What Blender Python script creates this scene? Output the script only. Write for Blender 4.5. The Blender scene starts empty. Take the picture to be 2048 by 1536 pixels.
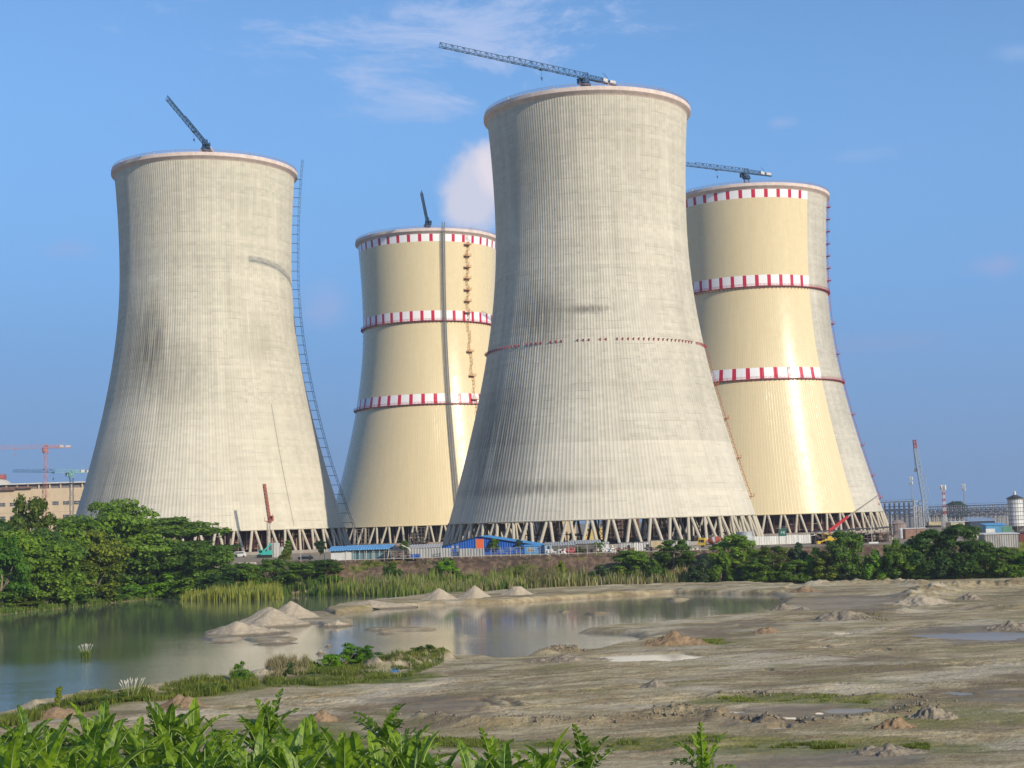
import bpy, math, random
import numpy as np
from mathutils import Vector

random.seed(7)
rng = np.random.default_rng(7)
PI = math.pi
scene = bpy.context.scene
COL = scene.collection

# ------------------------------------------------------------------ camera
F, PITCH, ROLL, CAMZ = 3004.03, 0.093006, -0.030597, 19.3
PLANT = 9.7            # ground level of the plant above the pond
RING = 20.44 - PLANT   # lower edge of the shells above the plant ground


def ray(px, py):
    u0, v0 = px - 1024.0, py - 768.0
    cr, sr = math.cos(ROLL), math.sin(ROLL)
    u, v = u0 * cr + v0 * sr, -u0 * sr + v0 * cr
    c, s = math.cos(PITCH), math.sin(PITCH)
    x, y, z = u / F, 1.0, -v / F
    return (x, y * c - z * s, y * s + z * c)


def gp(px, py, z=0.0):
    """point of the level z seen at a pixel of the survey photograph"""
    r = ray(px, py)
    t = (z - CAMZ) / r[2]
    return (r[0] * t, r[1] * t)


def atd(px, py, d):
    r = ray(px, py)
    t = d / r[1]
    return Vector((r[0] * t, d, CAMZ + r[2] * t))


cam = bpy.data.cameras.new('camera')
cam.sensor_width = 36.0
cam.lens = F / 2048.0 * 36.0
cam.clip_start = 1.0
cam.clip_end = 30000.0
camo = bpy.data.objects.new('camera', cam)
COL.objects.link(camo)
camo.location = (0, 0, CAMZ)
from mathutils import Matrix
camo.rotation_euler = (Matrix.Rotation(PI / 2 + PITCH, 3, 'X') @ Matrix.Rotation(ROLL, 3, 'Z')).to_euler()
scene.camera = camo

# ------------------------------------------------------------------ light
SUN_AZ, SUN_EL = math.radians(43.0), math.radians(25.0)
sd = Vector((math.sin(SUN_AZ) * math.cos(SUN_EL), -math.cos(SUN_AZ) * math.cos(SUN_EL), math.sin(SUN_EL)))
sl = bpy.data.lights.new('sun', 'SUN')
sl.energy = 3.7
sl.angle = math.radians(0.5)
sl.color = (1.0, 0.905, 0.73)
so = bpy.data.objects.new('sun', sl)
COL.objects.link(so)
so.rotation_euler = sd.to_track_quat('Z', 'Y').to_euler()
scene.view_settings.view_transform = 'Standard'
scene.view_settings.look = 'None'
scene.view_settings.exposure = 0.37
scene.view_settings.gamma = 1.0


# ------------------------------------------------------------------ node helper
class NT:
    def __init__(self, tree):
        self.t = tree
        self.n = tree.nodes
        self.l = tree.links

    def new(self, typ, **kw):
        nd = self.n.new(typ)
        for k, v in kw.items():
            if k.startswith('i_'):
                key = k[2:].replace('_', ' ')
                self.set(nd.inputs[key], v)
            else:
                setattr(nd, k, v)
        return nd

    def set(self, sock, v):
        if isinstance(v, bpy.types.NodeSocket):
            self.l.new(v, sock)
        else:
            sock.default_value = v

    def math(self, op, a, b=None, c=None, clamp=False):
        nd = self.n.new('ShaderNodeMath')
        nd.operation = op
        nd.use_clamp = clamp
        self.set(nd.inputs[0], a)
        if b is not None:
            self.set(nd.inputs[1], b)
        if c is not None:
            self.set(nd.inputs[2], c)
        return nd.outputs[0]

    def vmath(self, op, a, b=None):
        nd = self.n.new('ShaderNodeVectorMath')
        nd.operation = op
        self.set(nd.inputs[0], a)
        if b is not None:
            self.set(nd.inputs[1], b)
        return nd.outputs['Value'] if op in ('LENGTH', 'DOT_PRODUCT', 'DISTANCE') else nd.outputs[0]

    def mix(self, fac, a, b, blend='MIX'):
        nd = self.n.new('ShaderNodeMix')
        nd.data_type = 'RGBA'
        nd.blend_type = blend
        self.set(nd.inputs[0], fac)
        self.set(nd.inputs[6], a if isinstance(a, bpy.types.NodeSocket) else (*a, 1) if len(a) == 3 else a)
        self.set(nd.inputs[7], b if isinstance(b, bpy.types.NodeSocket) else (*b, 1) if len(b) == 3 else b)
        return nd.outputs[2]

    def ramp(self, fac, lo, hi, smooth=True):
        nd = self.n.new('ShaderNodeMapRange')
        nd.interpolation_type = 'SMOOTHSTEP' if smooth else 'LINEAR'
        self.set(nd.inputs[0], fac)
        self.set(nd.inputs[1], lo)
        self.set(nd.inputs[2], hi)
        return nd.outputs[0]

    def noise(self, vec, scale=1.0, detail=3.0, rough=0.55, dist=0.0):
        nd = self.n.new('ShaderNodeTexNoise')
        if vec is not None:
            self.l.new(vec, nd.inputs['Vector'])
        nd.inputs['Scale'].default_value = scale
        nd.inputs['Detail'].default_value = detail
        nd.inputs['Roughness'].default_value = rough
        nd.inputs['Distortion'].default_value = dist
        return nd.outputs['Fac']

    def scaled(self, vec, s):
        return self.vmath('MULTIPLY', vec, s)

    def sep(self, vec):
        nd = self.n.new('ShaderNodeSeparateXYZ')
        self.l.new(vec, nd.inputs[0])
        return nd.outputs

    def comb(self, x, y, z):
        nd = self.n.new('ShaderNodeCombineXYZ')
        for s, v in zip(nd.inputs, (x, y, z)):
            self.set(s, v)
        return nd.outputs[0]


MATS = {}


def new_mat(name):
    m = bpy.data.materials.new(name)
    m.use_nodes = True
    nt = NT(m.node_tree)
    nt.n.clear()
    out = nt.n.new('ShaderNodeOutputMaterial')
    return m, nt, out


def principled(nt, out, color, rough=0.7, spec=0.3, metal=0.0, normal=None, **kw):
    b = nt.n.new('ShaderNodeBsdfPrincipled')
    nt.set(b.inputs['Base Color'], color if isinstance(color, bpy.types.NodeSocket) else (*color, 1))
    nt.set(b.inputs['Roughness'], rough)
    nt.set(b.inputs['Specular IOR Level'], spec)
    nt.set(b.inputs['Metallic'], metal)
    if normal is not None:
        nt.l.new(normal, b.inputs['Normal'])
    for k, v in kw.items():
        nt.set(b.inputs[k.replace('_', ' ')], v)
    nt.l.new(b.outputs[0], out.inputs['Surface'])
    return b


def objco(nt):
    return nt.n.new('ShaderNodeTexCoord').outputs['Object']


def paint(name, color, rough=0.55, wear=0.25, scale=0.6, metal=0.0, spec=0.4):
    """weathered plain surface: blotches and faint runs in the colour"""
    if name in MATS:
        return MATS[name]
    m, nt, out = new_mat(name)
    co = objco(nt)
    n1 = nt.noise(co, scale, 5, 0.6)
    n2 = nt.noise(nt.scaled(co, (3.0, 3.0, 0.35)), scale * 1.3, 3, 0.6)
    k = nt.math('ADD', nt.math('MULTIPLY', n1, 0.6), nt.math('MULTIPLY', n2, 0.4))
    f = nt.ramp(k, 0.32, 0.68)
    dark = tuple(c * (1 - wear) for c in color)
    lite = tuple(min(1, c * (1 + wear * 0.35)) for c in color)
    c = nt.mix(f, dark, lite)
    principled(nt, out, c, nt.math('MULTIPLY_ADD', n1, 0.2, rough - 0.1), spec, metal)
    MATS[name] = m
    return m


# ------------------------------------------------------------------ mesh builder
class MB:
    def __init__(self):
        self.v = []
        self.f = []

    def quad(self, a, b, c, d):
        i = len(self.v)
        self.v += [tuple(a), tuple(b), tuple(c), tuple(d)]
        self.f.append((i, i + 1, i + 2, i + 3))
        return self

    def poly(self, pts):
        i = len(self.v)
        self.v += [tuple(p) for p in pts]
        self.f.append(tuple(range(i, i + len(pts))))
        return self

    def box(self, c, s, rz=0.0, bev=0.0):
        """box, centre c, full size s"""
        hx, hy, hz = s[0] / 2, s[1] / 2, s[2] / 2
        cr, sr = math.cos(rz), math.sin(rz)
        i = len(self.v)
        for z in (-hz, hz):
            for x, y in ((-hx, -hy), (hx, -hy), (hx, hy), (-hx, hy)):
                self.v.append((c[0] + x * cr - y * sr, c[1] + x * sr + y * cr, c[2] + z))
        self.f += [(i + 3, i + 2, i + 1, i), (i + 4, i + 5, i + 6, i + 7)]
        for k in range(4):
            n = (k + 1) % 4
            self.f.append((i + k, i + n, i + 4 + n, i + 4 + k))
        return self

    def bar(self, p, q, r0, r1=None, n=4):
        """prism between two points"""
        p, q = Vector(p), Vector(q)
        r1 = r0 if r1 is None else r1
        d = q - p
        if d.length < 1e-6:
            return self
        d.normalize()
        a = d.cross(Vector((0, 0, 1)))
        if a.length < 1e-3:
            a = Vector((1, 0, 0))
        a.normalize()
        b = d.cross(a)
        i = len(self.v)
        for pt, r in ((p, r0), (q, r1)):
            for k in range(n):
                t = 2 * PI * (k + 0.5) / n
                self.v.append(tuple(pt + a * (r * math.cos(t)) + b * (r * math.sin(t))))
        for k in range(n):
            m = (k + 1) % n
            self.f.append((i + k, i + m, i + n + m, i + n + k))
        self.f.append(tuple(i + k for k in range(n))[::-1])
        self.f.append(tuple(i + n + k for k in range(n)))
        return self

    def tube(self, pts, radii, n=6):
        for k in range(len(pts) - 1):
            self.bar(pts[k], pts[k + 1], radii[k], radii[k + 1], n)
        return self

    def lathe(self, prof, n=24, c=(0, 0, 0), close=False):
        i = len(self.v)
        m = len(prof)
        for r, z in prof:
            for k in range(n):
                t = 2 * PI * k / n
                self.v.append((c[0] + r * math.cos(t), c[1] + r * math.sin(t), c[2] + z))
        rows = m if close else m - 1
        for j in range(rows):
            j2 = (j + 1) % m
            for k in range(n):
                k2 = (k + 1) % n
                self.f.append((i + j * n + k, i + j * n + k2, i + j2 * n + k2, i + j2 * n + k))
        return self

    def ringbox(self, R, z, dr, dz, n=160):
        return self.lathe([(R, z), (R + dr, z), (R + dr, z + dz), (R, z + dz)], n, close=True)

    def lattice(self, A, B, w, h, n, t, tri=False, up=(0, 0, 1), td=None):
        """truss beam from A to B, w wide, h high"""
        A, B = Vector(A), Vector(B)
        d = (B - A).normalized()
        up = Vector(up)
        s = d.cross(up)
        if s.length < 1e-3:
            s = Vector((1, 0, 0))
        s.normalize()
        u = s.cross(d)
        td = td or t * 0.65
        if tri:
            corners = [s * (-w / 2), s * (w / 2), u * h]
        else:
            corners = [s * (-w / 2) - u * (h / 2), s * (w / 2) - u * (h / 2), s * (w / 2) + u * (h / 2), s * (-w / 2) + u * (h / 2)]
        L = (B - A).length
        for c in corners:
            self.bar(A + c, B + c, t)
        k = len(corners)
        for i in range(n):
            p0, p1 = A + d * (L * i / n), A + d * (L * (i + 1) / n)
            for j in range(k):
                a, b = corners[j], corners[(j + 1) % k]
                if (i + j) % 2:
                    a, b = b, a
                if tri and j > 0:
                    self.bar(p0 + a, (p0 + p1) / 2 + b if False else p1 + b, td)
                else:
                    self.bar(p0 + a, p1 + b, td)
                self.bar(p1 + corners[j], p1 + corners[(j + 1) % k], td)
        return self

    def build(self, name, mat, parent=None, smooth=False):
        me = bpy.data.meshes.new(name)
        me.from_pydata(self.v, [], self.f)
        me.materials.append(mat)
        if smooth:
            me.polygons.foreach_set('use_smooth', [True] * len(me.polygons))
        me.update()
        return link(name, me, parent)


def link(name, me, parent=None):
    o = bpy.data.objects.new(name, me)
    COL.objects.link(o)
    if parent is not None:
        o.parent = parent
    return o


def np_mesh(name, v, f, mat, smooth=False):
    """v (n,3), f (m,k) arrays"""
    me = bpy.data.meshes.new(name)
    v = np.asarray(v, np.float32)
    f = np.asarray(f, np.int32)
    k = f.shape[1]
    me.vertices.add(len(v))
    me.vertices.foreach_set('co', v.ravel())
    me.loops.add(f.size)
    me.loops.foreach_set('vertex_index', f.ravel())
    me.polygons.add(len(f))
    me.polygons.foreach_set('loop_start', np.arange(0, f.size, k, dtype=np.int32))
    me.polygons.foreach_set('loop_total', np.full(len(f), k, np.int32))
    if smooth:
        me.polygons.foreach_set('use_smooth', np.ones(len(f), bool))
    if mat:
        me.materials.append(mat)
    me.update(calc_edges=True)
    return me


def tag(o, label, cat, group=None):
    o['label'] = label
    o['category'] = cat
    if group:
        o['group'] = group
    return o


def thing(name, label, cat, loc=(0, 0, 0), rz=0.0, group=None):
    o = bpy.data.objects.new(name, None)
    o.empty_display_size = 0.5
    COL.objects.link(o)
    o.location = loc
    o.rotation_euler = (0, 0, rz)
    return tag(o, label, cat, group)


def struct(o, kind='structure'):
    o['kind'] = kind
    return o


def copy_tree(o, parent=None):
    c = o.copy()
    COL.objects.link(c)
    if parent is not None:
        c.parent = parent
    for ch in [x for x in bpy.data.objects if x.parent == o]:
        copy_tree(ch, c)
    return c


# ------------------------------------------------------------------ numpy noise
def _hash(ix, iy, seed):
    h = (ix.astype(np.int64) * 374761393 + iy.astype(np.int64) * 668265263 + seed * 974711) & 0x7fffffff
    h = (h ^ (h >> 13)) * 1274126177 & 0x7fffffff
    return ((h ^ (h >> 16)) & 0xffff) / 65535.0


def vnoise(x, y, seed=0):
    ix, iy = np.floor(x), np.floor(y)
    fx, fy = x - ix, y - iy
    fx = fx * fx * (3 - 2 * fx)
    fy = fy * fy * (3 - 2 * fy)
    a = _hash(ix, iy, seed)
    b = _hash(ix + 1, iy, seed)
    c = _hash(ix, iy + 1, seed)
    d = _hash(ix + 1, iy + 1, seed)
    return (a + (b - a) * fx) * (1 - fy) + (c + (d - c) * fx) * fy


def fbm(x, y, seed=0, oct=4, gain=0.5):
    s, a, t = 0, 1.0, 0
    for k in range(oct):
        s = s + a * vnoise(x * 2 ** k + 17.3 * k, y * 2 ** k - 9.1 * k, seed + k)
        t += a
        a *= gain
    return s / t - 0.5


def sstep(x, a=0.0, b=1.0):
    t = np.clip((x - a) / (b - a), 0, 1)
    return t * t * (3 - 2 * t)


def seg_dist(x, y, pts):
    """distance to an open polyline and the position along it (0..1)"""
    best = np.full(x.shape, 1e9)
    tt = np.zeros(x.shape)
    n = len(pts) - 1
    for k in range(n):
        (ax, ay), (bx, by) = pts[k], pts[k + 1]
        dx, dy = bx - ax, by - ay
        L2 = dx * dx + dy * dy + 1e-9
        t = np.clip(((x - ax) * dx + (y - ay) * dy) / L2, 0, 1)
        d = np.hypot(x - ax - t * dx, y - ay - t * dy)
        m = d < best
        best = np.where(m, d, best)
        tt = np.where(m, (k + t) / n, tt)
    return best, tt


def poly_sd(x, y, pts):
    """signed distance to a polygon, positive inside"""
    ins = np.zeros(x.shape, bool)
    n = len(pts)
    for k in range(n):
        (ax, ay), (bx, by) = pts[k], pts[(k + 1) % n]
        if ay == by:
            continue
        c = ((ay > y) != (by > y)) & (x < (bx - ax) * (y - ay) / (by - ay) + ax)
        ins ^= c
    d, _ = seg_dist(x, y, list(pts) + [pts[0]])
    return np.where(ins, d, -d)


def PX(lst, z=0.0):
    return [gp(a, b, z) for a, b in lst]


# ------------------------------------------------------------------ terrain
SAND = [(-900, 40), (-500, 90)] + PX([(-200, 1476), (0, 1432), (80, 1413), (150, 1399), (215, 1388), (300, 1375), (400, 1365),
        (455, 1355), (510, 1347), (545, 1338), (620, 1333), (645, 1331), (700, 1326), (780, 1320), (906, 1314), (982, 1318), (1016, 1323),
        (1060, 1318), (1101, 1304), (1173, 1305), (1240, 1291), (1296, 1283), (1290, 1277), (1240, 1271), (1150, 1267),
        (1200, 1258), (1340, 1246), (1416, 1237), (1502, 1230), (1539, 1224), (1562, 1212), (1562, 1198), (1548, 1187),
        (1560, 1174), (1800, 1166), (2048, 1160), (2400, 1150)]) + [(900, 380), (900, -300), (-900, -300)]
FAR = [(-3000, 420)] + PX([(-300, 1262), (0, 1230), (100, 1219), (200, 1208), (330, 1195), (365, 1199), (480, 1198), (566, 1194),
      (572, 1185), (640, 1188), (760, 1191), (838, 1190), (850, 1189), (1000, 1184), (1200, 1176), (1540, 1168), (1800, 1163),
      (2048, 1158), (2400, 1150)]) + [(900, 350), (6000, 300), (9000, 9000), (-9000, 9000), (-9000, 420)]
BERM = PX([(650, 1224), (690, 1211), (800, 1202), (840, 1195), (1000, 1187), (1200, 1177), (1500, 1170), (1590, 1174), (1570, 1190),
           (1348, 1187), (1200, 1195), (1100, 1201), (1000, 1208), (860, 1212), (760, 1217), (700, 1224), (670, 1231)])
ISLE = PX([(395, 1265), (440, 1257), (500, 1242), (560, 1230), (640, 1226), (665, 1229), (705, 1240), (700, 1249), (660, 1254),
           (620, 1247), (590, 1246), (530, 1254), (480, 1263), (430, 1268)])
SPITS = [PX([(405, 1277), (440, 1273), (492, 1276), (470, 1283), (420, 1283)]),
         PX([(490, 1279), (540, 1273), (600, 1278), (570, 1285), (500, 1285)]),
         PX([(715, 1261), (755, 1256), (880, 1257), (888, 1260), (760, 1264)]),
         PX([(1160, 1229), (1200, 1226), (1230, 1226), (1190, 1231)]),
         PX([(1110, 1224), (1130, 1222), (1145, 1224), (1125, 1226)]),
         PX([(1330, 1200), (1362, 1197), (1380, 1199), (1350, 1202)])]
EDGE = PX([(-600, 1150), (-200, 1142), (0, 1137), (200, 1133), (380, 1127), (470, 1122), (672, 1121), (968, 1112), (1088, 1109), (1242, 1104.5),
           (1410, 1100), (1600, 1094), (1800, 1088), (2048, 1081), (2400, 1071)], PLANT)
PLANTP = EDGE + [(2000, 500), (9000, 600), (9000, 9000), (-9000, 9000), (-9000, 600), (-2000, 500)]
PUDDLES = [  # px outline centre, radii, name
    (1945, 1271, 100, 9), (1292, 1316, 108, 7.5), (1462, 1425, 33, 2.97), (1440, 1433, 19.8, 2.7), (1575, 1436, 17.6, 2.97), (1560, 1456, 18.7, 3.24),
    (1641, 1425, 11, 2.16), (1672, 1434, 13.2, 2.43), (1478, 1442, 17.6, 2.43), (1676, 1368, 22, 2.16), (1690, 1267, 18.7, 2.43), (1652, 1294, 8.8, 1.62),
    (1537, 1342, 9.9, 1.89), (885, 1436, 24.2, 2.7), (922, 1436, 11, 1.89), (1915, 1387, 28, 4.05), (1495, 1449, 15.4, 2.03), (1590, 1449, 13.2, 1.89),
    (1700, 1420, 45, 5.4), (1760, 1300, 17.6, 1.89)]
PUDZ = 0.62
RIDGES = [  # polyline px, height, half width
    ([(805, 1449), (860, 1457), (930, 1466), (1000, 1468), (1060, 1462), (1120, 1466), (1190, 1466), (1260, 1455), (1330, 1444), (1420, 1452), (1500, 1462), (1580, 1468)], 0.75, 1.6),
    ([(1290, 1455), (1370, 1447), (1450, 1455), (1560, 1466), (1660, 1462), (1760, 1452), (1830, 1436), (1880, 1420)], 0.5, 1.4),
    ([(1400, 1408), (1500, 1404), (1620, 1408), (1740, 1412), (1850, 1408)], 0.35, 1.2),
    ([(620, 1376), (680, 1362), (750, 1350)], 0.6, 2.6),
    ([(735, 1353), (790, 1346), (850, 1334), (905, 1330)], 1.8, 2.6),
    ([(540, 1362), (580, 1352), (640, 1352)], 1.2, 2.6),
    ([(230, 1408), (330, 1390), (420, 1380), (490, 1368)], 0.8, 2.4),
    ([(60, 1430), (140, 1416), (220, 1404)], 0.8, 2.2),
    ([(1080, 1322), (1110, 1314), (1160, 1312)], 0.8, 2.2),
    ([(1280, 1290), (1400, 1270), (1500, 1262)], 0.5, 3.0),
    ([(1820, 1210), (1850, 1196), (1900, 1188), (1960, 1184), (2060, 1180), (2300, 1175)], 2.2, 4.5),
    ([(1600, 1177), (1700, 1174), (1800, 1172), (1860, 1176)], 1.4, 3.5),
    ([(1740, 1240), (1850, 1226), (1960, 1222), (2060, 1228)], 0.7, 3.0),
]
RIDGEW = [(PX(p), h, w) for p, h, w in RIDGES]
_tr = [
    [(560, 1400), (700, 1385), (900, 1362), (1100, 1345), (1400, 1318), (1700, 1285), (2080, 1255)],
    [(520, 1412), (760, 1395), (1000, 1372), (1250, 1352), (1550, 1318), (1800, 1296), (2080, 1282)],
    [(600, 1420), (900, 1398), (1200, 1378), (1500, 1350), (1800, 1330), (2080, 1318)],
    [(800, 1402), (860, 1398), (960, 1394), (1005, 1400), (1010, 1410), (960, 1416)],
    [(900, 1425), (1200, 1402), (1500, 1382), (1800, 1368), (2080, 1362)],
    [(1150, 1440), (1350, 1420), (1600, 1398), (1850, 1392), (2080, 1388)],
    [(1500, 1240), (1650, 1222), (1800, 1210), (1900, 1206)],
    [(1420, 1260), (1600, 1236), (1800, 1222), (2080, 1214)],
    [(1350, 1300), (1560, 1288), (1760, 1262), (1850, 1246), (2080, 1236)],
    [(100, 1452), (300, 1430), (520, 1404), (640, 1396)],
    [(180, 1462), (380, 1436), (560, 1412), (700, 1400)],
    [(1300, 1500), (1500, 1480), (1750, 1476), (2080, 1460)],
]
TRACKS = []
for t in _tr:
    w = PX(t, 0.9)
    for off in (-1.1, 1.1):
        q = []
        for i, p in enumerate(w):
            a, b = w[max(0, i - 1)], w[min(len(w) - 1, i + 1)]
            dx, dy = b[0] - a[0], b[1] - a[1]
            L = math.hypot(dx, dy)
            q.append((p[0] - dy / L * off, p[1] + dx / L * off))
        TRACKS.append(q)


def height(x, y, fine=True):
    x = np.asarray(x, float)
    y = np.asarray(y, float)
    wob = fbm(x / 7, y / 7, 3, 4) * 3.0 + fbm(x / 1.8, y / 1.8, 4, 3) * 1.3
    h = np.full(x.shape, -1.6)
    s = poly_sd(x, y, SAND) + wob * 0.8
    near = np.clip((122 - y) / 52, 0, 2)
    land = -1.6 + 2.4 * sstep(s, -5, 3.0) + 0.35 * fbm(x / 25, y / 12, 11, 3) * sstep(s, 1, 8) + near ** 1.25 * 4.6
    h = np.maximum(h, land)
    f = poly_sd(x, y, FAR) + wob
    h = np.maximum(h, -1.6 + 2.1 * sstep(f, -5, 2) + 0.9 * sstep(f, 3, 16) + 0.4 * fbm(x / 9, y / 9, 21, 3))
    b = poly_sd(x, y, BERM) + wob * 0.55
    h = np.maximum(h, -1.6 + 2.7 * sstep(b, -2.2, 1.2) + 0.7 * fbm(x / 4, y / 4, 31, 4))
    b = poly_sd(x, y, ISLE) + wob * 0.8
    h = np.maximum(h, -1.6 + 2.1 * sstep(b, -3, 1.6) + 0.3 * fbm(x / 3, y / 3, 34, 4))
    for sp in SPITS:
        b = poly_sd(x, y, sp) + wob * 0.7
        h = np.maximum(h, -1.6 + 2.0 * sstep(b, -2.5, 1.5) + 0.35 * fbm(x / 2.5, y / 2.5, 33, 3))
    p = poly_sd(x, y, PLANTP) + wob * 0.5
    pl = 1.3 + (PLANT - 1.3) * np.clip((p + 19) / 19, 0, 1) ** 1.1 + np.where(p < -0.5, 0.7 * fbm(x / 4, y / 6, 41, 3), 0)
    h = np.where(p > -19, np.maximum(h, pl), h)
    h = np.where(p > 1.5, PLANT, h)
    dry = sstep(s, 0.5, 4) * (p < -25)
    for pts, hh, w in RIDGEW:
        d, t = seg_dist(x, y, pts)
        d = d + wob * 0.35
        k = np.exp(-(d / w) ** 2) * sstep(np.minimum(t, 1 - t), 0.0, 0.08)
        h = h + hh * k * (0.75 + 1.0 * fbm(x / 1.6, y / 1.6, 51, 3))
    if fine:
        h = h + dry * (0.36 * fbm(x / 5, y / 3.4, 61, 5) + 0.26 * fbm(x / 2.2, y / 1.3, 62, 4) * (0.3 + vnoise(x / 20, y / 14, 65)))
        for pts in TRACKS:
            d, t = seg_dist(x, y, pts)
            d = d + 0.5 * fbm(x / 6, y / 6, 71, 2)
            h = h + dry * (-0.16 * np.exp(-(d / 0.4) ** 2) + 0.12 * np.exp(-((d - 0.75) / 0.3) ** 2)) * (0.4 + vnoise(x / 8, y / 8, 73))
    for cx, cy, rx, ry in PUDDLES:
        wx, wy = gp(cx, cy, 0.7)
        sx = rx * wy / F
        sy = abs(gp(cx, cy - ry, 0.7)[1] - gp(cx, cy + ry, 0.7)[1]) / 2
        e = np.hypot((x - wx) / sx, (y - wy) / sy) + 0.9 * fbm(x / (sx * 0.7), y / (sy * 0.7), 81, 3)
        k = sstep(e, 1.25, 0.75)
        h = h * (1 - k) + (PUDZ - 0.14) * k
        ko = sstep(e, 2.4, 1.2) * (1 - k)
        h = h + ko * (np.minimum(np.maximum(h, PUDZ + 0.02), PUDZ + 0.35) - h)
    return h


def ground_z(x, y):
    return float(height(np.array([x]), np.array([y]), False)[0])


def make_ground():
    ang = np.concatenate([np.linspace(-180, -60, 13)[:-1], np.linspace(-60, -21, 60)[:-1], np.linspace(-21, 21, 900),
                          np.linspace(21, 60, 60)[1:], np.linspace(60, 180, 13)[1:-1]])
    ang = np.radians(ang)
    r = [4.0]
    while r[-1] < 60:
        r.append(r[-1] * 1.06)
    while r[-1] < 500:
        r.append(r[-1] * 1.0031)
    while r[-1] < 9000:
        r.append(r[-1] * 1.12)
    r = np.array(r)
    na, nr = len(ang), len(r)
    R, A = np.meshgrid(r, ang, indexing='ij')
    X, Y = R * np.sin(A), R * np.cos(A)
    Z = height(X, Y)
    Z = np.where(R > 1500, PLANT - 0.3, Z)
    v = np.stack([X, Y, Z], -1).reshape(-1, 3)
    i = np.arange(nr - 1)[:, None] * na
    j = np.arange(na)[None, :]
    j2 = (j + 1) % na
    f = np.stack([i + j, i + na + j, i + na + j2, i + j2], -1).reshape(-1, 4)[:, ::-1]
    me = np_mesh('ground', v, f, MATS['ground'], smooth=True)
    # what grows or lies where: grass, bare dark soil, damp
    x, y = X.ravel(), Y.ravel()
    z = Z.ravel()
    s = poly_sd(x, y, SAND)
    fr = poly_sd(x, y, FAR)
    p = poly_sd(x, y, PLANTP)
    n1 = fbm(x / 14, y / 6, 91, 4)
    n2 = fbm(x / 5, y / 3, 92, 4)
    grass = np.zeros(x.shape)
    gl = [([(60, 1428), (200, 1402), (330, 1392), (440, 1384), (500, 1368)], 3.5, 1.0),
          ([(530, 1366), (600, 1360), (680, 1366), (780, 1358), (820, 1352)], 4.5, 1.0),
          ([(640, 1340), (760, 1330), (880, 1318)], 2.5, 0.9),
          ([(820, 1478), (1000, 1488), (1200, 1486), (1400, 1480)], 3.2, 0.75),
          ([(1420, 1400), (1560, 1394), (1720, 1402)], 3.5, 0.7),
          ([(1500, 1490), (1640, 1494), (1760, 1484), (1860, 1500)], 4.5, 0.65),
          ([(1860, 1440), (1960, 1428), (2060, 1436)], 4.0, 0.6),
          ([(600, 1456), (700, 1468), (800, 1480)], 3.0, 0.75),
          ([(1340, 1290), (1400, 1284), (1440, 1284)], 2.0, 0.9)]
    for pts, w, a in gl:
        d, _ = seg_dist(x, y, PX(pts, 0.9))
        grass = np.maximum(grass, a * sstep(d + n2 * w * 1.6, w * 1.5, w * 0.5))
    grass = np.maximum(grass, sstep(fr, -1, 3) * sstep(p, -8, -16) * (0.9 + n1) * (1 - sstep(poly_sd(x, y, BERM), -4, 0)))
    bank = sstep(p, -19, -14) * sstep(p, 2.5, 0.5)
    grass = np.where(bank > 0, np.maximum(grass * (1 - bank), bank * sstep(n1 + 0.6 * n2, 0.06, 0.24)), grass)
    grass = np.maximum(grass, 0.8 * sstep(100 - y, 0, 12) * (np.hypot(x, y) < 130))
    damp = np.clip(sstep(z, 0.75, 0.05), 0, 1) * (p < -20)
    for mp in ([(1400, 1422), (1500, 1411), (1700, 1409), (1800, 1420), (1700, 1448), (1560, 1460), (1440, 1452)], [(1820, 1394), (1960, 1378), (2100, 1380), (2100, 1412), (1950, 1410)],
               [(1790, 1262), (1900, 1250), (2100, 1252), (2100, 1290), (1900, 1290)], [(1300, 1275), (1360, 1252), (1520, 1238), (1560, 1250), (1420, 1276)],
               [(1560, 1200), (1700, 1190), (1830, 1196), (1760, 1222), (1600, 1222)], [(700, 1400), (860, 1388), (1010, 1396), (960, 1440), (820, 1440)], [(1480, 1510), (1700, 1500), (1900, 1520), (1800, 1560), (1400, 1560)]):
        dm = sstep(poly_sd(x, y, PX(mp, 0.7)) + 5 * n2 + 3 * n1, -1.0, 2.5)
        damp = np.maximum(damp, dm * 0.95)
    ma = me.color_attributes.new('cover', 'FLOAT_COLOR', 'POINT')
    col = np.stack([np.clip(grass, 0, 1), np.clip(bank, 0, 1), damp, np.clip(sstep(p, 0, 3), 0, 1)], -1).astype(np.float32)
    ma.data.foreach_set('color', col.ravel())
    ru = np.zeros(x.shape)
    for pts in TRACKS:
        d, t = seg_dist(x, y, pts)
        d = d + 0.5 * fbm(x / 6, y / 6, 71, 2)
        ru = np.maximum(ru, np.exp(-(d / 0.42) ** 2) * sstep(vnoise(x / 9, y / 9, 73), 0.25, 0.6))
    mr = me.attributes.new('ruts', 'FLOAT', 'POINT')
    mr.data.foreach_set('value', (ru * (s > 2)).astype(np.float32))
    o = link('ground', me)
    struct(o)


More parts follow.
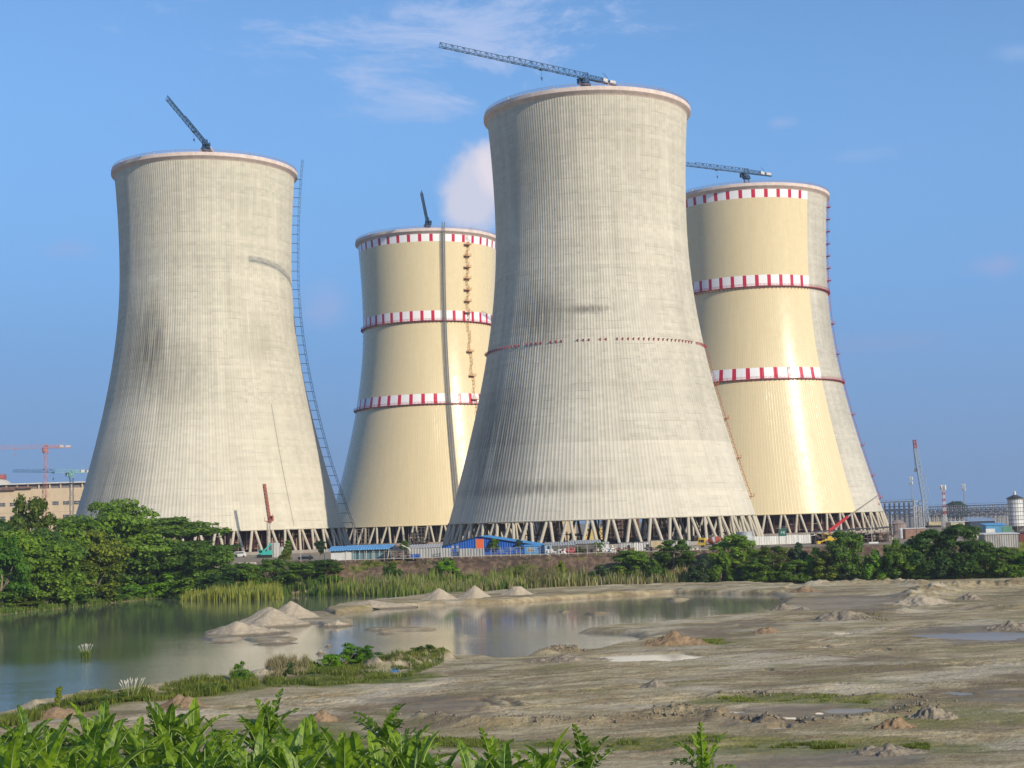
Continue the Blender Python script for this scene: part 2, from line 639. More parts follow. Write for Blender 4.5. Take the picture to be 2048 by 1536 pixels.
def ground_material():
    m, nt, out = new_mat('ground')
    co = objco(nt)
    at = nt.n.new('ShaderNodeAttribute')
    at.attribute_name = 'cover'
    sp = nt.n.new('ShaderNodeSeparateColor')
    nt.l.new(at.outputs['Color'], sp.inputs[0])
    grass, bank, damp = sp.outputs
    plant = at.outputs['Alpha']
    # long streaks along the haul roads
    rot = nt.n.new('ShaderNodeMapping')
    nt.l.new(co, rot.inputs[0])
    rot.inputs['Rotation'].default_value = (0, 0, math.radians(-9))
    c2 = rot.outputs[0]
    warp = nt.noise(nt.scaled(c2, (0.02, 0.03, 0)), 1, 3)
    c3 = nt.vmath('ADD', c2, nt.comb(0, nt.math('MULTIPLY', warp, 9), 0))
    s1 = nt.noise(nt.scaled(c3, (0.13, 0.36, 0.2)), 1, 8, 0.68, 0.4)
    s2 = nt.noise(nt.scaled(c3, (0.035, 0.08, 0.2)), 1, 7, 0.64, 0.6)
    s3 = nt.noise(co, 0.9, 6, 0.65)
    s4 = nt.noise(co, 0.11, 5, 0.6)
    light = (0.50, 0.40, 0.235)
    mid = (0.30, 0.222, 0.112)
    dark = (0.115, 0.080, 0.043)
    a2 = nt.n.new('ShaderNodeAttribute')
    a2.attribute_name = 'ruts'
    rut = a2.outputs['Fac']
    c = nt.mix(nt.ramp(s1, 0.38, 0.64), mid, light)
    c = nt.mix(nt.math('MULTIPLY', nt.ramp(s2, 0.47, 0.60), 0.85), c, (0.20, 0.145, 0.08))
    c = nt.mix(nt.math('MULTIPLY', nt.ramp(nt.noise(nt.scaled(c3, (0.04, 0.075, 0.2)), 1, 6, 0.6), 0.50, 0.62), 0.75), c, (0.545, 0.455, 0.315))
    c = nt.mix(nt.math('MULTIPLY', nt.ramp(s3, 0.54, 0.70), 0.55), c, dark)
    c = nt.mix(nt.math('MULTIPLY', rut, nt.math('MULTIPLY_ADD', s3, 0.9, 0.35)), c, (0.12, 0.085, 0.05))
    # olive scum of sparse weeds
    ol = nt.math('MULTIPLY', nt.ramp(nt.noise(nt.scaled(c3, (0.07, 0.16, 0.2)), 1, 7, 0.66), 0.50, 0.66), 0.65)
    c = nt.mix(ol, c, (0.20, 0.18, 0.06))
    # damp
    c = nt.mix(nt.math('MULTIPLY', damp, 0.62), c, (0.16, 0.115, 0.070))
    # bank soil
    bn = nt.noise(nt.scaled(co, (0.9, 0.5, 0.5)), 0.6, 6, 0.65)
    soil = nt.mix(nt.ramp(bn, 0.4, 0.66), (0.10, 0.062, 0.040), (0.23, 0.15, 0.09))
    c = nt.mix(bank, c, soil)
    c = nt.mix(plant, c, nt.mix(s4, (0.22, 0.17, 0.12), (0.34, 0.28, 0.21)))
    gn = nt.noise(co, 0.7, 5, 0.65)
    gcol = nt.mix(nt.ramp(gn, 0.35, 0.65), (0.075, 0.10, 0.014), (0.20, 0.19, 0.03))
    gf = nt.math('MULTIPLY', grass, nt.ramp(nt.math('ADD', gn, nt.math('MULTIPLY', grass, 0.5)), 0.45, 0.75))
    c = nt.mix(gf, c, gcol)
    bump = nt.n.new('ShaderNodeBump')
    bump.inputs['Strength'].default_value = 0.9
    bump.inputs['Distance'].default_value = 0.5
    hh = nt.math('ADD', nt.math('MULTIPLY', s1, 0.7), nt.math('MULTIPLY', nt.noise(co, 2.2, 5, 0.65), 0.6))
    hh = nt.math('MULTIPLY', hh, nt.math('SUBTRACT', 1.0, nt.math('MULTIPLY', damp, 0.6)))
    nt.l.new(hh, bump.inputs['Height'])
    rough = nt.math('SUBTRACT', 0.9, nt.math('MULTIPLY', damp, 0.35))
    principled(nt, out, c, rough, 0.25, normal=bump.outputs[0])
    MATS['ground'] = m


def water_material(name, base, rough, bump_s, scale):
    m, nt, out = new_mat(name)
    co = objco(nt)
    n1 = nt.noise(nt.scaled(co, (0.9, 2.2, 1)), scale, 3, 0.55)
    n2 = nt.noise(nt.scaled(co, (0.5, 1.0, 1)), scale * 0.16, 3, 0.5)
    patch = nt.ramp(nt.noise(nt.scaled(co, (0.010, 0.018, 1)), 1, 3, 0.5), 0.38, 0.62)
    near = nt.ramp(nt.sep(co)[1], 330.0, 190.0)
    st = nt.math('MULTIPLY', nt.math('MULTIPLY_ADD', patch, 0.6, 0.5), nt.math('MULTIPLY_ADD', near, 0.9, 0.25))
    b = nt.n.new('ShaderNodeBump')
    b.inputs['Distance'].default_value = 0.1
    nt.l.new(nt.math('MULTIPLY', st, bump_s), b.inputs['Strength'])
    nt.l.new(nt.math('ADD', n1, nt.math('MULTIPLY', n2, 1.6)), b.inputs['Height'])
    c = nt.mix(patch, base, tuple(v * 1.25 for v in base))
    if name == 'pond_water':     # silt from the dredging clouds the middle of the pond
        c = nt.mix(nt.math('MULTIPLY', nt.ramp(nt.sep(co)[0], -70.0, -18.0), 0.85), c, (0.30, 0.27, 0.20))
    principled(nt, out, c, rough, 0.5, normal=b.outputs[0], IOR=1.333)
    MATS[name] = m


def make_water():
    water_material('pond_water', (0.105, 0.12, 0.078), 0.05, 0.34, 1.1)
    water_material('puddle_water', (0.62, 0.56, 0.45), 0.12, 0.03, 1.4)  # near-white base colour paints in the glints of the bright towers reflected here
    water_material('puddle_wet', (0.25, 0.215, 0.17), 0.42, 0.10, 1.4)
    nx, ny = 24, 16
    xs, ys = np.linspace(-900, 900, nx), np.linspace(60, 560, ny)
    Y, X = np.meshgrid(ys, xs, indexing='ij')
    v = np.stack([X, Y, np.zeros_like(X)], -1).reshape(-1, 3)
    i = np.arange(ny - 1)[:, None] * nx
    j = np.arange(nx - 1)[None, :]
    f = np.stack([i + j, i + j + 1, i + nx + j + 1, i + nx + j], -1).reshape(-1, 4)
    struct(link('pond_water', np_mesh('pond_water', v, f, MATS['pond_water'])))
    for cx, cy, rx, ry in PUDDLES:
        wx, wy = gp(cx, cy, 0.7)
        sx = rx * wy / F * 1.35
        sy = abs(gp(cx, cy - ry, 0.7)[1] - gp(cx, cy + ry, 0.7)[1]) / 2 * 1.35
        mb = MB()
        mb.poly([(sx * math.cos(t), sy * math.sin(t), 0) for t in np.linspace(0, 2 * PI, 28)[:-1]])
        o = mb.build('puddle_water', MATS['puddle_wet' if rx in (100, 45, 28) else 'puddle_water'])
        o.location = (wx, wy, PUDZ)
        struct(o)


# ------------------------------------------------------------------ world
def make_world():
    w = bpy.data.worlds.new('World')
    scene.world = w
    w.use_nodes = True
    nt = NT(w.node_tree)
    nt.n.clear()
    out = nt.n.new('ShaderNodeOutputWorld')
    bg = nt.n.new('ShaderNodeBackground')
    sky = nt.n.new('ShaderNodeTexSky')
    sky.sky_type = 'NISHITA'
    sky.sun_disc = False
    sky.sun_elevation = SUN_EL
    sky.sun_rotation = PI - SUN_AZ
    sky.air_density = 1.0
    sky.dust_density = 0.6
    sky.ozone_density = 2.5
    sky.altitude = 0
    d = nt.n.new('ShaderNodeTexCoord').outputs['Generated']
    c = sky.outputs[0]
    c = nt.mix(1.0, c, SKY_TINT, 'MULTIPLY')
    # the haze layer near the horizon is a dull violet blue here rather than white
    el = nt.sep(d)[2]
    c = nt.mix(nt.math('MULTIPLY', nt.ramp(el, 0.40, 0.10), 0.92), c, SKY_MID)
    c = nt.mix(nt.ramp(el, 0.17, -0.02), c, SKY_LOW)
    base = c
    wis = nt.noise(nt.scaled(d, (9.0, 9.0, 26.0)), 1.0, 9, 0.70, 0.5)
    puf = nt.noise(d, 26.0, 6, 0.6)

    def cloud(px, py, sx, sy, dens, col, soft, nz, namp):
        nonlocal c
        r = Vector(ray(px, py)).normalized()
        q = nt.vmath('SUBTRACT', d, tuple(r))
        q = nt.vmath('MULTIPLY', q, (F / sx, F / sx, F / sy))
        e = nt.math('ADD', nt.vmath('LENGTH', q), nt.math('MULTIPLY', nt.math('SUBTRACT', nz, 0.5), namp))
        k = nt.math('MULTIPLY', nt.ramp(e, 1.0, 1.0 - soft), dens)
        c = nt.mix(k, c, col)
    wc = (2.9, 3.7, 5.6)
    cloud(800, 55, 420, 120, 0.75, wc, 1.0, wis, 4.6)
    cloud(545, 85, 150, 75, 0.7, wc, 1.0, wis, 4.0)
    cloud(980, 60, 190, 90, 0.5, wc, 1.0, wis, 4.0)
    cloud(950, 385, 72, 115, 0.85, (4.6, 4.5, 5.2), 0.55, puf, 1.3)
    cloud(1000, 340, 60, 75, 0.7, (5.6, 5.1, 5.5), 0.6, puf, 1.4)
    cloud(650, 610, 80, 80, 0.45, (2.5, 3.0, 4.9), 1.0, puf, 1.6)
    cloud(1990, 530, 90, 32, 0.5, (2.4, 2.8, 4.6), 1.0, puf, 1.6)
    cloud(1562, 245, 45, 16, 0.4, (2.6, 3.3, 5.2), 1.0, puf, 1.6)
    cloud(2060, 100, 90, 22, 0.3, wc, 1.0, wis, 3.0)
    cloud(820, 215, 150, 30, 0.4, wc, 1.0, wis, 4.0)
    cloud(140, 500, 70, 26, 0.3, (2.4, 2.8, 4.6), 1.0, puf, 1.6)
    cloud(1720, 690, 200, 28, 0.22, (2.1, 2.5, 4.0), 1.0, wis, 3.0)
    cloud(1720, 310, 160, 26, 0.22, wc, 1.0, wis, 3.0)
    nt.l.new(c, bg.inputs[0])
    bg.inputs[1].default_value = 0.12
    nt.l.new(bg.outputs[0], out.inputs[0])


SKY_TINT = (0.72, 0.93, 1.12)
SKY_MID = (1.15, 2.5, 4.9)
SKY_LOW = (1.32, 2.05, 3.45)

# ------------------------------------------------------------------ cooling towers
RT, HT, B1, B2, RRIM, HS = 39.456, 119.54, 98.706, 139.635, 42.87, 166.0
TOW = {'A': (-141.25, 694.43), 'B': (-47.43, 880.57), 'C': (34.53, 612.46), 'D': (128.79, 790.33)}


def rad(h):
    b = B1 if h < HT else B2
    return RT * math.sqrt(1 + ((h - HT) / b) ** 2)


def concrete_nodes(nt, co, h, ang, tone, stains, bands):
    """weathered slip-formed concrete; h height over ring, ang angle"""
    ca = nt.math('MULTIPLY', nt.math('COSINE', ang), 40.0)
    sa = nt.math('MULTIPLY', nt.math('SINE', ang), 40.0)
    cyl = nt.comb(ca, sa, h)
    streak = nt.noise(nt.scaled(cyl, (0.30, 0.30, 0.012)), 1.0, 4, 0.6)
    streak2 = nt.noise(nt.scaled(cyl, (1.1, 1.1, 0.03)), 1.0, 3, 0.6)
    blot = nt.noise(nt.scaled(cyl, (0.022, 0.022, 0.03)), 1.0, 4, 0.55)
    lift = nt.noise(nt.comb(nt.math('FLOOR', nt.math('DIVIDE', h, 1.5)), 0.0, 0.0), 3.71, 0)
    wn = nt.n.new('ShaderNodeTexWhiteNoise')
    wn.noise_dimensions = '2D'
    nt.l.new(nt.comb(nt.math('FLOOR', nt.math('MULTIPLY', ang, 18.3)), nt.math('FLOOR', nt.math('DIVIDE', h, 1.5)), 0.0), wn.inputs['Vector'])
    k = nt.math('ADD', nt.math('MULTIPLY', streak, 0.34), nt.math('MULTIPLY', streak2, 0.26))
    k = nt.math('ADD', k, nt.math('MULTIPLY', blot, 0.40))
    k = nt.math('ADD', k, nt.math('MULTIPLY', nt.math('SUBTRACT', wn.outputs['Value'], 0.5), 0.12))
    k = nt.math('ADD', k, nt.math('MULTIPLY', nt.math('SUBTRACT', lift, 0.5), 0.22))
    f = nt.ramp(k, 0.30, 0.70, False)
    c = nt.mix(f, tuple(v * 0.74 for v in tone), tuple(v * 1.12 for v in tone))
    # pour joints: thin broken dark lines
    fr = nt.math('FRACT', nt.math('DIVIDE', h, 3.0))
    ln = nt.math('LESS_THAN', fr, 0.10)
    brk = nt.ramp(nt.noise(nt.scaled(cyl, (0.12, 0.12, 0.33)), 1.0, 3, 0.6), 0.50, 0.64)
    c = nt.mix(nt.math('MULTIPLY', nt.math('MULTIPLY', ln, brk), 0.42), c, tuple(v * 0.45 for v in tone))
    # pock marks of tie holes where forms leaked
    po = nt.noise(nt.scaled(cyl, (0.9, 0.9, 0.9)), 1.0, 3, 0.7)
    pz = nt.ramp(nt.noise(nt.scaled(cyl, (0.03, 0.03, 0.05)), 1.0, 2, 0.5), 0.47, 0.62)
    c = nt.mix(nt.math('MULTIPLY', nt.math('MULTIPLY', nt.ramp(po, 0.60, 0.70), pz), 0.5), c, tuple(v * 0.42 for v in tone))
    for h0, h1, amt in bands:
        inb = nt.math('MULTIPLY', nt.math('GREATER_THAN', h, h0), nt.math('LESS_THAN', h, h1))
        c = nt.mix(nt.math('MULTIPLY', inb, abs(amt)), c, (0.70, 0.62, 0.49) if amt > 0 else (0.20, 0.18, 0.15))
    for a0, h0, wa, wh, amt in stains:
        da = nt.math('DIVIDE', nt.math('SUBTRACT', ang, a0), wa)
        dh = nt.math('DIVIDE', nt.math('SUBTRACT', h, h0), wh)
        e = nt.math('SQRT', nt.math('ADD', nt.math('POWER', nt.math('ABSOLUTE', da), 2.0), nt.math('POWER', nt.math('ABSOLUTE', dh), 2.0)))
        e = nt.math('ADD', e, nt.math('MULTIPLY', nt.math('SUBTRACT', streak2, 0.5), 2.2))
        drip = nt.math('MULTIPLY_ADD', nt.ramp(streak2, 0.40, 0.54), 0.65, 0.35)
        c = nt.mix(nt.math('MULTIPLY', nt.math('MULTIPLY', nt.ramp(e, 1.15, 0.25), drip), min(1.0, amt * 1.35)), c, tuple(v * 0.28 for v in tone))
    return c, k


def tower_material(name, alpha, tone, stains, bands, painted=None):
    m, nt, out = new_mat(name)
    co = objco(nt)
    x, y, z = nt.sep(co)
    h = nt.math('SUBTRACT', z, RING)
    # angle measured from the side facing the survey point, to its right
    xr = nt.math('ADD', nt.math('MULTIPLY', x, math.cos(alpha)), nt.math('MULTIPLY', y, math.sin(alpha)))
    yr = nt.math('SUBTRACT', nt.math('MULTIPLY', y, math.cos(alpha)), nt.math('MULTIPLY', x, math.sin(alpha)))
    ang = nt.math('ARCTAN2', yr, xr)
    c, k = concrete_nodes(nt, co, h, ang, tone, stains, bands)
    rough, spec = 0.85, 0.2
    if painted:
        cream, phase, gaps = painted
        wear = nt.noise(nt.comb(nt.math('MULTIPLY', ang, 24.0), 0.0, nt.math('MULTIPLY', h, 0.05)), 1.0, 4, 0.6)
        pc = nt.mix(wear, tuple(v * 0.88 for v in cream), tuple(v * 1.08 for v in cream))
        inb = None
        for h0, h1 in ((159.9, 166.5), (114.9, 120.5), (67.4, 73.0)):
            b = nt.math('MULTIPLY', nt.math('GREATER_THAN', h, h0), nt.math('LESS_THAN', h, h1))
            inb = b if inb is None else nt.math('MAXIMUM', inb, b)
        sq = nt.math('LESS_THAN', nt.math('FRACT', nt.math('ADD', nt.math('MULTIPLY', ang, 40 / (2 * PI)), phase)), 0.30)
        pc = nt.mix(inb, pc, nt.mix(sq, (0.82, 0.80, 0.78), (0.52, 0.022, 0.055)))
        un = None
        for a0, a1 in gaps:
            b = nt.math('MULTIPLY', nt.math('GREATER_THAN', ang, a0), nt.math('LESS_THAN', ang, a1))
            un = b if un is None else nt.math('MAXIMUM', un, b)
        c = nt.mix(un, pc, c)
        pr = nt.noise(nt.comb(nt.math('MULTIPLY', ang, 14.0), 0.0, nt.math('MULTIPLY', h, 0.30)), 1.0, 5, 0.7)
        rough = nt.math('ADD', nt.math('MULTIPLY', un, 0.5), nt.math('MULTIPLY_ADD', nt.ramp(pr, 0.3, 0.7), 0.22, 0.15))
        spec = nt.math('MULTIPLY_ADD', un, -0.06, 0.24)
    b = nt.n.new('ShaderNodeBump')
    b.inputs['Strength'].default_value = 0.35
    b.inputs['Distance'].default_value = 0.2
    nt.l.new(k, b.inputs['Height'])
    if painted:                  # the thin ribs of the forms under the paint
        rb = nt.math('FRACT', nt.math('MULTIPLY', ang, NRIB / (2 * PI)))
        rb = nt.math('MULTIPLY', nt.ramp(rb, 0.70, 0.80), nt.ramp(rb, 1.0, 0.92))
        b2 = nt.n.new('ShaderNodeBump')
        b2.inputs['Strength'].default_value = 0.5
        b2.inputs['Distance'].default_value = 0.05
        nt.l.new(rb, b2.inputs['Height'])
        b = b2
    principled(nt, out, c, rough, spec, normal=b.outputs[0])
    return m


NRIB, NROW = 232, 80


def shell_mesh(ribh):
    th = []
    rr = []
    for k in range(NRIB):
        for o, e in ((0.0, 0.0), (0.80, 0.0), (0.83, ribh), (0.97, ribh)):
            th.append(2 * PI * (k + o) / NRIB)
            rr.append(e)
    th, rr = np.array(th), np.array(rr)
    hs = np.linspace(0, HS, NROW)
    na = len(th)
    R = np.array([rad(h) for h in hs])[:, None] - 0.1 + rr[None, :]
    v = np.stack([R * np.cos(th), R * np.sin(th), np.repeat((hs + RING)[:, None], na, 1)], -1).reshape(-1, 3)
    i = np.arange(NROW - 1)[:, None] * na
    j = np.arange(na)[None, :]
    j2 = (j + 1) % na
    f = np.stack([i + j, i + j2, i + na + j2, i + na + j], -1).reshape(-1, 4)
    # inner face and the closing ring at the bottom
    ni = 96
    t2 = np.linspace(0, 2 * PI, ni + 1)[:-1]
    h2 = np.linspace(0, HS, 24)
    R2 = np.array([rad(h) for h in h2])[:, None] - 0.9 + 0 * t2[None]
    v2 = np.stack([R2 * np.cos(t2), R2 * np.sin(t2), np.repeat((h2 + RING)[:, None], ni, 1)], -1).reshape(-1, 3)
    i = np.arange(23)[:, None] * ni
    j = np.arange(ni)[None, :]
    j2 = (j + 1) % ni
    f2 = np.stack([i + j, i + ni + j, i + ni + j2, i + j2], -1).reshape(-1, 4) + len(v)
    n0 = len(v) + len(v2)
    ro = rad(0) + 0.35
    v3 = np.concatenate([np.stack([(ro) * np.cos(t2), ro * np.sin(t2), 0 * t2 + RING - z], -1) for z in (0.0, 0.55)] +
                        [np.stack([(rad(0) - 1.3) * np.cos(t2), (rad(0) - 1.3) * np.sin(t2), 0 * t2 + RING - z], -1) for z in (0.55, 0.0)])
    f3 = []
    for r in range(4):
        for k in range(ni):
            k2 = (k + 1) % ni
            f3.append((n0 + r * ni + k2, n0 + r * ni + k, n0 + ((r + 1) % 4) * ni + k, n0 + ((r + 1) % 4) * ni + k2))
    me = np_mesh('shell', np.concatenate([v, v2, v3]), np.concatenate([f, f2, np.array(f3)]), None, smooth=ribh == 0)
    return me


def cyl_pt(alpha, phi, r, h):
    return Vector((r * math.cos(alpha + phi), r * math.sin(alpha + phi), RING + h))


def make_towers():
    base_shell = {False: shell_mesh(0.024), True: shell_mesh(0.0)}
    conc_col = paint('column_concrete', (0.50, 0.44, 0.34), 0.85, 0.25, 0.5, spec=0.2)
    rim_m = paint('rim_concrete', (0.66, 0.53, 0.46), 0.85, 0.2, 0.4, spec=0.2)
    rail_m = paint('faded_rail', (0.34, 0.20, 0.17), 0.6, 0.2)
    red_m = paint('red_oxide', (0.36, 0.035, 0.05), 0.55, 0.2)
    orange_m = paint('rust_orange', (0.42, 0.16, 0.05), 0.7, 0.3)
    hoist_m = paint('blue_hoist', (0.035, 0.075, 0.13), 0.55, 0.2)
    grey_m = paint('grey_steel', (0.17, 0.165, 0.16), 0.6, 0.3)
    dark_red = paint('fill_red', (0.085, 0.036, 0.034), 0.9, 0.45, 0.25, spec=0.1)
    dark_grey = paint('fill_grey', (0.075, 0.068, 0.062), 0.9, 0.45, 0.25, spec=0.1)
    post_m = paint('fill_post', (0.34, 0.25, 0.20), 0.85, 0.35, 0.3)
    basin_m = paint('basin_concrete', (0.30, 0.26, 0.22), 0.9, 0.3, 0.3)
    # shared meshes
    r0, r1 = rad(0) - 0.4, rad(0) - 0.4 + 0.308 * RING
    cm = MB().bar((0, 0, 0), (0, 0, 1), 0.62, 0.60, 10)
    colmesh = bpy.data.meshes.new('column')
    colmesh.from_pydata(cm.v, [], cm.f)
    colmesh.materials.append(conc_col)
    rt = rad(HS)
    rim = MB().lathe([(rt - 0.5, HS - 2.2), (rt + 0.1, HS - 1.5), (RRIM - 0.1, HS - 0.6), (RRIM + 0.1, HS - 0.4), (RRIM + 0.1, HS + 1.15), (rt - 1.2, HS + 1.15), (rt - 1.2, HS - 2.2)], 180, (0, 0, RING), close=True)
    rail = MB()
    for k in range(120):
        t = 2 * PI * k / 120
        p = Vector(((RRIM - 0.3) * math.cos(t), (RRIM - 0.3) * math.sin(t), RING + HS + 1.1))
        rail.bar(p, p + Vector((0, 0, 1.25)), 0.07)
    for z in (0.62, 1.2):
        rail.ringbox(RRIM - 0.36, RING + HS + 1.1 + z, 0.12, 0.1, 120)
    lamp = MB().box((0, 0, 0.35), (0.45, 0.45, 0.7)).lathe([(0.3, 0.7), (0.34, 1.0), (0.1, 1.2)], 8)
    basin = MB().ringbox(r1 + 0.6, -0.2, 1.0, 1.5, 120)

    spec = {
        'A': dict(label='bare concrete cooling tower behind the left wood, a blue hoist mast up its right side', tone=(0.565, 0.515, 0.405),
                  stains=[(-0.62, 82, 0.22, 26, 0.75), (-0.35, 70, 0.5, 22, 0.35), (-0.9, 78, 0.3, 30, 0.45), (0.55, 84, 0.3, 14, 0.25), (-0.85, 20, 0.4, 26, 0.4)],
                  bands=[(0, 55.0, 0.16), (128, 131, 0.14), (118, 122, -0.08), (16, 21, 0.12)], fill=dark_red, nf=58),
        'B': dict(label='cream cooling tower with red and white bands, farthest, between the two bare concrete ones', tone=(0.36, 0.33, 0.275),
                  stains=[], bands=[], fill=dark_grey, nf=56, paint=((0.68, 0.555, 0.335), 0.0, [(0.175, 0.245)])),
        'C': dict(label='tallest looking bare concrete cooling tower at the centre, a line of red brackets round it', tone=(0.545, 0.495, 0.395),
                  stains=[(-0.5, 78, 0.4, 16, 0.55), (-0.05, 80, 0.3, 2.2, 0.6), (-0.85, 30, 0.5, 35, 0.6), (-0.55, 12, 0.7, 4, 0.5), (0.95, 60, 0.12, 60, 0.15), (-0.6, 140, 0.4, 25, 0.2)],
                  bands=[(0, 28.6, 0.18), (25.5, 28.6, 0.14), (10, 12.5, -0.10), (108, 111, 0.10), (98, 101, 0.12)], fill=None, nf=0),
        'D': dict(label='cream cooling tower with red and white bands whose right flank is still bare grey', tone=(0.50, 0.46, 0.38),
                  stains=[(1.25, 100, 0.3, 60, 0.2)], bands=[], fill=dark_red, nf=58, paint=((0.68, 0.555, 0.335), 0.0, [(0.83, 3.2)])),
    }
    for key, s in spec.items():
        X, Y = TOW[key]
        alpha = math.atan2(-Y, -X)
        t = thing('cooling_tower', s['label'], 'cooling tower', (X, Y, PLANT))
        pnt = s.get('paint')
        if pnt:
            # bring a red field to the place it has on the tower
            want = {'B': (837.6 - 853) / 139.0, 'D': (1527.5 - 1490) / 165.0}[key]
            ph = 0.15 - math.asin(want) * 40 / (2 * PI)
            pnt = (pnt[0], ph % 1.0, pnt[2])
        mat = tower_material('shell_' + {'A': 'stained', 'B': 'painted', 'C': 'weathered', 'D': 'half_painted'}[key], alpha, s['tone'], s['stains'], s['bands'], pnt)
        me = base_shell[bool(pnt)].copy()
        me.materials.append(mat)
        link('shell', me, t)
        rim.build('rim', rim_m, t)
        rail.build('railing', rail_m, t)
        basin.build('basin_wall', basin_m, t)
        for k in range(12):
            a = 2 * PI * (k + 0.3) / 12
            o = lamp.build('warning_lamp', rim_m, t) if k == 0 else link('warning_lamp', lm, t)
            lm = o.data
            o.location = ((RRIM - 0.9) * math.cos(a), (RRIM - 0.9) * math.sin(a), RING + HS + 1.15)
        # raking legs in pairs
        for k in range(50):
            a = 2 * PI * (k + 0.5) / 50
            for sgn in (-1, 1):
                at_, ab = a + sgn * 0.66 / r0, a + sgn * 3.0 / r1
                p = Vector((r1 * math.cos(ab), r1 * math.sin(ab), -0.1))
                q = Vector((r0 * math.cos(at_), r0 * math.sin(at_), RING - 0.3))
                o = link('column', colmesh, t)
                o.location = p
                o.rotation_mode = 'QUATERNION'
                o.rotation_quaternion = (q - p).to_track_quat('Z', 'Y')
                o.scale = (1, 1, (q - p).length)
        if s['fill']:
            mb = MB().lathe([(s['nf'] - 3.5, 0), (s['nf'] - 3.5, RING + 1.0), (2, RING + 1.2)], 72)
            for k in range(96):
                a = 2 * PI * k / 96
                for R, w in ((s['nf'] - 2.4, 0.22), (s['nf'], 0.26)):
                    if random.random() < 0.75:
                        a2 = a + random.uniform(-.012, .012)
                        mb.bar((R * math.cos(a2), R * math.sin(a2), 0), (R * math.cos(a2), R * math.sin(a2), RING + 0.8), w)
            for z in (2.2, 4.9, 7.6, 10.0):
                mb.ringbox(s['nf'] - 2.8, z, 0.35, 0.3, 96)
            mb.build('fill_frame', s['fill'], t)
            for k in range(70):
                mb = MB()
                a = alpha + random.uniform(-1.5, 1.5)
                R = s['nf'] + 0.5
                z0 = random.choice((0, 0, 2.2, 4.9))
                mb.bar((R * math.cos(a), R * math.sin(a), z0), (R * math.cos(a), R * math.sin(a), min(RING, z0 + random.uniform(4, 10))), 0.22)
                if k % 3 == 0:
                    a2 = a + random.uniform(.05, .13)
                    z = random.choice((2.4, 5.1, 7.8)) + 0.3
                    mb.bar((R * math.cos(a), R * math.sin(a), z), (R * math.cos(a2), R * math.sin(a2), z), 0.16)
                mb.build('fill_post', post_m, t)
        else:
            mb = MB()
            for k in range(46):
                a = random.uniform(0, 2 * PI)
                R = random.uniform(20, 56)
                if abs(((a - alpha + PI) % (2 * PI)) - PI) < 1.0:
                    continue
                x, y = R * math.cos(a), R * math.sin(a)
                hh = random.uniform(2.0, 7.5)
                mb.bar((x, y, 0), (x, y, hh), 0.35)
                if k % 2 == 0:
                    mb.box((x + 1.5, y, hh * 0.8), (random.uniform(3, 9), 0.5, 0.45))
            mb.build('fill_frame', paint('fill_raw', (0.16, 0.11, 0.095), 0.9, 0.4, 0.3), t)
        # galleries
        if key in 'BD':
            for hg in (114.8, 67.3):
                R = rad(hg)
                mb = MB().ringbox(R + 0.1, RING + hg - 0.35, 1.15, 0.28, 160)
                mb.ringbox(R + 1.1, RING + hg + 0.45, 0.1, 0.1, 160)
                mb.ringbox(R + 1.1, RING + hg + 0.95, 0.1, 0.12, 160)
                for k in range(120):
                    a = 2 * PI * k / 120
                    ca, sa = math.cos(a), math.sin(a)
                    mb.bar((ca * (R + 1.15), sa * (R + 1.15), RING + hg - .3), (ca * (R + 1.15), sa * (R + 1.15), RING + hg + 1.05), 0.07)
                    mb.bar((ca * (R - .1), sa * (R - .1), RING + hg - 1.5), (ca * (R + 1.1), sa * (R + 1.1), RING + hg - .35), 0.1)
                mb.build('gallery', red_m, t)
        if key == 'C':
            hg = 67.7
            R = rad(hg)
            br = MB().bar((-0.25, 0, 0.6), (0.95, 0, 0.6), 0.10).bar((-0.3, 0, -0.3), (0.85, 0, 0.55), 0.08).box((0.05, 0, 0.15), (0.16, 0.42, 1.0))
            bm0 = None
            n = 130
            skip = {-4, -5, -9, 0, 3, -14, 22}
            for k in range(-33, 34):
                if k in skip:
                    continue
                a = alpha + 2 * PI * k / n
                o = br.build('walkway_bracket', red_m, t) if bm0 is None else link('walkway_bracket', bm0, t)
                bm0 = o.data
                o.location = (R * math.cos(a), R * math.sin(a), RING + hg)
                o.rotation_euler = (0, 0, a)
        # ladder with rest platforms

        def ladder(phi_of_h, stops, mat, h0, h1, w=0.75, off=0.9, pw=1.9):
            mb = MB()
            hs = np.arange(h0, h1, 2.2)
            for a, b in zip(hs[:-1], hs[1:]):
                sh = 0.45 if int((a - h0) / 6.6) % 2 else -0.45
                for sg in (-1, 1):
                    pa = cyl_pt(alpha, phi_of_h(a) + (sh + sg * w / 2) / rad(a), rad(a) + off, a)
                    pb = cyl_pt(alpha, phi_of_h(b) + (sh + sg * w / 2) / rad(b), rad(b) + off, b)
                    mb.bar(pa, pb, 0.13)
                mb.bar(pa, cyl_pt(alpha, phi_of_h(a) + (sh - w / 2) / rad(a), rad(a) + off, a), 0.12)
                mb.bar(pa, cyl_pt(alpha, phi_of_h(a), rad(a) - 0.2, a), 0.1)
                mb.bar((pa + pb) / 2, (pa + pb) / 2 + Vector((0, 0, .01)) + (cyl_pt(alpha, phi_of_h(a), 1, 0) - cyl_pt(alpha, phi_of_h(a), 0, 0)) * 0.6, 0.1)
            mb.build('ladder', mat, t)
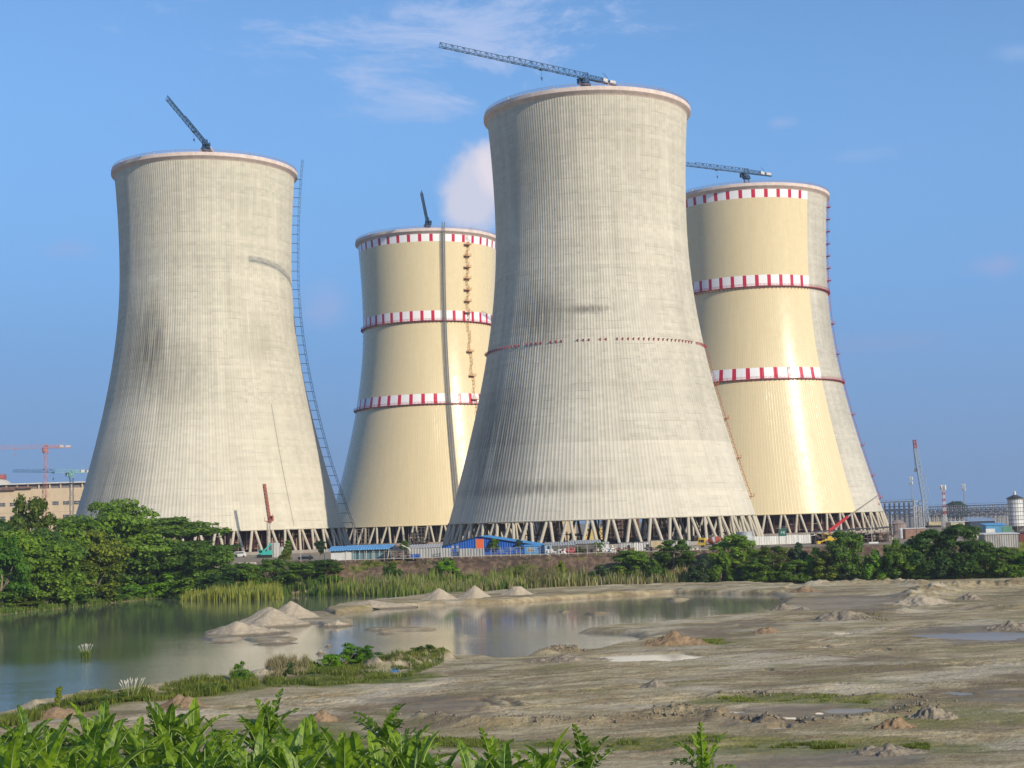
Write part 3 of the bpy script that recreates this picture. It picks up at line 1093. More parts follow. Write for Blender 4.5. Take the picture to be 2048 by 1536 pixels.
            for h in stops:
                mp = MB()
                ph = phi_of_h(h)
                c = cyl_pt(alpha, ph, rad(h) + 0.9, h)
                mp.box(c, (2.1, pw * 2, 0.25), alpha + ph)
                for sx, sy in ((1, -1), (1, 1), (-.2, -1), (-.2, 1), (1, 0)):
                    q = c + Vector((sx * math.cos(alpha + ph) - sy * pw * math.sin(alpha + ph), sx * math.sin(alpha + ph) + sy * pw * math.cos(alpha + ph), 0))
                    mp.bar(q, q + Vector((0, 0, 1.3)), 0.09)
                for z in (0.7, 1.3):
                    q0 = c + Vector((math.cos(alpha + ph) + pw * math.sin(alpha + ph), math.sin(alpha + ph) - pw * math.cos(alpha + ph), z))
                    q1 = c + Vector((math.cos(alpha + ph) - pw * math.sin(alpha + ph), math.sin(alpha + ph) + pw * math.cos(alpha + ph), z))
                    mp.bar(q0, q1, 0.08)
                mp.bar(c, cyl_pt(alpha, ph, rad(h) - 0.1, h - 1.6), 0.14)
                mp.build('ladder_platform', mat, t)

        d = math.hypot(X, Y)

        def edge_phi(h):   # bearing of the right outline
            return math.acos(min(1, rad(h) / d)) - 0.30 / 10
        if key == 'B':
            ladder(lambda h: 0.575, [158.5, 152, 145.5, 139, 132.5, 126, 119.5, 97, 83, 69.5, 52, 38], orange_m, 30, 165.5)
            ph = 0.21
            mb = MB()
            hs = np.arange(-RING + 0.5, HS + 6, 1.6)
            for a, b in zip(hs[:-1], hs[1:]):
                ra, rb = rad(max(a, 0)) + 0.9, rad(max(b, 0)) + 0.9
                if a < 0:
                    ra, rb = rad(0) + 0.9 - 0.308 * a, rad(0) + 0.9 - 0.308 * b
                ps = []
                for sg in (-0.65, 0.65):
                    pa, pb = cyl_pt(alpha, ph + sg / ra, ra, a), cyl_pt(alpha, ph + sg / rb, rb, b)
                    pa2, pb2 = cyl_pt(alpha, ph + sg / ra, ra + 1.3, a), cyl_pt(alpha, ph + sg / rb, rb + 1.3, b)
                    mb.bar(pa, pb, 0.11).bar(pa2, pb2, 0.11).bar(pa, pb2, 0.06).bar(pa, pa2, 0.06)
                    ps += [pa, pb, pa2, pb2]
                mb.bar(ps[2], ps[7], 0.07).bar(ps[2], ps[6], 0.07)
            mb.build('hoist_mast', grey_m, t)
        if key == 'D':
            ladder(edge_phi, [160, 153.5, 147, 140.5, 134, 127.5, 121, 82, 50, 34, 18, 6.5, 98], red_m, 6, 166, off=0.8, pw=1.3)
        if key == 'C':
            ladder(edge_phi, [52.5, 38.5, 22.5, 7.0], paint('orange_red', (0.42, 0.10, 0.055), 0.6, 0.2), 7, 67.5, off=0.9, pw=1.5)
        if key == 'A':
            def hx(h):
                return rad(max(h, 0)) + 2.6 + (1.6 if h < 30 else 0) * (30 - h) / 40
            mb = MB()
            hs = np.arange(-RING + 0.3, HS + 9, 2.2)
            ph = edge_phi(80) + 0.03
            for a, b in zip(hs[:-1], hs[1:]):
                ps = []
                for sg in (-0.5, 0.5):
                    for e in (0, 0.9):
                        ra, rb = hx(a) + e, hx(b) + e
                        pa, pb = cyl_pt(alpha, ph + sg / ra, ra, a), cyl_pt(alpha, ph + sg / rb, rb, b)
                        mb.bar(pa, pb, 0.09)
                        ps += [pa, pb]
                mb.bar(ps[0], ps[7], 0.05).bar(ps[2], ps[5], 0.05)
            hm = mb.build('hoist_mast', hoist_m, t)
            tie = None
            for h in np.arange(2, HS, 4.4):
                r_ = rad(h)
                L = hx(h) - r_ + 0.5
                o = MB().box((L / 2, 0, 0), (L, 0.22, 0.22)).box((L / 2, 0.5, 0), (L, 0.12, 0.12)).build('tie', hoist_m, hm) if tie is None else link('tie', tie, hm)
                if tie is None:
                    tie = o.data
                    L0 = L
                o.location = cyl_pt(alpha, ph, r_ - 0.2, h)
                o.rotation_euler = (0, 0, alpha + ph)
                o.scale = (L / L0, 1, 1)
            # dark drain line down the front right
            mb = MB()
            hs = np.arange(1, 58, 3.0)
            for a, b in zip(hs[:-1], hs[1:]):
                pf = lambda h: 0.62 - 0.0 * h
                mb.bar(cyl_pt(alpha, pf(a), rad(a) + 0.2, a), cyl_pt(alpha, pf(b), rad(b) + 0.2, b), 0.06)
            mb.build('lightning_cable', grey_m, t)


# ------------------------------------------------------------------ cranes
def tower_crane(label, base, zj, tip, ctip, mats, name='tower_crane', jib_h=2.4, mast_w=2.4, mast_mat=None, group=None, cab_side=-1, rise=0.0, nj=26, th=1.0):
    """flat-top tower crane standing at base; jib to tip, counter jib to ctip (world xy); zj height of jib"""
    bx, by, bz = base
    steel, pale = mats
    t = thing(name, label, 'tower crane', (bx, by, bz), 0, group)
    H = zj - bz
    mb = MB().lattice((0, 0, 0), (0, 0, H - 3.2), mast_w, mast_w, max(8, int(H / 3.2)), 0.2 * th, td=0.13 * th)
    mb.build('mast', mast_mat or steel, t)
    MB().lathe([(mast_w * 0.9, H - 3.2), (mast_w * 0.95, H - 2.4), (mast_w * 0.6, H - 2.3), (mast_w * 0.6, H - 0.4)], 10).lattice((0, 0, H - 2.6), (0, 0, H + jib_h * 0.9), 2.0, 2.0, 2, 0.22).box((0, 0, H - 1.9), (3.4, 3.4, 0.25)).build('slewing_unit', steel, t)
    j = Vector((tip[0] - bx, tip[1] - by, H + rise))
    c = Vector((ctip[0] - bx, ctip[1] - by, H))
    dj = Vector((j.x, j.y, 0)).normalized()
    s = Vector((dj.y, -dj.x, 0))
    n1 = int(nj * 0.55)
    mid = Vector((0, 0, H)).lerp(j, 0.55)
    jb = MB().lattice((0, 0, H), mid, 1.6, jib_h, n1, 0.17 * th, tri=True, td=0.1 * th)
    jb.lattice(mid, j, 1.5, jib_h * 0.78, nj - n1, 0.15 * th, tri=True, td=0.09 * th)
    jb.build('jib', steel, t)
    cj = MB().lattice((0, 0, H), c * 0.6 + Vector((0, 0, H)) * 0.4, 1.6, jib_h * 0.8, 7, 0.17, tri=True, td=0.1)
    cj.box((Vector((0, 0, H)) + c) / 2 + Vector((0, 0, -0.15)), ((c - Vector((0, 0, H))).length, 1.5, 0.3), math.atan2(c.y, c.x))
    cb = cj.build('counter_jib', steel, t)
    dc = Vector((c.x, c.y, 0)).normalized()
    e = Vector((0, 0, H)) + (c - Vector((0, 0, H))) * 0.86
    MB().box(e + Vector((0, 0, 0.8)), (3.2, 1.5, 1.3), math.atan2(c.y, c.x)).box(e + dc * -4.2 + Vector((0, 0, 0.9)), (2.4, 1.3, 1.6), math.atan2(c.y, c.x)).build('counterweight', pale, cb)
    arm = MB().tube([e + dc * -3 + Vector((0, 0, 0)), e + dc * -2.6 + Vector((0, 0, 2.4)), e + dc * -4.0 + Vector((0, 0, 3.6)), e + dc * -5.2 + Vector((0, 0, 3.8))], [0.12] * 4, 4)
    arm.build('service_arm', steel, cb)
    cp = s * (cab_side * 1.9) + dj * 1.6 + Vector((0, 0, H - 1.2))
    mb = MB().box(cp, (1.7, 1.5, 2.0), math.atan2(dj.y, dj.x)).box(cp + Vector((0, 0, 1.1)), (1.9, 1.7, 0.2), math.atan2(dj.y, dj.x)).bar(cp + Vector((0, 0, 1)), (0, 0, H), 0.15)
    cabo = mb.build('cab', steel, t)
    MB().box(cp + dj * 0.87 + Vector((0, 0, 0.2)), (0.06, 1.2, 1.2), math.atan2(dj.y, dj.x)).build('window', MATS['dark_glass'], cabo)
    tr = Vector((0, 0, H)).lerp(j, 0.32)
    tb = MB().box(tr + Vector((0, 0, -0.35)), (1.8, 1.5, 0.4), math.atan2(dj.y, dj.x)).build('trolley', steel, t)
    MB().bar(tr + Vector((0, 0, -0.4)), tr + Vector((0, 0, -3.6)), 0.06).box(tr + Vector((0, 0, -3.9)), (0.7, 0.5, 0.9)).bar(tr + Vector((0, 0, -4.3)), tr + Vector((0.3, 0, -5.0)), 0.14).build('hook', steel, tb)
    return t


def plane_pt(px, py, z):
    return gp(px, py, z)


def make_cranes():
    blue = paint('crane_blue', (0.030, 0.085, 0.17), 0.5, 0.25, 0.8)
    pale = paint('crane_pale', (0.55, 0.50, 0.46), 0.6, 0.2)
    for key, tipx, slew, ctx, lab in (('A', (327, 190), (410, 289), None, 'blue tower crane above the left concrete tower, jib raised towards the viewer'),
                                      ('B', (840, 372), (853, 443), None, 'blue tower crane above the farther cream tower, its jib foreshortened and pointing at the viewer'),
                                      ('C', (876, 93), (1170, 157), (1255, 168), 'blue tower crane on the central concrete tower with its long jib out to the left'),
                                      ('D', (1376, 332), (1490, 346), (1562, 349), 'blue tower crane above the right cream tower, jib running behind the central tower')):
        X, Y = TOW[key]
        zj = atd(slew[0], slew[1], Y).z
        tip = Vector((*plane_pt(*tipx, zj), 0))
        b = Vector((X, Y, 0))
        L = (tip - b).length
        if key == 'D':
            tip = b + (tip - b).normalized() * 62
        else:
            tip = b + (tip - b).normalized() * min(L, 75)
        ct = b - (tip - b).normalized() * 17.5
        if ctx:
            q = Vector((*plane_pt(*ctx, zj), 0))
        tower_crane(lab, (X, Y, PLANT), zj, tip, ct, (blue, pale), cab_side=-1 if key in 'AB' else 1)
        print('crane', key, round(L, 1), round(zj - PLANT - RING - HS, 1))
    red = paint('crane_red', (0.52, 0.22, 0.19), 0.6, 0.25)
    teal = paint('crane_teal', (0.24, 0.44, 0.43), 0.6, 0.2)
    navy = paint('crane_navy', (0.06, 0.10, 0.15), 0.6, 0.2)
    p = atd(91, 896, 1000)
    tip = gp(-120, 892, p.z)
    tower_crane('red tower crane with a level jib standing behind the cream power hall at far left', (p.x, p.y, PLANT), p.z, (p.x - 62, p.y - 3), (p.x + 17, p.y + 2), (red, pale), jib_h=2.3, mast_w=2.3, cab_side=1, th=0.55)
    p = atd(143, 945, 905)
    tower_crane('grey tower crane with a pale teal jib between the cream hall and the left tower', (p.x, p.y, PLANT), p.z, (p.x - 25, p.y - 30), (p.x + 9, p.y + 10), (teal, pale), jib_h=1.9, mast_w=2.0, mast_mat=navy, cab_side=1, nj=18, th=0.6)

# ------------------------------------------------------------------ vegetation
def leaf_mat(name, dark, light, trans=0.25, scale=1.0, spread=0.35, rough=0.55):
    if name in MATS:
        return MATS[name]
    m, nt, out = new_mat(name)
    geo = nt.n.new('ShaderNodeNewGeometry')
    oi = nt.n.new('ShaderNodeObjectInfo')
    n = nt.noise(geo.outputs['Position'], 0.45 * scale, 4, 0.65)
    isl = geo.outputs['Random Per Island']
    k = nt.math('ADD', nt.math('MULTIPLY', n, 0.7), nt.math('MULTIPLY', isl, 0.3))
    k = nt.math('ADD', k, nt.math('MULTIPLY', nt.math('SUBTRACT', oi.outputs['Random'], 0.5), spread))
    c = nt.mix(nt.ramp(k, 0.30, 0.72), dark, light)
    b = nt.n.new('ShaderNodeBsdfPrincipled')
    nt.l.new(c, b.inputs['Base Color'])
    b.inputs['Roughness'].default_value = rough
    b.inputs['Specular IOR Level'].default_value = 0.25
    tr = nt.n.new('ShaderNodeBsdfTranslucent')
    nt.l.new(nt.mix(0.5, c, tuple(min(1, v * 1.6) for v in light)), tr.inputs['Color'])
    mx = nt.n.new('ShaderNodeMixShader')
    mx.inputs[0].default_value = trans
    nt.l.new(b.outputs[0], mx.inputs[1])
    nt.l.new(tr.outputs[0], mx.inputs[2])
    nt.l.new(mx.outputs[0], out.inputs['Surface'])
    MATS[name] = m
    return m


def unit(a):
    return a / (np.linalg.norm(a, axis=-1, keepdims=True) + 1e-9)


def cards(c, nrm, size, asp=1.7, g=None):
    """leaf sprays: a folded pair of faces each, centre c, normal nrm, size (n,)"""
    g = g or rng
    n = len(c)
    t = unit(np.cross(nrm, g.normal(size=(n, 3))))
    b = np.cross(nrm, t)
    s = size[:, None]
    tip = c + t * s * asp * 0.5
    tail = c - t * s * asp * 0.5
    l = c + b * s * 0.5 - nrm * s * 0.16
    r = c - b * s * 0.5 - nrm * s * 0.16
    v = np.stack([tail, r, tip, l], 1).reshape(-1, 3)
    f = np.arange(n * 4).reshape(-1, 4)
    return v, f


def crown_cards(lobes, n, size, seed, droop=0.0):
    g = np.random.default_rng(seed)
    lobes = np.asarray(lobes, float)
    area = lobes[:, 3] * lobes[:, 3] + lobes[:, 3] * lobes[:, 4]
    pick = g.choice(len(lobes), n, p=area / area.sum())
    d = unit(g.normal(size=(n, 3)))
    d[:, 2] = np.where(g.random(n) < 0.72, np.abs(d[:, 2]), d[:, 2])
    rr = (0.62 + 0.45 * g.random(n) ** 0.6)[:, None]
    L = lobes[pick]
    # ragged outline: each lobe bulges by direction
    bul = 1 + 0.16 * np.sin(d[:, 0] * 5 + pick * 1.7)[:, None] + 0.14 * np.sin(d[:, 1] * 6 + pick * 2.3 + d[:, 2] * 4)[:, None]
    c = L[:, :3] + d * rr * bul * np.stack([L[:, 3], L[:, 3], L[:, 4]], 1)
    nr = unit(d * np.array([1, 1, 1.4]) + g.normal(size=(n, 3)) * 0.55 + np.array([0, 0, 0.35]))
    sz = size * (0.55 + 0.9 * g.random(n))
    return cards(c, nr, sz, 1.6, g)


TREES = {}


def tree_kind(kind, variant):
    key = (kind, variant)
    if key in TREES:
        return TREES[key]
    g = random.Random(hash_str(kind) + variant * 13)
    lob = []
    trunk = MB()
    if kind == 'umbrella':     # wide layered crown on visible forked stems
        limbs = 5
        trunk.tube([(0, 0, -0.06), (0.01, 0, 0.18), (0.03, 0.02, 0.34)], [0.035, 0.026, 0.02], 6)
        for i in range(limbs):
            a = 2 * PI * (i + g.random() * 0.7) / limbs
            R = g.uniform(0.22, 0.42)
            z = 0.62 + 0.26 * (1 - R / 0.42) * g.uniform(0.7, 1.1)
            e = (R * math.cos(a), R * math.sin(a), z)
            trunk.tube([(0.03, 0.02, 0.32), (e[0] * 0.45, e[1] * 0.45, 0.32 + (z - 0.32) * 0.55), e], [0.018, 0.012, 0.005], 5)
            for k in range(6):
                lob.append((e[0] + g.uniform(-.16, .16), e[1] + g.uniform(-.16, .16), z + g.uniform(-.10, .06), g.uniform(.12, .19), g.uniform(.06, .10)))
        for k in range(9):
            lob.append((g.uniform(-.16, .16), g.uniform(-.16, .16), 0.86 + g.uniform(-.04, .06), g.uniform(.11, .17), g.uniform(.05, .08)))
        n, size = 9000, 0.028
    elif kind == 'round':      # broad dome that reaches nearly to the ground
        trunk.tube([(0, 0, -0.06), (0.01, 0, 0.2), (0.0, 0.01, 0.55)], [0.04, 0.03, 0.015], 6)
        for i in range(4):
            a = g.uniform(0, 6.28)
            trunk.tube([(0, 0, 0.25), (0.25 * math.cos(a), 0.25 * math.sin(a), 0.6)], [0.016, 0.005], 5)
        for k in range(46):
            z = g.uniform(0.12, 0.93)
            R = 0.44 * math.sqrt(max(0.03, 1 - ((z - 0.30) / 0.70) ** 2)) * g.uniform(0.5, 1.0)
            a = g.uniform(0, 6.28)
            lob.append((R * math.cos(a), R * math.sin(a), z, g.uniform(.09, .15), g.uniform(.07, .11)))
        n, size = 9500, 0.032
    elif kind == 'upright':    # open crown of big leaf sprays
        trunk.tube([(0, 0, -0.06), (0.02, 0, 0.35), (0, 0.02, 0.85)], [0.03, 0.02, 0.006], 6)
        for i in range(9):
            a = g.uniform(0, 6.28)
            z = g.uniform(0.35, 0.9)
            R = g.uniform(0.2, 0.38) * (1.15 - z * 0.6)
            e = (R * math.cos(a), R * math.sin(a), z)
            trunk.tube([(0.01, 0.01, z - 0.16), e], [0.010, 0.004], 4)
            for k in range(3):
                lob.append((e[0] + g.uniform(-.1, .1), e[1] + g.uniform(-.1, .1), z + g.uniform(-.06, .08), g.uniform(.08, .14), g.uniform(.06, .1)))
        lob.append((0, 0, .9, .12, .1))
        n, size = 3800, 0.042
    elif kind == 'bush':       # dense mound from the ground
        trunk.tube([(0, 0, -0.1), (0.02, 0, 0.25), (0.0, 0.03, 0.5)], [0.03, 0.02, 0.01], 5)
        for i in range(4):
            a = g.uniform(0, 6.28)
            trunk.tube([(0, 0, 0.0), (0.2 * math.cos(a), 0.2 * math.sin(a), 0.45)], [0.016, 0.006], 4)
        for k in range(30):
            a = g.uniform(0, 6.28)
            R = 0.40 * math.sqrt(g.random())
            z = g.uniform(0.1, 0.86) * (1 - 0.55 * (R / 0.42) ** 2)
            lob.append((R * math.cos(a), R * math.sin(a), z, g.uniform(.09, .16), g.uniform(.09, .16)))
        n, size = 6500, 0.044
    elif kind == 'leafy':      # near bush of small leaves
        for i in range(7):
            a = g.uniform(0, 6.28)
            trunk.tube([(0, 0, -0.1), (0.2 * math.cos(a), 0.2 * math.sin(a), 0.3), (0.33 * math.cos(a + .3), 0.33 * math.sin(a + .3), 0.7)], [0.012, 0.009, 0.004], 4)
        for k in range(34):
            a = g.uniform(0, 6.28)
            R = 0.42 * math.sqrt(g.random())
            z = g.uniform(0.02, 0.9) * (1 - 0.4 * (R / 0.42) ** 2)
            lob.append((R * math.cos(a), R * math.sin(a), z, g.uniform(.07, .13), g.uniform(.07, .14)))
        n, size = 9000, 0.024
    else:                      # 'slim' young tree
        trunk.tube([(0, 0, -0.06), (0.01, 0, 0.4), (0, 0.01, 0.9)], [0.022, 0.015, 0.005], 5)
        for k in range(16):
            z = g.uniform(0.3, 0.92)
            a = g.uniform(0, 6.28)
            R = g.uniform(0.05, 0.3) * (1.2 - z * 0.7)
            trunk.bar((0, 0, z - 0.08), (R * math.cos(a), R * math.sin(a), z), 0.006)
            lob.append((R * math.cos(a), R * math.sin(a), z, g.uniform(.08, .15), g.uniform(.06, .11)))
        n, size = 1900, 0.055
    v, f = crown_cards(lob, n, size, variant * 31 + len(kind))
    me = np_mesh('crown', v, f, None)
    tm = bpy.data.meshes.new('trunk')
    tm.from_pydata(trunk.v, [], trunk.f)
    tm.materials.append(MATS['bark'])
    TREES[key] = (me, tm, {})
    return TREES[key]


def hash_str(s):
    return sum(ord(ch) * (i + 3) for i, ch in enumerate(s))


SHX = ([-400, 0, 100, 200, 330, 480, 566, 640, 760, 1000, 1200, 1540, 1800, 2048, 2300], [380, 388, 405, 429, 460, 436, 440, 452, 430, 428, 434, 426, 417, 410, 400])
EDX = ([-600, 0, 380, 470, 672, 968, 1088, 1242, 1410, 1600, 1800, 2048, 2400], [590, 500, 487, 506, 465, 462, 461, 459, 454, 452, 451, 451, 450])


def shore_d(px, d):
    off = 13 if d <= 416 else (23 if d <= 440 else 40)
    return float(np.interp(px, *SHX)) + off + (d % 7) * 0.6


def bank_d(px, d):
    e, s = float(np.interp(px, *EDX)) - 2.0, float(np.interp(px, *SHX)) + 7.0
    t = min(1.0, max(0.0, (452 - d) / 16.0))
    return e + (s - e) * t


def plant_tree(kind, px, top, wpx, depth, label, mat, cat='tree', name='tree', group=None, base=None, zg=None):
    if group and 'left shore' in group:
        depth = shore_d(px, depth)
    elif group and 'along the bank' in group:
        depth = bank_d(px, depth)
    p = atd(px, top, depth)
    x = p.x
    z0 = ground_z(x, depth) if zg is None else zg
    if base is not None:
        z0 = max(z0, min(p.z - 1, atd(px, base, depth).z))
        z0 = ground_z(x, depth) if zg is None else zg
    h = max(1.0, p.z - z0)
    w = wpx * depth / F * (1.22 if group and 'left shore' in group else 1.08)
    var = random.randrange(3)
    me, tm, cache = tree_kind(kind, var)
    t = thing(name, label, cat, (x, depth, z0 - 0.05), random.uniform(0, 6.28), group)
    sc = 0.93
    t.scale = (w * 1.02, w * 1.02, h / sc / 1.02)
    if mat not in cache:
        m2 = me.copy()
        m2.materials.append(MATS[mat])
        cache[mat] = m2
    link('crown', cache[mat], t)
    link('trunk', tm, t)
    return t


def make_trees():
    paint('bark', (0.26, 0.21, 0.15), 0.9, 0.35, 2.0, spec=0.1)
    leaf_mat('leaf_deep', (0.036, 0.086, 0.017), (0.17, 0.28, 0.026), 0.38)
    leaf_mat('leaf_mid', (0.046, 0.100, 0.014), (0.205, 0.32, 0.026), 0.38)
    leaf_mat('leaf_bright', (0.052, 0.135, 0.010), (0.19, 0.36, 0.018), 0.33)
    leaf_mat('leaf_olive', (0.065, 0.105, 0.012), (0.245, 0.29, 0.022), 0.35)
    leaf_mat('leaf_dull', (0.022, 0.048, 0.020), (0.080, 0.125, 0.034), 0.25)
    T = plant_tree
    gl = 'trees of the wood on the left shore'
    # the wood at the left, back to front
    T('umbrella', 232, 1002, 135, 462, 'tallest flat-topped tree of the left wood, its umbrella crown rising before the concrete tower', 'leaf_mid', group=gl)
    T('round', 62, 1006, 92, 455, 'broad-leaved tree sticking up over the left wood in front of the cream hall', 'leaf_olive', group=gl)
    T('umbrella', 330, 1036, 190, 458, 'wide tree in the left wood sloping down right of the tallest one', 'leaf_mid', group=gl)
    T('umbrella', 398, 1082, 120, 452, 'tree at the right end of the left wood, just under the leaning columns', 'leaf_deep', group=gl)
    T('umbrella', 140, 1034, 130, 448, 'flat-crowned tree between the broad-leaved one and the tallest one of the left wood', 'leaf_mid', group=gl)
    T('umbrella', 0, 1040, 100, 450, 'tree cut by the left frame edge, its top level with the hall windows', 'leaf_deep', group=gl)
    T('umbrella', 275, 1070, 150, 440, 'tree in the middle of the left wood with pale forked stems showing under it', 'leaf_mid', group=gl)
    T('umbrella', 175, 1062, 120, 436, 'yellow-green flat tree in the second row of the left wood, over thin pale stems', 'leaf_olive', group=gl)
    T('umbrella', 95, 1058, 110, 434, 'dark flat tree in the second row of the left wood below the broad-leaved one', 'leaf_deep', group=gl)
    T('umbrella', 340, 1092, 120, 430, 'shaded tree low in the left wood, right of its pale stems', 'leaf_deep', group=gl)
    T('round', 4, 1082, 92, 414, 'bright green domed tree at the left frame edge just above the shore', 'leaf_bright', group=gl)
    T('round', 92, 1086, 140, 412, 'big dark domed tree by the left shore, leaves hanging to the ground', 'leaf_mid', group=gl)
    T('round', 52, 1120, 90, 404, 'dark lower tree on the left shore between the bright dome and the big dark dome', 'leaf_deep', group=gl)
    T('round', 128, 1130, 80, 404, 'dark green tree filling the foot of the big dome on the left shore', 'leaf_deep', group=gl)
    T('round', 190, 1112, 96, 416, 'yellowish bushy tree on the left shore, right of the big dark dome', 'leaf_olive', group=gl)
    T('upright', 262, 1110, 80, 432, 'thin dark tree with bare white trunks at the back of the left shore', 'leaf_dull', group=gl)
    T('upright', 235, 1108, 60, 430, 'slender tree with a leaning pale stem, left of the white trunks', 'leaf_dull', group=gl)
    T('round', 315, 1112, 86, 428, 'dark tree on the left shore behind the right half of the grassy margin', 'leaf_deep', group=gl)
    T('round', 372, 1110, 86, 426, 'mid green tree on the left shore behind the start of the reeds', 'leaf_mid', group=gl)
    T('round', 428, 1096, 96, 436, 'rounded tree closing the left wood, under the first leaning columns of the tower', 'leaf_deep', group=gl)
    T('bush', 452, 1118, 60, 434, 'low dark bush at the right foot of the left wood', 'leaf_deep', 'bush', 'bush', gl)
    T('bush', 300, 1160, 70, 420, 'low shrub at the waterside grass before the white trunks', 'leaf_mid', 'bush', 'bush', gl)
    T('bush', 215, 1168, 66, 406, 'dark shrub on the left shore at the foot of the yellowish tree', 'leaf_deep', 'bush', 'bush', gl)
    T('bush', 40, 1188, 80, 394, 'ragged weedy shrub at the water edge by the left frame', 'leaf_olive', 'bush', 'bush', gl)
    T('bush', 130, 1180, 70, 398, 'dark creeper-covered shrub on the shore below the big dome', 'leaf_deep', 'bush', 'bush', gl)
    T('round', 250, 1092, 110, 428, 'mid green tree filling the middle of the left wood under the pale stems', 'leaf_mid', group=gl)
    T('round', 30, 1068, 110, 430, 'leafy tree behind the bright dome at the left frame edge', 'leaf_mid', group=gl)
    T('round', 150, 1084, 110, 426, 'leafy tree behind the right side of the big dark dome', 'leaf_mid', group=gl)
    T('round', 300, 1082, 120, 434, 'leafy tree closing the gap below the tallest crown of the left wood', 'leaf_deep', group=gl)
    T('round', 370, 1086, 110, 436, 'leafy tree under the right slope of the left wood', 'leaf_mid', group=gl)
    T('bush', 345, 1146, 90, 414, 'bright bushy growth at the left end of the reeds on the left shore', 'leaf_bright', 'bush', 'bush', gl)
    T('bush', 400, 1140, 90, 414, 'bushy growth behind the middle of the yellow reeds', 'leaf_mid', 'bush', 'bush', gl)
    T('bush', 455, 1136, 90, 414, 'bushy growth behind the right part of the yellow reeds', 'leaf_deep', 'bush', 'bush', gl)
    T('bush', 258, 1156, 80, 412, 'bright low bush before the white trunks on the left shore', 'leaf_bright', 'bush', 'bush', gl)
    T('bush', -10, 1150, 90, 412, 'leafy bush at the left frame edge below the bright dome', 'leaf_mid', 'bush', 'bush', gl)
    # bushes on the bank, left to right
    gb = 'bushes along the bank'
    B = [(492, 1128, 74, 440, 'leaf_mid', 'bush on the bank below the concrete slab path'), (545, 1122, 80, 442, 'leaf_deep', 'dark bush on the bank below the teal machine'),
         (600, 1126, 84, 441, 'leaf_deep', 'dark bush on the bank below the black car'), (650, 1120, 70, 445, 'leaf_mid', 'bush at the left end of the bare brown slope'),
         (660, 1146, 50, 440, 'leaf_bright', 'light green shrub spilling onto the left end of the brown slope'),
         (783, 1124, 50, 446, 'leaf_mid', 'round bush alone on the brown slope below the cream tarpaulin'),
         (925, 1140, 44, 444, 'leaf_mid', 'small bush on the brown slope below the blue warehouse'),
         (890, 1116, 50, 452, 'leaf_bright', 'light green shrub at the top of the bank below the transformer pole'),
         (1040, 1128, 34, 446, 'leaf_olive', 'yellow-green shrub on the brown slope under the light blue hut'),
         (1122, 1120, 26, 447, 'leaf_olive', 'narrow shrub on the brown slope below the red heap'),
         (1262, 1102, 84, 445, 'leaf_mid', 'leafy bush on the bank at the right end of the bare brown slope'),
         (1205, 1128, 60, 440, 'leaf_dull', 'low dull bush at the foot of the bank below the palm'),
         (1347, 1083, 82, 448, 'leaf_mid', 'tall bush on the bank left of the yellow truck'),
         (1310, 1116, 50, 440, 'leaf_mid', 'dark bush between the leafy one and the tall one left of the yellow truck'),
         (1402, 1118, 56, 438, 'leaf_dull', 'dull bush on the bank below the yellow truck'),
         (1472, 1074, 104, 446, 'leaf_mid', 'broad bush in front of the grey tank'),
         (1440, 1100, 60, 440, 'leaf_mid', 'bush on the slope right of the yellow truck'),
         (1545, 1096, 84, 440, 'leaf_olive', 'straw-coloured shrub below the green cabin'),
         (1520, 1118, 70, 434, 'leaf_mid', 'dark bush at mid slope below the white hoarding'),
         (1592, 1084, 56, 442, 'leaf_dull', 'thin grey-green bush against the right part of the white hoarding'),
         (1625, 1084, 60, 440, 'leaf_bright', 'bright bush right of the white hoarding'),
         (1588, 1122, 70, 430, 'leaf_mid', 'bush at the foot of the bank below the green cabin'),
         (1658, 1106, 70, 428, 'leaf_olive', 'pale bush below the yellow loader'),
         (1690, 1066, 76, 436, 'leaf_deep', 'dark bushy tree before the long dark shed'),
         (1745, 1098, 56, 420, 'leaf_bright', 'light green tree on the bank right of the dark one by the long shed'),
         (1788, 1064, 60, 428, 'leaf_mid', 'dark tree at the right corner of the last cooling tower'),
         (1700, 1128, 70, 414, 'leaf_dull', 'low dry bush at the bank foot below the lamp pole'),
         (1850, 1064, 96, 424, 'leaf_deep', 'big dark tree below the lattice boom crane'),
         (1818, 1090, 80, 412, 'leaf_mid', 'mid green tree left of the big dark pair at the right'),
         (1915, 1054, 104, 418, 'leaf_deep', 'largest tree of the right bank, left of the grey corrugated shed'),
         (1885, 1100, 80, 404, 'leaf_dull', 'tree in front of the two biggest dark trees at the right'),
         (1962, 1084, 90, 404, 'leaf_deep', 'tree covering the left end of the grey corrugated shed'),
         (1770, 1122, 60, 402, 'leaf_olive', 'small light bush at the foot of the right bank'),
         (2010, 1098, 80, 394, 'leaf_mid', 'bush under the grey corrugated shed'),
         (2052, 1104, 70, 390, 'leaf_bright', 'bush cut by the right frame edge'),
         (1835, 1128, 70, 392, 'leaf_deep', 'dark low bush at the sand edge at the right'),
         (1925, 1128, 80, 390, 'leaf_deep', 'dark low bush under the largest tree of the right bank')]
    for px, top, w, d, mat, lab in B:
        big = w > 88
        T('round' if w > 66 else 'bush', px, top, w, d, lab, mat, 'tree' if ' tree' in lab else 'bush', 'tree' if ' tree' in lab else 'bush', gb)
    gy = 'young trees among the site sheds'
    T('slim', 575, 1082, 34, 520, 'young tree beside the grey steel tank below the left tower', 'leaf_mid', group=gy)
    T('bush', 570, 1100, 26, 500, 'yellowish bush below the young tree by the steel tank', 'leaf_olive', 'bush', 'bush', gy)
    T('slim', 640, 1082, 38, 500, 'young tree left of the long blue-roofed shed', 'leaf_dull', group=gy)
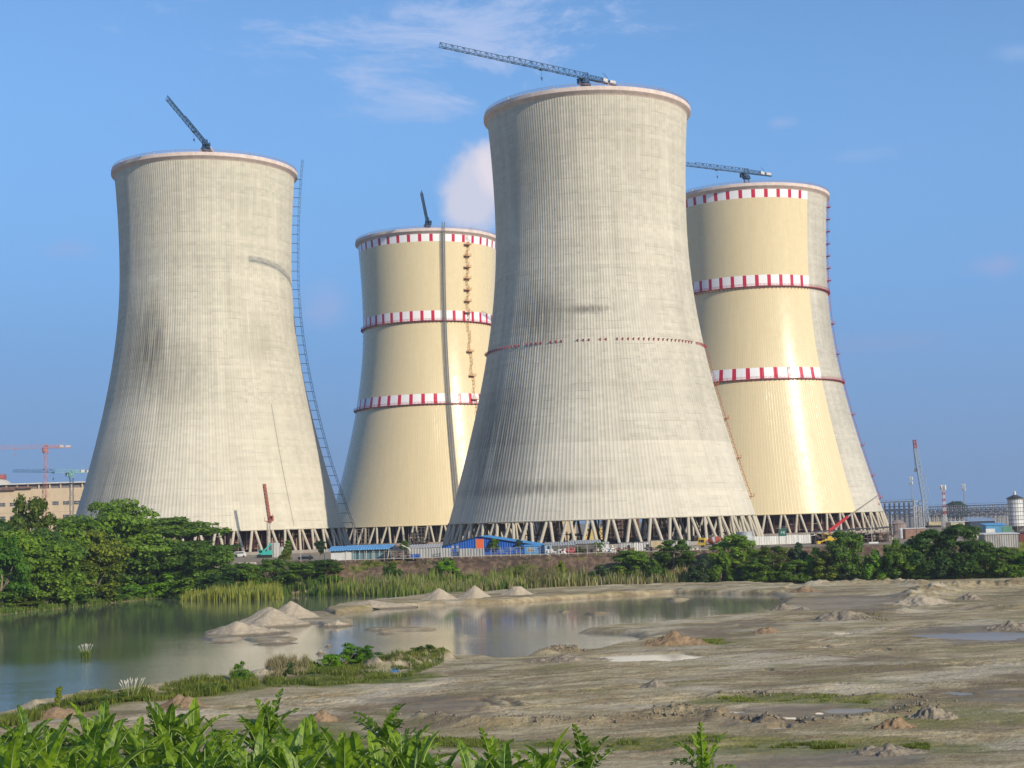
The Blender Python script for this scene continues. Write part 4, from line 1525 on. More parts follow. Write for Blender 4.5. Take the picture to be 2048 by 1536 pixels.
    T('slim', 988, 1075, 30, 490, 'young tree in front of the blue warehouse, left one of two', 'leaf_mid', group=gy)
    T('slim', 1037, 1077, 24, 490, 'young tree in front of the blue warehouse, right one of two', 'leaf_dull', group=gy)
    T('slim', 808, 1079, 26, 545, 'tuft of a small tree behind the cream tarpaulin shelter', 'leaf_mid', group=gy)
    T('bush', 1160, 1093, 36, 480, 'low green shrub behind the fence right of the red heap', 'leaf_olive', 'bush', 'bush', gy)
    T('round', 1912, 1004, 46, 1500, 'far dark grove showing over the steel pipe racks', 'leaf_dull', 'tree', 'distant_tree')
    # near shore
    gn = 'bushes on the near shore'
    T('leafy', 690, 1287, 82, 206, 'large bright leafy bush on the near spit of land', 'leaf_bright', 'bush', 'bush', gn)
    T('leafy', 728, 1291, 70, 207, 'right half of the bright leafy clump on the near spit', 'leaf_bright', 'bush', 'bush', gn)
    T('leafy', 656, 1306, 56, 203, 'low left end of the bright leafy clump on the near spit', 'leaf_bright', 'bush', 'bush', gn)
    T('leafy', 482, 1322, 44, 187, 'small upright bush on the near shore left of the bright clump', 'leaf_bright', 'bush', 'bush', gn)
    T('leafy', 845, 1285, 50, 211, 'dark bush at the right end of the near spit', 'leaf_mid', 'bush', 'bush', gn)
    T('leafy', 782, 1306, 66, 209, 'low weedy shrub between the bright clump and the dark bush on the near spit', 'leaf_olive', 'bush', 'bush', gn)
    T('leafy', 240, 1380, 90, 172, 'dark weedy bush on the near shore beside the plumed grass', 'leaf_mid', 'bush', 'bush', gn)
    T('leafy', 170, 1392, 64, 168, 'weedy bush on the near shore at the left', 'leaf_olive', 'bush', 'bush', gn)
    T('leafy', 430, 1364, 60, 178, 'low green weeds on the near shore right of the brown earth heap', 'leaf_mid', 'bush', 'bush', gn)
    T('slim', 118, 1374, 26, 165, 'spindly weed with thin stems on the near shore by the left frame edge', 'leaf_olive', 'bush', 'weed', gn)
    T('slim', 580, 1326, 30, 193, 'dry brown weed standing on the near bank', 'leaf_dull', 'bush', 'weed', gn)


def blades(x, y, z, h, w, lean, g):
    """upright tapering blades, bent at mid height"""
    n = len(x)
    a = g.uniform(0, 2 * PI, n)
    dx, dy = np.cos(a) * w / 2, np.sin(a) * w / 2
    la = g.uniform(0, 2 * PI, n)
    lx, ly = np.cos(la) * lean * h, np.sin(la) * lean * h
    p0 = np.stack([x - dx, y - dy, z], 1)
    p1 = np.stack([x + dx, y + dy, z], 1)
    p2 = np.stack([x + dx * 0.8 + lx * 0.3, y + dy * 0.8 + ly * 0.3, z + h * 0.6], 1)
    p3 = np.stack([x - dx * 0.8 + lx * 0.3, y - dy * 0.8 + ly * 0.3, z + h * 0.6], 1)
    p4 = np.stack([x + dx * 0.1 + lx, y + dy * 0.1 + ly, z + h], 1)
    p5 = np.stack([x - dx * 0.1 + lx, y - dy * 0.1 + ly, z + h], 1)
    v = np.stack([p0, p1, p2, p3, p4, p5], 1).reshape(-1, 3)
    b = np.arange(n)[:, None] * 6
    f = np.concatenate([b + np.array([[0, 1, 2, 3]]), b + np.array([[3, 2, 4, 5]])])
    return v, f


def scatter(poly, n, g):
    xs, ys = [p[0] for p in poly], [p[1] for p in poly]
    x = g.uniform(min(xs), max(xs), n * 4)
    y = g.uniform(min(ys), max(ys), n * 4)
    k = poly_sd(x, y, poly) > 0
    return x[k][:n], y[k][:n]


def make_reeds():
    leaf_mat('reed_gold', (0.11, 0.155, 0.022), (0.31, 0.32, 0.055), 0.35, 0.4)
    leaf_mat('reed_green', (0.08, 0.145, 0.02), (0.29, 0.32, 0.06), 0.35, 0.35)
    leaf_mat('reed_dry', (0.12, 0.10, 0.035), (0.36, 0.30, 0.15), 0.3, 0.5)
    leaf_mat('grass', (0.055, 0.085, 0.010), (0.19, 0.215, 0.03), 0.3, 0.5)
    g = np.random.default_rng(3)

    def bed(name, px, n, h0, h1, w, mat, lean=0.12):
        poly = PX(px, 0.3)
        x, y = scatter(poly, n, g)
        k = poly_sd(x, y, PLANTP) < -17
        x, y = x[k], y[k]
        z = np.maximum(height(x, y, False), -0.25) - 0.1
        hh = g.uniform(h0, h1, len(x)) * (0.55 + 0.8 * vnoise(x / 2.5, y / 2.5, 5)) * (0.65 + 0.7 * vnoise(x / 11, y / 11, 9)) * sstep(poly_sd(x, y, poly) + 2.5 * vnoise(x / 1.5, y / 1.5, 6), -0.5, 3.0)
        v, f = blades(x, y, z, hh, g.uniform(w * .6, w * 1.4, len(x)), g.uniform(0.02, lean, len(x)), g)
        struct(link(name, np_mesh(name, v, f, MATS[mat])), 'stuff')
    bed('reed_bed', [(362, 1200), (480, 1199), (567, 1196), (567, 1180), (480, 1178), (380, 1186)], 11000, 2.6, 4.6, 0.26, 'reed_gold')
    bed('reed_bed', [(570, 1186), (700, 1191), (800, 1192), (900, 1189), (1000, 1185), (1100, 1181), (1250, 1174), (1400, 1169), (1400, 1156), (1250, 1160), (1000, 1168), (800, 1176), (570, 1176)],
        22000, 1.8, 4.4, 0.3, 'reed_green')
    bed('reed_bed', [(700, 1191), (900, 1189), (1100, 1181), (1400, 1169), (1400, 1160), (1100, 1174), (900, 1182), (700, 1184)], 5000, 2.0, 4.2, 0.28, 'reed_dry', 0.3)
    bed('reed_bed', [(562, 1192), (590, 1189), (650, 1190), (650, 1176), (562, 1180)], 3000, 2.4, 4.0, 0.3, 'reed_green')
    bed('reed_bed', [(1040, 1183), (1120, 1180), (1130, 1171), (1050, 1174)], 1800, 3.4, 4.8, 0.3, 'reed_dry', 0.3)
    bed('reed_bed', [(1400, 1169), (1560, 1164), (1700, 1162), (1700, 1154), (1400, 1158)], 4000, 1.2, 2.4, 0.3, 'reed_dry', 0.3)
    bed('reed_bed', [(1820, 1160), (1960, 1158), (2080, 1157), (2080, 1146), (1960, 1150), (1820, 1152)], 7000, 2.0, 3.6, 0.28, 'reed_green', 0.2)
    bed('reed_bed', [(1830, 1161), (1900, 1159), (1920, 1154), (1840, 1154)], 1500, 2.6, 3.8, 0.3, 'reed_dry', 0.3)

    # short grass and weeds
    def turf(px, n, h0, h1, w, mat, thr=0.72):
        poly = PX(px, 0.8)
        x, y = scatter(poly, n, g)
        k = vnoise(x / 2.2, y / 1.6, 15) + 0.5 * vnoise(x / 0.8, y / 0.8, 16) + 0.9 * fbm(x / 6, y / 4, 18, 3) > thr
        x, y = x[k], y[k]
        z = height(x, y, False)
        k = z > -0.1
        x, y, z = x[k], y[k], z[k] - 0.03
        hh = g.uniform(h0, h1, len(x)) * (0.6 + 0.8 * vnoise(x / 2.5, y / 2.5, 17))
        v, f = blades(x, y, z, hh, g.uniform(w * .6, w * 1.4, len(x)), g.uniform(0.1, 0.5, len(x)), g)
        struct(link('grass', np_mesh('grass', v, f, MATS[mat])), 'stuff')
    turf([(0, 1446), (90, 1418), (210, 1393), (330, 1380), (430, 1366), (505, 1352), (520, 1372), (430, 1392), (300, 1402), (120, 1430), (0, 1462)], 15000, 0.3, 1.0, 0.09, 'grass')
    turf([(520, 1352), (640, 1336), (780, 1322), (890, 1314), (890, 1326), (820, 1352), (700, 1372), (540, 1378)], 15000, 0.25, 0.75, 0.09, 'grass')
    turf([(530, 1346), (560, 1338), (620, 1336), (610, 1358), (540, 1362)], 3500, 0.5, 1.3, 0.08, 'reed_dry')
    turf([(0, 1246), (100, 1228), (200, 1214), (330, 1200), (365, 1196), (365, 1186), (200, 1196), (0, 1214)], 24000, 0.5, 1.5, 0.22, 'reed_green', 0.3)
    turf([(800, 1488), (1000, 1496), (1200, 1494), (1440, 1484), (1440, 1472), (1200, 1478), (1000, 1480), (800, 1470)], 9000, 0.10, 0.35, 0.06, 'grass')
    turf([(1420, 1404), (1560, 1400), (1740, 1406), (1740, 1396), (1560, 1390), (1420, 1396)], 7000, 0.08, 0.28, 0.07, 'grass')
    turf([(1660, 1240), (1700, 1222), (1760, 1232), (1780, 1240)], 1500, 0.2, 0.7, 0.1, 'reed_dry')
    turf([(1370, 1292), (1440, 1288), (1450, 1280), (1380, 1280)], 2200, 0.1, 0.4, 0.08, 'grass')
    turf([(1480, 1496), (1640, 1500), (1760, 1490), (1860, 1504), (1860, 1486), (1640, 1484)], 6000, 0.08, 0.3, 0.06, 'grass')

    # weeds on the slope of the bank
    x = g.uniform(-60, 120, 26000)
    y = g.uniform(425, 480, 26000)
    p = poly_sd(x, y, PLANTP)
    k = (p > -18) & (p < 0.5) & (fbm(x / 14, y / 6, 91, 4) + 0.5 * fbm(x / 3, y / 3, 95, 3) > 0.06 + 0.1 * sstep(p, -14, -6))
    x, y = x[k], y[k]
    z = height(x, y, False) - 0.1
    v, f = blades(x, y, z, g.uniform(0.4, 1.2, len(x)), g.uniform(.15, .35, len(x)), g.uniform(.1, .5, len(x)), g)
    struct(link('bank_weeds', np_mesh('bank_weeds', v, f, MATS['grass'])), 'stuff')

    # plumed grass clumps
    def plume(px, py, hpx, wpx, nb, npl, label):
        x0, y0 = gp(px, py, 0.2)
        t = thing('plumed_grass', label, 'tall grass', (x0, y0, max(0, ground_z(x0, y0))))
        h, w = hpx * y0 / F, wpx * y0 / F
        r = w / 2 * np.sqrt(g.random(nb)) * 0.5
        a = g.uniform(0, 2 * PI, nb)
        v, f = blades(r * np.cos(a), r * np.sin(a), np.full(nb, -0.3), g.uniform(.45, .85, nb) * h, np.full(nb, 0.09), g.uniform(.1, .5, nb), g)
        link('blades', np_mesh('blades', v, f, MATS['reed_green']), t)
        mb = MB()
        for k in range(npl):
            aa, rr = random.uniform(0, 6.28), random.uniform(0.1, 0.5) * w
            q = Vector((rr * math.cos(aa), rr * math.sin(aa), h * random.uniform(.75, .95)))
            mb.bar((q.x * .3, q.y * .3, 0), q, 0.02)
            mb.bar(q, q + Vector((q.x * .2, q.y * .2, h * .15)), 0.06, 0.015, 5)
        mb.build('plume', MATS['plume'], t)
    paint('plume', (0.62, 0.56, 0.46), 0.9, 0.15, 3.0)
    plume(172, 1313, 26, 32, 260, 13, 'lone clump of white-plumed grass standing in the pond at left')
    plume(262, 1412, 42, 56, 420, 20, 'clump of pale-plumed grass on the near shore')


# banana plants
def banana_leaf(mb, mr, root, az, L, W, rise, droop, tatter, g):
    n = 12
    pts = []
    p = Vector(root)
    el = rise
    seg = L / n
    for i in range(n + 1):
        pts.append(p.copy())
        d = Vector((math.cos(az) * math.cos(el), math.sin(az) * math.cos(el), math.sin(el)))
        p = p + d * seg
        el -= droop / n * (0.4 + 1.2 * i / n)
    side = Vector((-math.sin(az), math.cos(az), 0))
    roll = g.uniform(-0.5, 0.5)
    for i in range(n):
        t0, t1 = i / n, (i + 1) / n
        d = (pts[i + 1] - pts[i]).normalized()
        up = side.cross(d) * -1
        if up.z < 0:
            up = -up
        mr.bar(pts[i], pts[i + 1], 0.035 * (1 - t0) + 0.008, 0.035 * (1 - t1) + 0.008, 4)
        if i < 1:
            continue
        prof = lambda t: W * 0.5 * (max(0, math.sin(PI * min(1, (t * 0.94 + 0.06)) ** 0.75)) ** 0.55)
        for sg in (-1, 1):
            sub = 2
            for k in range(sub):
                a0 = i + k / sub
                a1 = i + (k + 1) / sub
                q0 = pts[i].lerp(pts[i + 1], k / sub)
                q1 = pts[i].lerp(pts[i + 1], (k + 1) / sub)
                w0, w1 = prof(a0 / n), prof(a1 / n)
                torn = g.random() < tatter
                fold = 0.45 + roll * sg * 0.5
                hang = g.uniform(0.3, 1.1) if torn else 0.0
                nv = side * sg * math.cos(fold) + up * math.sin(fold)
                gap = 0.22 if torn else 0.0
                sl = d * (W * 0.22)
                e0 = q0 + nv * w0 + sl - Vector((0, 0, hang * w0)) + d * (gap * seg / sub)
                e1 = q1 + nv * w1 + sl - Vector((0, 0, hang * w1 * g.uniform(.8, 1.2))) - d * (gap * seg / sub)
                m0, m1 = (q0 + e0) / 2 + up * (0.05 * w0), (q1 + e1) / 2 + up * (0.05 * w1)
                mb.quad(q0, q1, m1, m0)
                mb.quad(m0, m1, e1, e0)


def make_bananas():
    leaf_mat('banana_leaf', (0.040, 0.095, 0.008), (0.225, 0.335, 0.018), 0.42, 2.0, 0.3, 0.4)
    leaf_mat('banana_old', (0.12, 0.09, 0.03), (0.26, 0.17, 0.06), 0.2, 1.5)
    paint('banana_rib', (0.26, 0.34, 0.10), 0.5, 0.2, 2.0)
    paint('banana_stem', (0.16, 0.17, 0.05), 0.7, 0.35, 2.5)
    protos = []
    for vi in range(6):
        g = random.Random(100 + vi)
        mb, mr, dead = MB(), MB(), MB()
        H = 2.3
        nl = g.randrange(9, 12)
        tat = (0.04, 0.06, 0.35, 0.10, 0.35, 0.15)[vi]
        for k in range(nl):
            az = 2.399 * k + g.uniform(-.3, .3)
            u = k / (nl - 1)
            banana_leaf(mb, mr, (0.05 * math.cos(az), 0.05 * math.sin(az), H - 0.25 + 0.3 * u), az, g.uniform(2.0, 2.75), g.uniform(.58, .80),
                        0.55 + 0.88 * u, g.uniform(1.1, 1.9) * (1.1 - 0.65 * u), tat * (1.6 - u), g)
        # furled new leaf
        mr.bar((0, 0, H), (0.1, 0.05, H + 1.9), 0.05, 0.015, 5)
        for k in range(3):
            az = g.uniform(0, 6.28)
            banana_leaf(dead, dead, (0, 0, H - 0.5), az, 1.5, 0.35, -0.4, 1.4, 0.9, g)
        st = MB().tube([(0, 0, -0.3), (0.02, 0, 1.0), (0, 0.02, H), (0, 0, H + 0.2)], [0.16, 0.13, 0.09, 0.06], 9)
        ms = []
        for nm, b, mt in (('crown', mb, 'banana_leaf'), ('leaf_ribs', mr, 'banana_rib'), ('dead_leaves', dead, 'banana_old'), ('trunk', st, 'banana_stem')):
            me = bpy.data.meshes.new(nm)
            me.from_pydata(b.v, [], b.f)
            me.materials.append(MATS[mt])
            ms.append((nm, me))
        protos.append(ms)
    grp = 'banana plants along the bottom edge'
    com = 'banana plant in the dense row along the bottom edge, broad green leaves overlapping its neighbours'

    def place(px, top, d, var, label, sc=1.0, rz=None):
        p = atd(px, top, d)
        z0 = ground_z(p.x, d)
        t = thing('banana_plant', label, 'banana plant', (p.x, d, z0), random.uniform(0, 6.28) if rz is None else rz, grp)
        hh = (p.z - z0)
        for nm, me in protos[var]:
            o = link(nm, me, t)
            if nm == 'trunk':
                o.scale = (1, 1, max(0.35, (hh - 1.7) / 2.3))
            else:
                o.location = (0, 0, (hh - 1.7) - 2.3)
        t.scale = (sc, sc, 1)
    g = random.Random(5)
    # rows from far to near
    for px in range(-10, 640, 58):
        place(px + g.uniform(-18, 18), 1450 + g.uniform(-22, 18), g.uniform(72, 80), g.choice((0, 1, 3, 3, 5, 2)), com)
    for px in range(-20, 900, 62):
        place(px + g.uniform(-18, 18), 1482 + g.uniform(-16, 18), g.uniform(64, 71), g.choice((0, 1, 3, 5)), com)
    for px in range(20, 1130, 66):
        place(px + g.uniform(-18, 18), 1508 + g.uniform(-12, 20), g.uniform(57, 63), g.choice((0, 1, 3, 5)), com)
    place(770, 1424, 79, 4, 'tall banana plant with split leaves standing clear above the row, below the sand track', 1.3)
    place(318, 1418, 80, 2, 'banana plant with split leaf tips standing clear of the left part of the row')
    place(540, 1412, 80, 2, 'banana plant with upright split leaves standing clear left of the tall one')
    place(985, 1486, 70, 2, 'banana plant with arching split leaves right of the tall one')
    place(1095, 1496, 66, 1, 'last but one banana plant of the row, half cut by the bottom edge')
    place(1170, 1480, 68, 2, 'ragged banana plant closing the right end of the row')
    place(1405, 1476, 70, 2, 'lone banana plant right of the row with narrow split leaves', 0.8)


# ------------------------------------------------------------------ heaps
def heap(name, label, px, base, wpx, hpx, mat, cat='sand pile', group=None, flat=0.0, rough=0.12, peaks=1, seed=0, asp=0.8):
    x0, y0 = gp(px, base, 0.6)
    w = wpx * y0 / F / 2
    h = hpx * y0 / F
    zb = ground_z(x0, y0 + w * 0.4)
    if cat == 'earth heap':
        peaks, rough, hpx = peaks + 2, rough * 1.5, hpx
        h *= 0.9
    g = random.Random(seed + int(px))
    pk = [(0, 0, 1.0)] + [(g.uniform(-.5, .5), g.uniform(-.3, .3), g.uniform(.5, .9)) for _ in range(peaks - 1)]
    n = 60
    lin = np.linspace(-1.7, 1.7, n)
    X, Y = np.meshgrid(lin, lin)
    Z = np.full(X.shape, -2.0)
    for a, b, s in pk:
        r = np.hypot(X - a, Y - b) * (1 + 0.25 * fbm(X * 2 + seed, Y * 2, 7, 2)) / (0.55 + 0.45 * s)
        Z = np.maximum(Z, s * np.minimum((1.04 - r - 0.10 * np.sqrt(np.clip(r, 0, 1)) * (r < 1)) * np.where(r > 1, 1.6, 1.0), 1 - flat))
    Zr = Z * h + fbm(X * 4 + px, Y * 4, 9, 4) * rough * h * 1.6 + fbm(X * 13, Y * 13, 19, 2) * rough * h * 0.5
    v = np.stack([X * w, Y * w * asp, Zr], -1).reshape(-1, 3)
    i = np.arange(n - 1)[:, None] * n
    j = np.arange(n - 1)[None, :]
    f = np.stack([i + j, i + j + 1, i + n + j + 1, i + n + j], -1).reshape(-1, 4)
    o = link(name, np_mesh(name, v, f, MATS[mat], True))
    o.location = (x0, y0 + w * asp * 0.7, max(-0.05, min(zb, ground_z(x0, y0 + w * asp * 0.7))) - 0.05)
    tag(o, label, cat, group)
    return o


def heap_mat(name, a, b):
    m, nt, out = new_mat(name)
    co = objco(nt)
    n1 = nt.noise(nt.scaled(co, (1, 1, 0.25)), 0.8, 5, 0.6)
    n2 = nt.noise(co, 3.0, 4, 0.65)
    c = nt.mix(nt.ramp(nt.math('ADD', nt.math('MULTIPLY', n1, .6), nt.math('MULTIPLY', n2, .4)), 0.35, 0.65), a, b)
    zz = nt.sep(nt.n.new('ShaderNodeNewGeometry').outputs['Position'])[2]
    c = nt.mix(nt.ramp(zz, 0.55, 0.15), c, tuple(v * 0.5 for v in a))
    bp = nt.n.new('ShaderNodeBump')
    bp.inputs['Strength'].default_value = 0.8
    bp.inputs['Distance'].default_value = 0.3
    nt.l.new(nt.math('ADD', n1, n2), bp.inputs['Height'])
    principled(nt, out, c, 0.92, 0.15, normal=bp.outputs[0])
    MATS[name] = m


def make_heaps():
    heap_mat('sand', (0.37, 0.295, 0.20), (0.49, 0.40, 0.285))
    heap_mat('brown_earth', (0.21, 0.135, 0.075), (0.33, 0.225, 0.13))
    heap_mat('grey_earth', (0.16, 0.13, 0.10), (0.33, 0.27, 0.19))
    gs = 'pale sand piles round the pond'
    heap('sand_pile', 'tall pale sand pile at the back of the sand island', 578, 1236, 112, 33, 'sand', group=gs, rough=.10, peaks=2)
    heap('sand_pile', 'broad sand pile in the middle of the sand island', 532, 1248, 140, 34, 'sand', group=gs, rough=.11, peaks=4)
    heap('sand_pile', 'sand pile at the left front of the sand island, its left side scored', 468, 1266, 124, 29, 'sand', group=gs, rough=.13, peaks=3)
    heap('sand_pile', 'small sand heap between the two front piles of the sand island', 520, 1262, 90, 14, 'sand', group=gs, rough=.15, peaks=3)
    heap('sand_pile', 'leftmost of the three sand cones on the far sand bar', 877, 1203, 84, 23, 'sand', group=gs, rough=.06)
    heap('sand_pile', 'middle of the three sand cones on the far sand bar', 949, 1200, 80, 26, 'sand', group=gs, rough=.06)
    heap('sand_pile', 'rightmost and flattest of the three sand cones on the far sand bar', 1034, 1194, 72, 22, 'sand', group=gs, flat=.25, rough=.06)
    heap('sand_pile', 'low lumpy sand heap at the right end of the sand island', 672, 1248, 62, 14, 'sand', group=gs, rough=.25, peaks=4)
    heap('sand_pile', 'long low sand heap on the islet below the sand island', 552, 1282, 84, 9, 'sand', group=gs, rough=.12, peaks=4, asp=.5)
    heap('sand_pile', 'low sand hump on the small islet left of the long one', 440, 1280, 60, 5, 'sand', group=gs, rough=.15, peaks=3, asp=.5)
    heap('sand_pile', 'low sand hump on the thin bar in the middle of the pond', 772, 1262, 40, 7, 'sand', group=gs, rough=.2, peaks=2, asp=.5)
    heap('sand_pile', 'tiny sand heap in the water above the bright bush, left one', 640, 1301, 24, 9, 'sand', group=gs, rough=.15)
    heap('sand_pile', 'tiny sand heap in the water above the bright bush, right one', 656, 1287, 22, 7, 'sand', group=gs, rough=.15)
    heap('sand_pile', 'long sand hump lying on the far bar left of the three cones', 740, 1213, 110, 9, 'sand', group=gs, rough=.2, peaks=5, asp=.4)
    ge = 'earth heaps on the sand flat'
    heap('earth_heap', 'brown earth heap on the near shore between weeds', 352, 1420, 92, 28, 'brown_earth', 'earth heap', ge, rough=.08)
    heap('earth_heap', 'brown earth heap on the near shore at far left', 104, 1442, 96, 24, 'brown_earth', 'earth heap', ge, rough=.08)
    heap('earth_heap', 'reddish ridged earth heap beside the inlet with a green patch', 1352, 1294, 108, 28, 'brown_earth', 'earth heap', ge, rough=.25, peaks=3, asp=.6)
    heap('earth_heap', 'small brown heap just above the banana leaves', 645, 1446, 64, 26, 'brown_earth', 'earth heap', ge, rough=.15)
    heap('earth_heap', 'low pale heap alone on the sand below the reddish heap', 1312, 1378, 66, 17, 'grey_earth', 'earth heap', ge, rough=.12)
    heap('earth_heap', 'grassy flat heap in the middle of the sand flat', 1702, 1242, 112, 20, 'grey_earth', 'earth heap', ge, rough=.3, peaks=3)
    heap('earth_heap', 'dark grey heap at the right end of the pond', 1570, 1222, 44, 15, 'grey_earth', 'earth heap', ge, rough=.2, peaks=2)
    heap('earth_heap', 'flat dark lump right of the dark grey heap by the pond', 1608, 1222, 40, 7, 'grey_earth', 'earth heap', ge, rough=.2, peaks=2)
    heap('earth_heap', 'small brown heap with weeds between the reddish and the grassy heaps', 1540, 1268, 56, 13, 'brown_earth', 'earth heap', ge, rough=.2, peaks=2)
    heap('earth_heap', 'dark rough heap at the right end of the muddy pool', 1868, 1444, 84, 30, 'grey_earth', 'earth heap', ge, rough=.3, peaks=3)
    heap('earth_heap', 'brown rough heap at the muddy pool, left of the dark rough one', 1800, 1462, 74, 22, 'brown_earth', 'earth heap', ge, rough=.3, peaks=3)
    heap('earth_heap', 'earth heap on the sand at the right frame edge above the blue puddle', 2030, 1262, 90, 16, 'grey_earth', 'earth heap', ge, rough=.3, peaks=3)
    heap('earth_heap', 'sandy heap in front of the eroded bank at right', 1850, 1212, 110, 20, 'sand', 'earth heap', ge, rough=.2, peaks=3)
    heap('earth_heap', 'dark lump on the eroded bank at right', 1945, 1202, 50, 17, 'grey_earth', 'earth heap', ge, rough=.25, peaks=2)
    heap('earth_heap', 'rusty brown heap at the far edge of the sand below the bank bushes', 1612, 1186, 60, 14, 'brown_earth', 'earth heap', ge, rough=.2, peaks=2)
    heap('earth_heap', 'dark clods at the bottom edge right of the lone banana', 1790, 1532, 150, 22, 'grey_earth', 'earth heap', ge, rough=.35, peaks=5)
    heap('earth_heap', 'crumbly bank of clods where the sand meets the pond', 1130, 1326, 130, 14, 'grey_earth', 'earth heap', ge, rough=.35, peaks=5, asp=.5)
    # clods pushed up by the machines
    g = np.random.default_rng(11)
    vs, fs = [], []
    n = 0
    for pts, hh, w in RIDGEW[:3] + RIDGEW[8:9]:
        for k in range(520):
            i = g.integers(len(pts) - 1)
            t = g.random()
            x = pts[i][0] * (1 - t) + pts[i + 1][0] * t + g.normal() * w * .8
            y = pts[i][1] * (1 - t) + pts[i + 1][1] * t + g.normal() * w * .5
            s = 0.04 + 0.17 * g.random() ** 5
            b = unit(g.normal(size=(8, 3))) * s * (0.6 + 0.5 * g.random((8, 1)))
            z = ground_z(x, y)
            o = np.array([[-1, -1, -1], [1, -1, -1], [1, 1, -1], [-1, 1, -1], [-1, -1, 1], [1, -1, 1], [1, 1, 1], [-1, 1, 1]]) * s * 0.6
            vs.append(o + b * 0.6 + np.array([x, y, z + s * 0.3]))
            fs.append(np.array([[3, 2, 1, 0], [4, 5, 6, 7], [0, 1, 5, 4], [1, 2, 6, 5], [2, 3, 7, 6], [3, 0, 4, 7]]) + n)
            n += 8
    struct(link('clods', np_mesh('clods', np.concatenate(vs), np.concatenate(fs), MATS['grey_earth'])), 'stuff')
    # blue sheet lying on the bank, stake in the water
    x0, y0 = gp(790, 1334, 1.4)
    mb = MB()
    z0 = ground_z(x0, y0)
    nx, ny = 7, 5
    pt = {}
    for lay in (0.05, 0.10):
        for i in range(nx):
            for j in range(ny):
                x, y = (i / (nx - 1) - .5) * 1.0, (j / (ny - 1) - .5) * 2.6
                pt[(lay, i, j)] = (x, y, ground_z(x0 + x, y0 + y) - z0 + lay + 0.06 * math.sin(i * 2.1 + j * 1.3))
        for i in range(nx - 1):
            for j in range(ny - 1):
                q = [pt[(lay, i, j)], pt[(lay, i + 1, j)], pt[(lay, i + 1, j + 1)], pt[(lay, i, j + 1)]]
                mb.poly(q if lay > .07 else q[::-1])
    o = mb.build('plastic_sheet', paint('sheet_blue', (0.06, 0.22, 0.50), 0.4, 0.2))
    o.location = (x0, y0, z0)
    tag(o, 'blue plastic sheet lying on the earth slope of the near spit', 'plastic sheet')
    x0, y0 = gp(1121, 1302, 0)
    mb = MB()
    for k in range(7):
        a = random.uniform(0, 6.28)
        mb.bar((0, 0, -1), (0.35 * math.cos(a), 0.35 * math.sin(a), random.uniform(.7, 1.5)), 0.03, 0.015)
    o = mb.build('dead_branch', paint('dead_wood', (0.12, 0.10, 0.07), 0.9, 0.3))
    o.location = (x0, y0, 0)
    tag(o, 'thin dead branch sticking out of the pond', 'branch')

# ------------------------------------------------------------------ plant site
def at_ground(px, d, z=PLANT):
    p = atd(px, 1050, d)
    return Vector((p.x, d, z))


def corrug(name, c, wave=0.5, axis=0, rough=0.6, wear=0.2):
    """profiled sheet"""
    if name in MATS:
        return MATS[name]
    m, nt, out = new_mat(name)
    co = objco(nt)
    x = nt.sep(co)[axis]
    w = nt.math('SINE', nt.math('MULTIPLY', x, 2 * PI / wave))
    n = nt.noise(nt.scaled(co, (1.2, 1.2, 0.25)), 0.7, 4, 0.6)
    col = nt.mix(nt.ramp(n, 0.35, 0.65), tuple(v * (1 - wear) for v in c), c)
    b = nt.n.new('ShaderNodeBump')
    b.inputs['Strength'].default_value = 0.8
    b.inputs['Distance'].default_value = 0.08
    nt.l.new(w, b.inputs['Height'])
    principled(nt, out, col, rough, 0.35, normal=b.outputs[0])
    MATS[name] = m
    return m


def gable(mb_w, mb_r, w, d, he, hr, ov=0.4, t=0.18, ridge_x=0.0):
    """gable end facing -y; wall solid and two roof slabs"""
    for y in (-d / 2, d / 2):
        q = [(-w / 2, y, 0), (w / 2, y, 0), (w / 2, y, he), (ridge_x, y, hr), (-w / 2, y, he)]
        mb_w.poly(q if y < 0 else q[::-1])
    mb_w.quad((-w / 2, d / 2, 0), (-w / 2, -d / 2, 0), (-w / 2, -d / 2, he), (-w / 2, d / 2, he))
    mb_w.quad((w / 2, -d / 2, 0), (w / 2, d / 2, 0), (w / 2, d / 2, he), (w / 2, -d / 2, he))
    for sx in (-1, 1):
        x0 = sx * w / 2
        dx, dz = x0 - ridge_x, he - hr
        L = math.hypot(dx, dz)
        ex, ez = x0 + dx / L * ov, he + dz / L * ov
        a, b = (ridge_x, hr), (ex, ez)
        P = []
        for z in (0.02, t):
            for y in (-d / 2 - ov, d / 2 + ov):
                P += [(a[0], y, a[1] + z), (b[0], y, b[1] + z)]
        i = len(mb_r.v)
        mb_r.v += P
        F_ = [(0, 1, 3, 2), (4, 6, 7, 5), (0, 4, 5, 1), (2, 3, 7, 6), (1, 5, 7, 3), (0, 2, 6, 4)]
        mb_r.f += [tuple(i + k for k in (f if sx > 0 else f[::-1])) for f in F_]


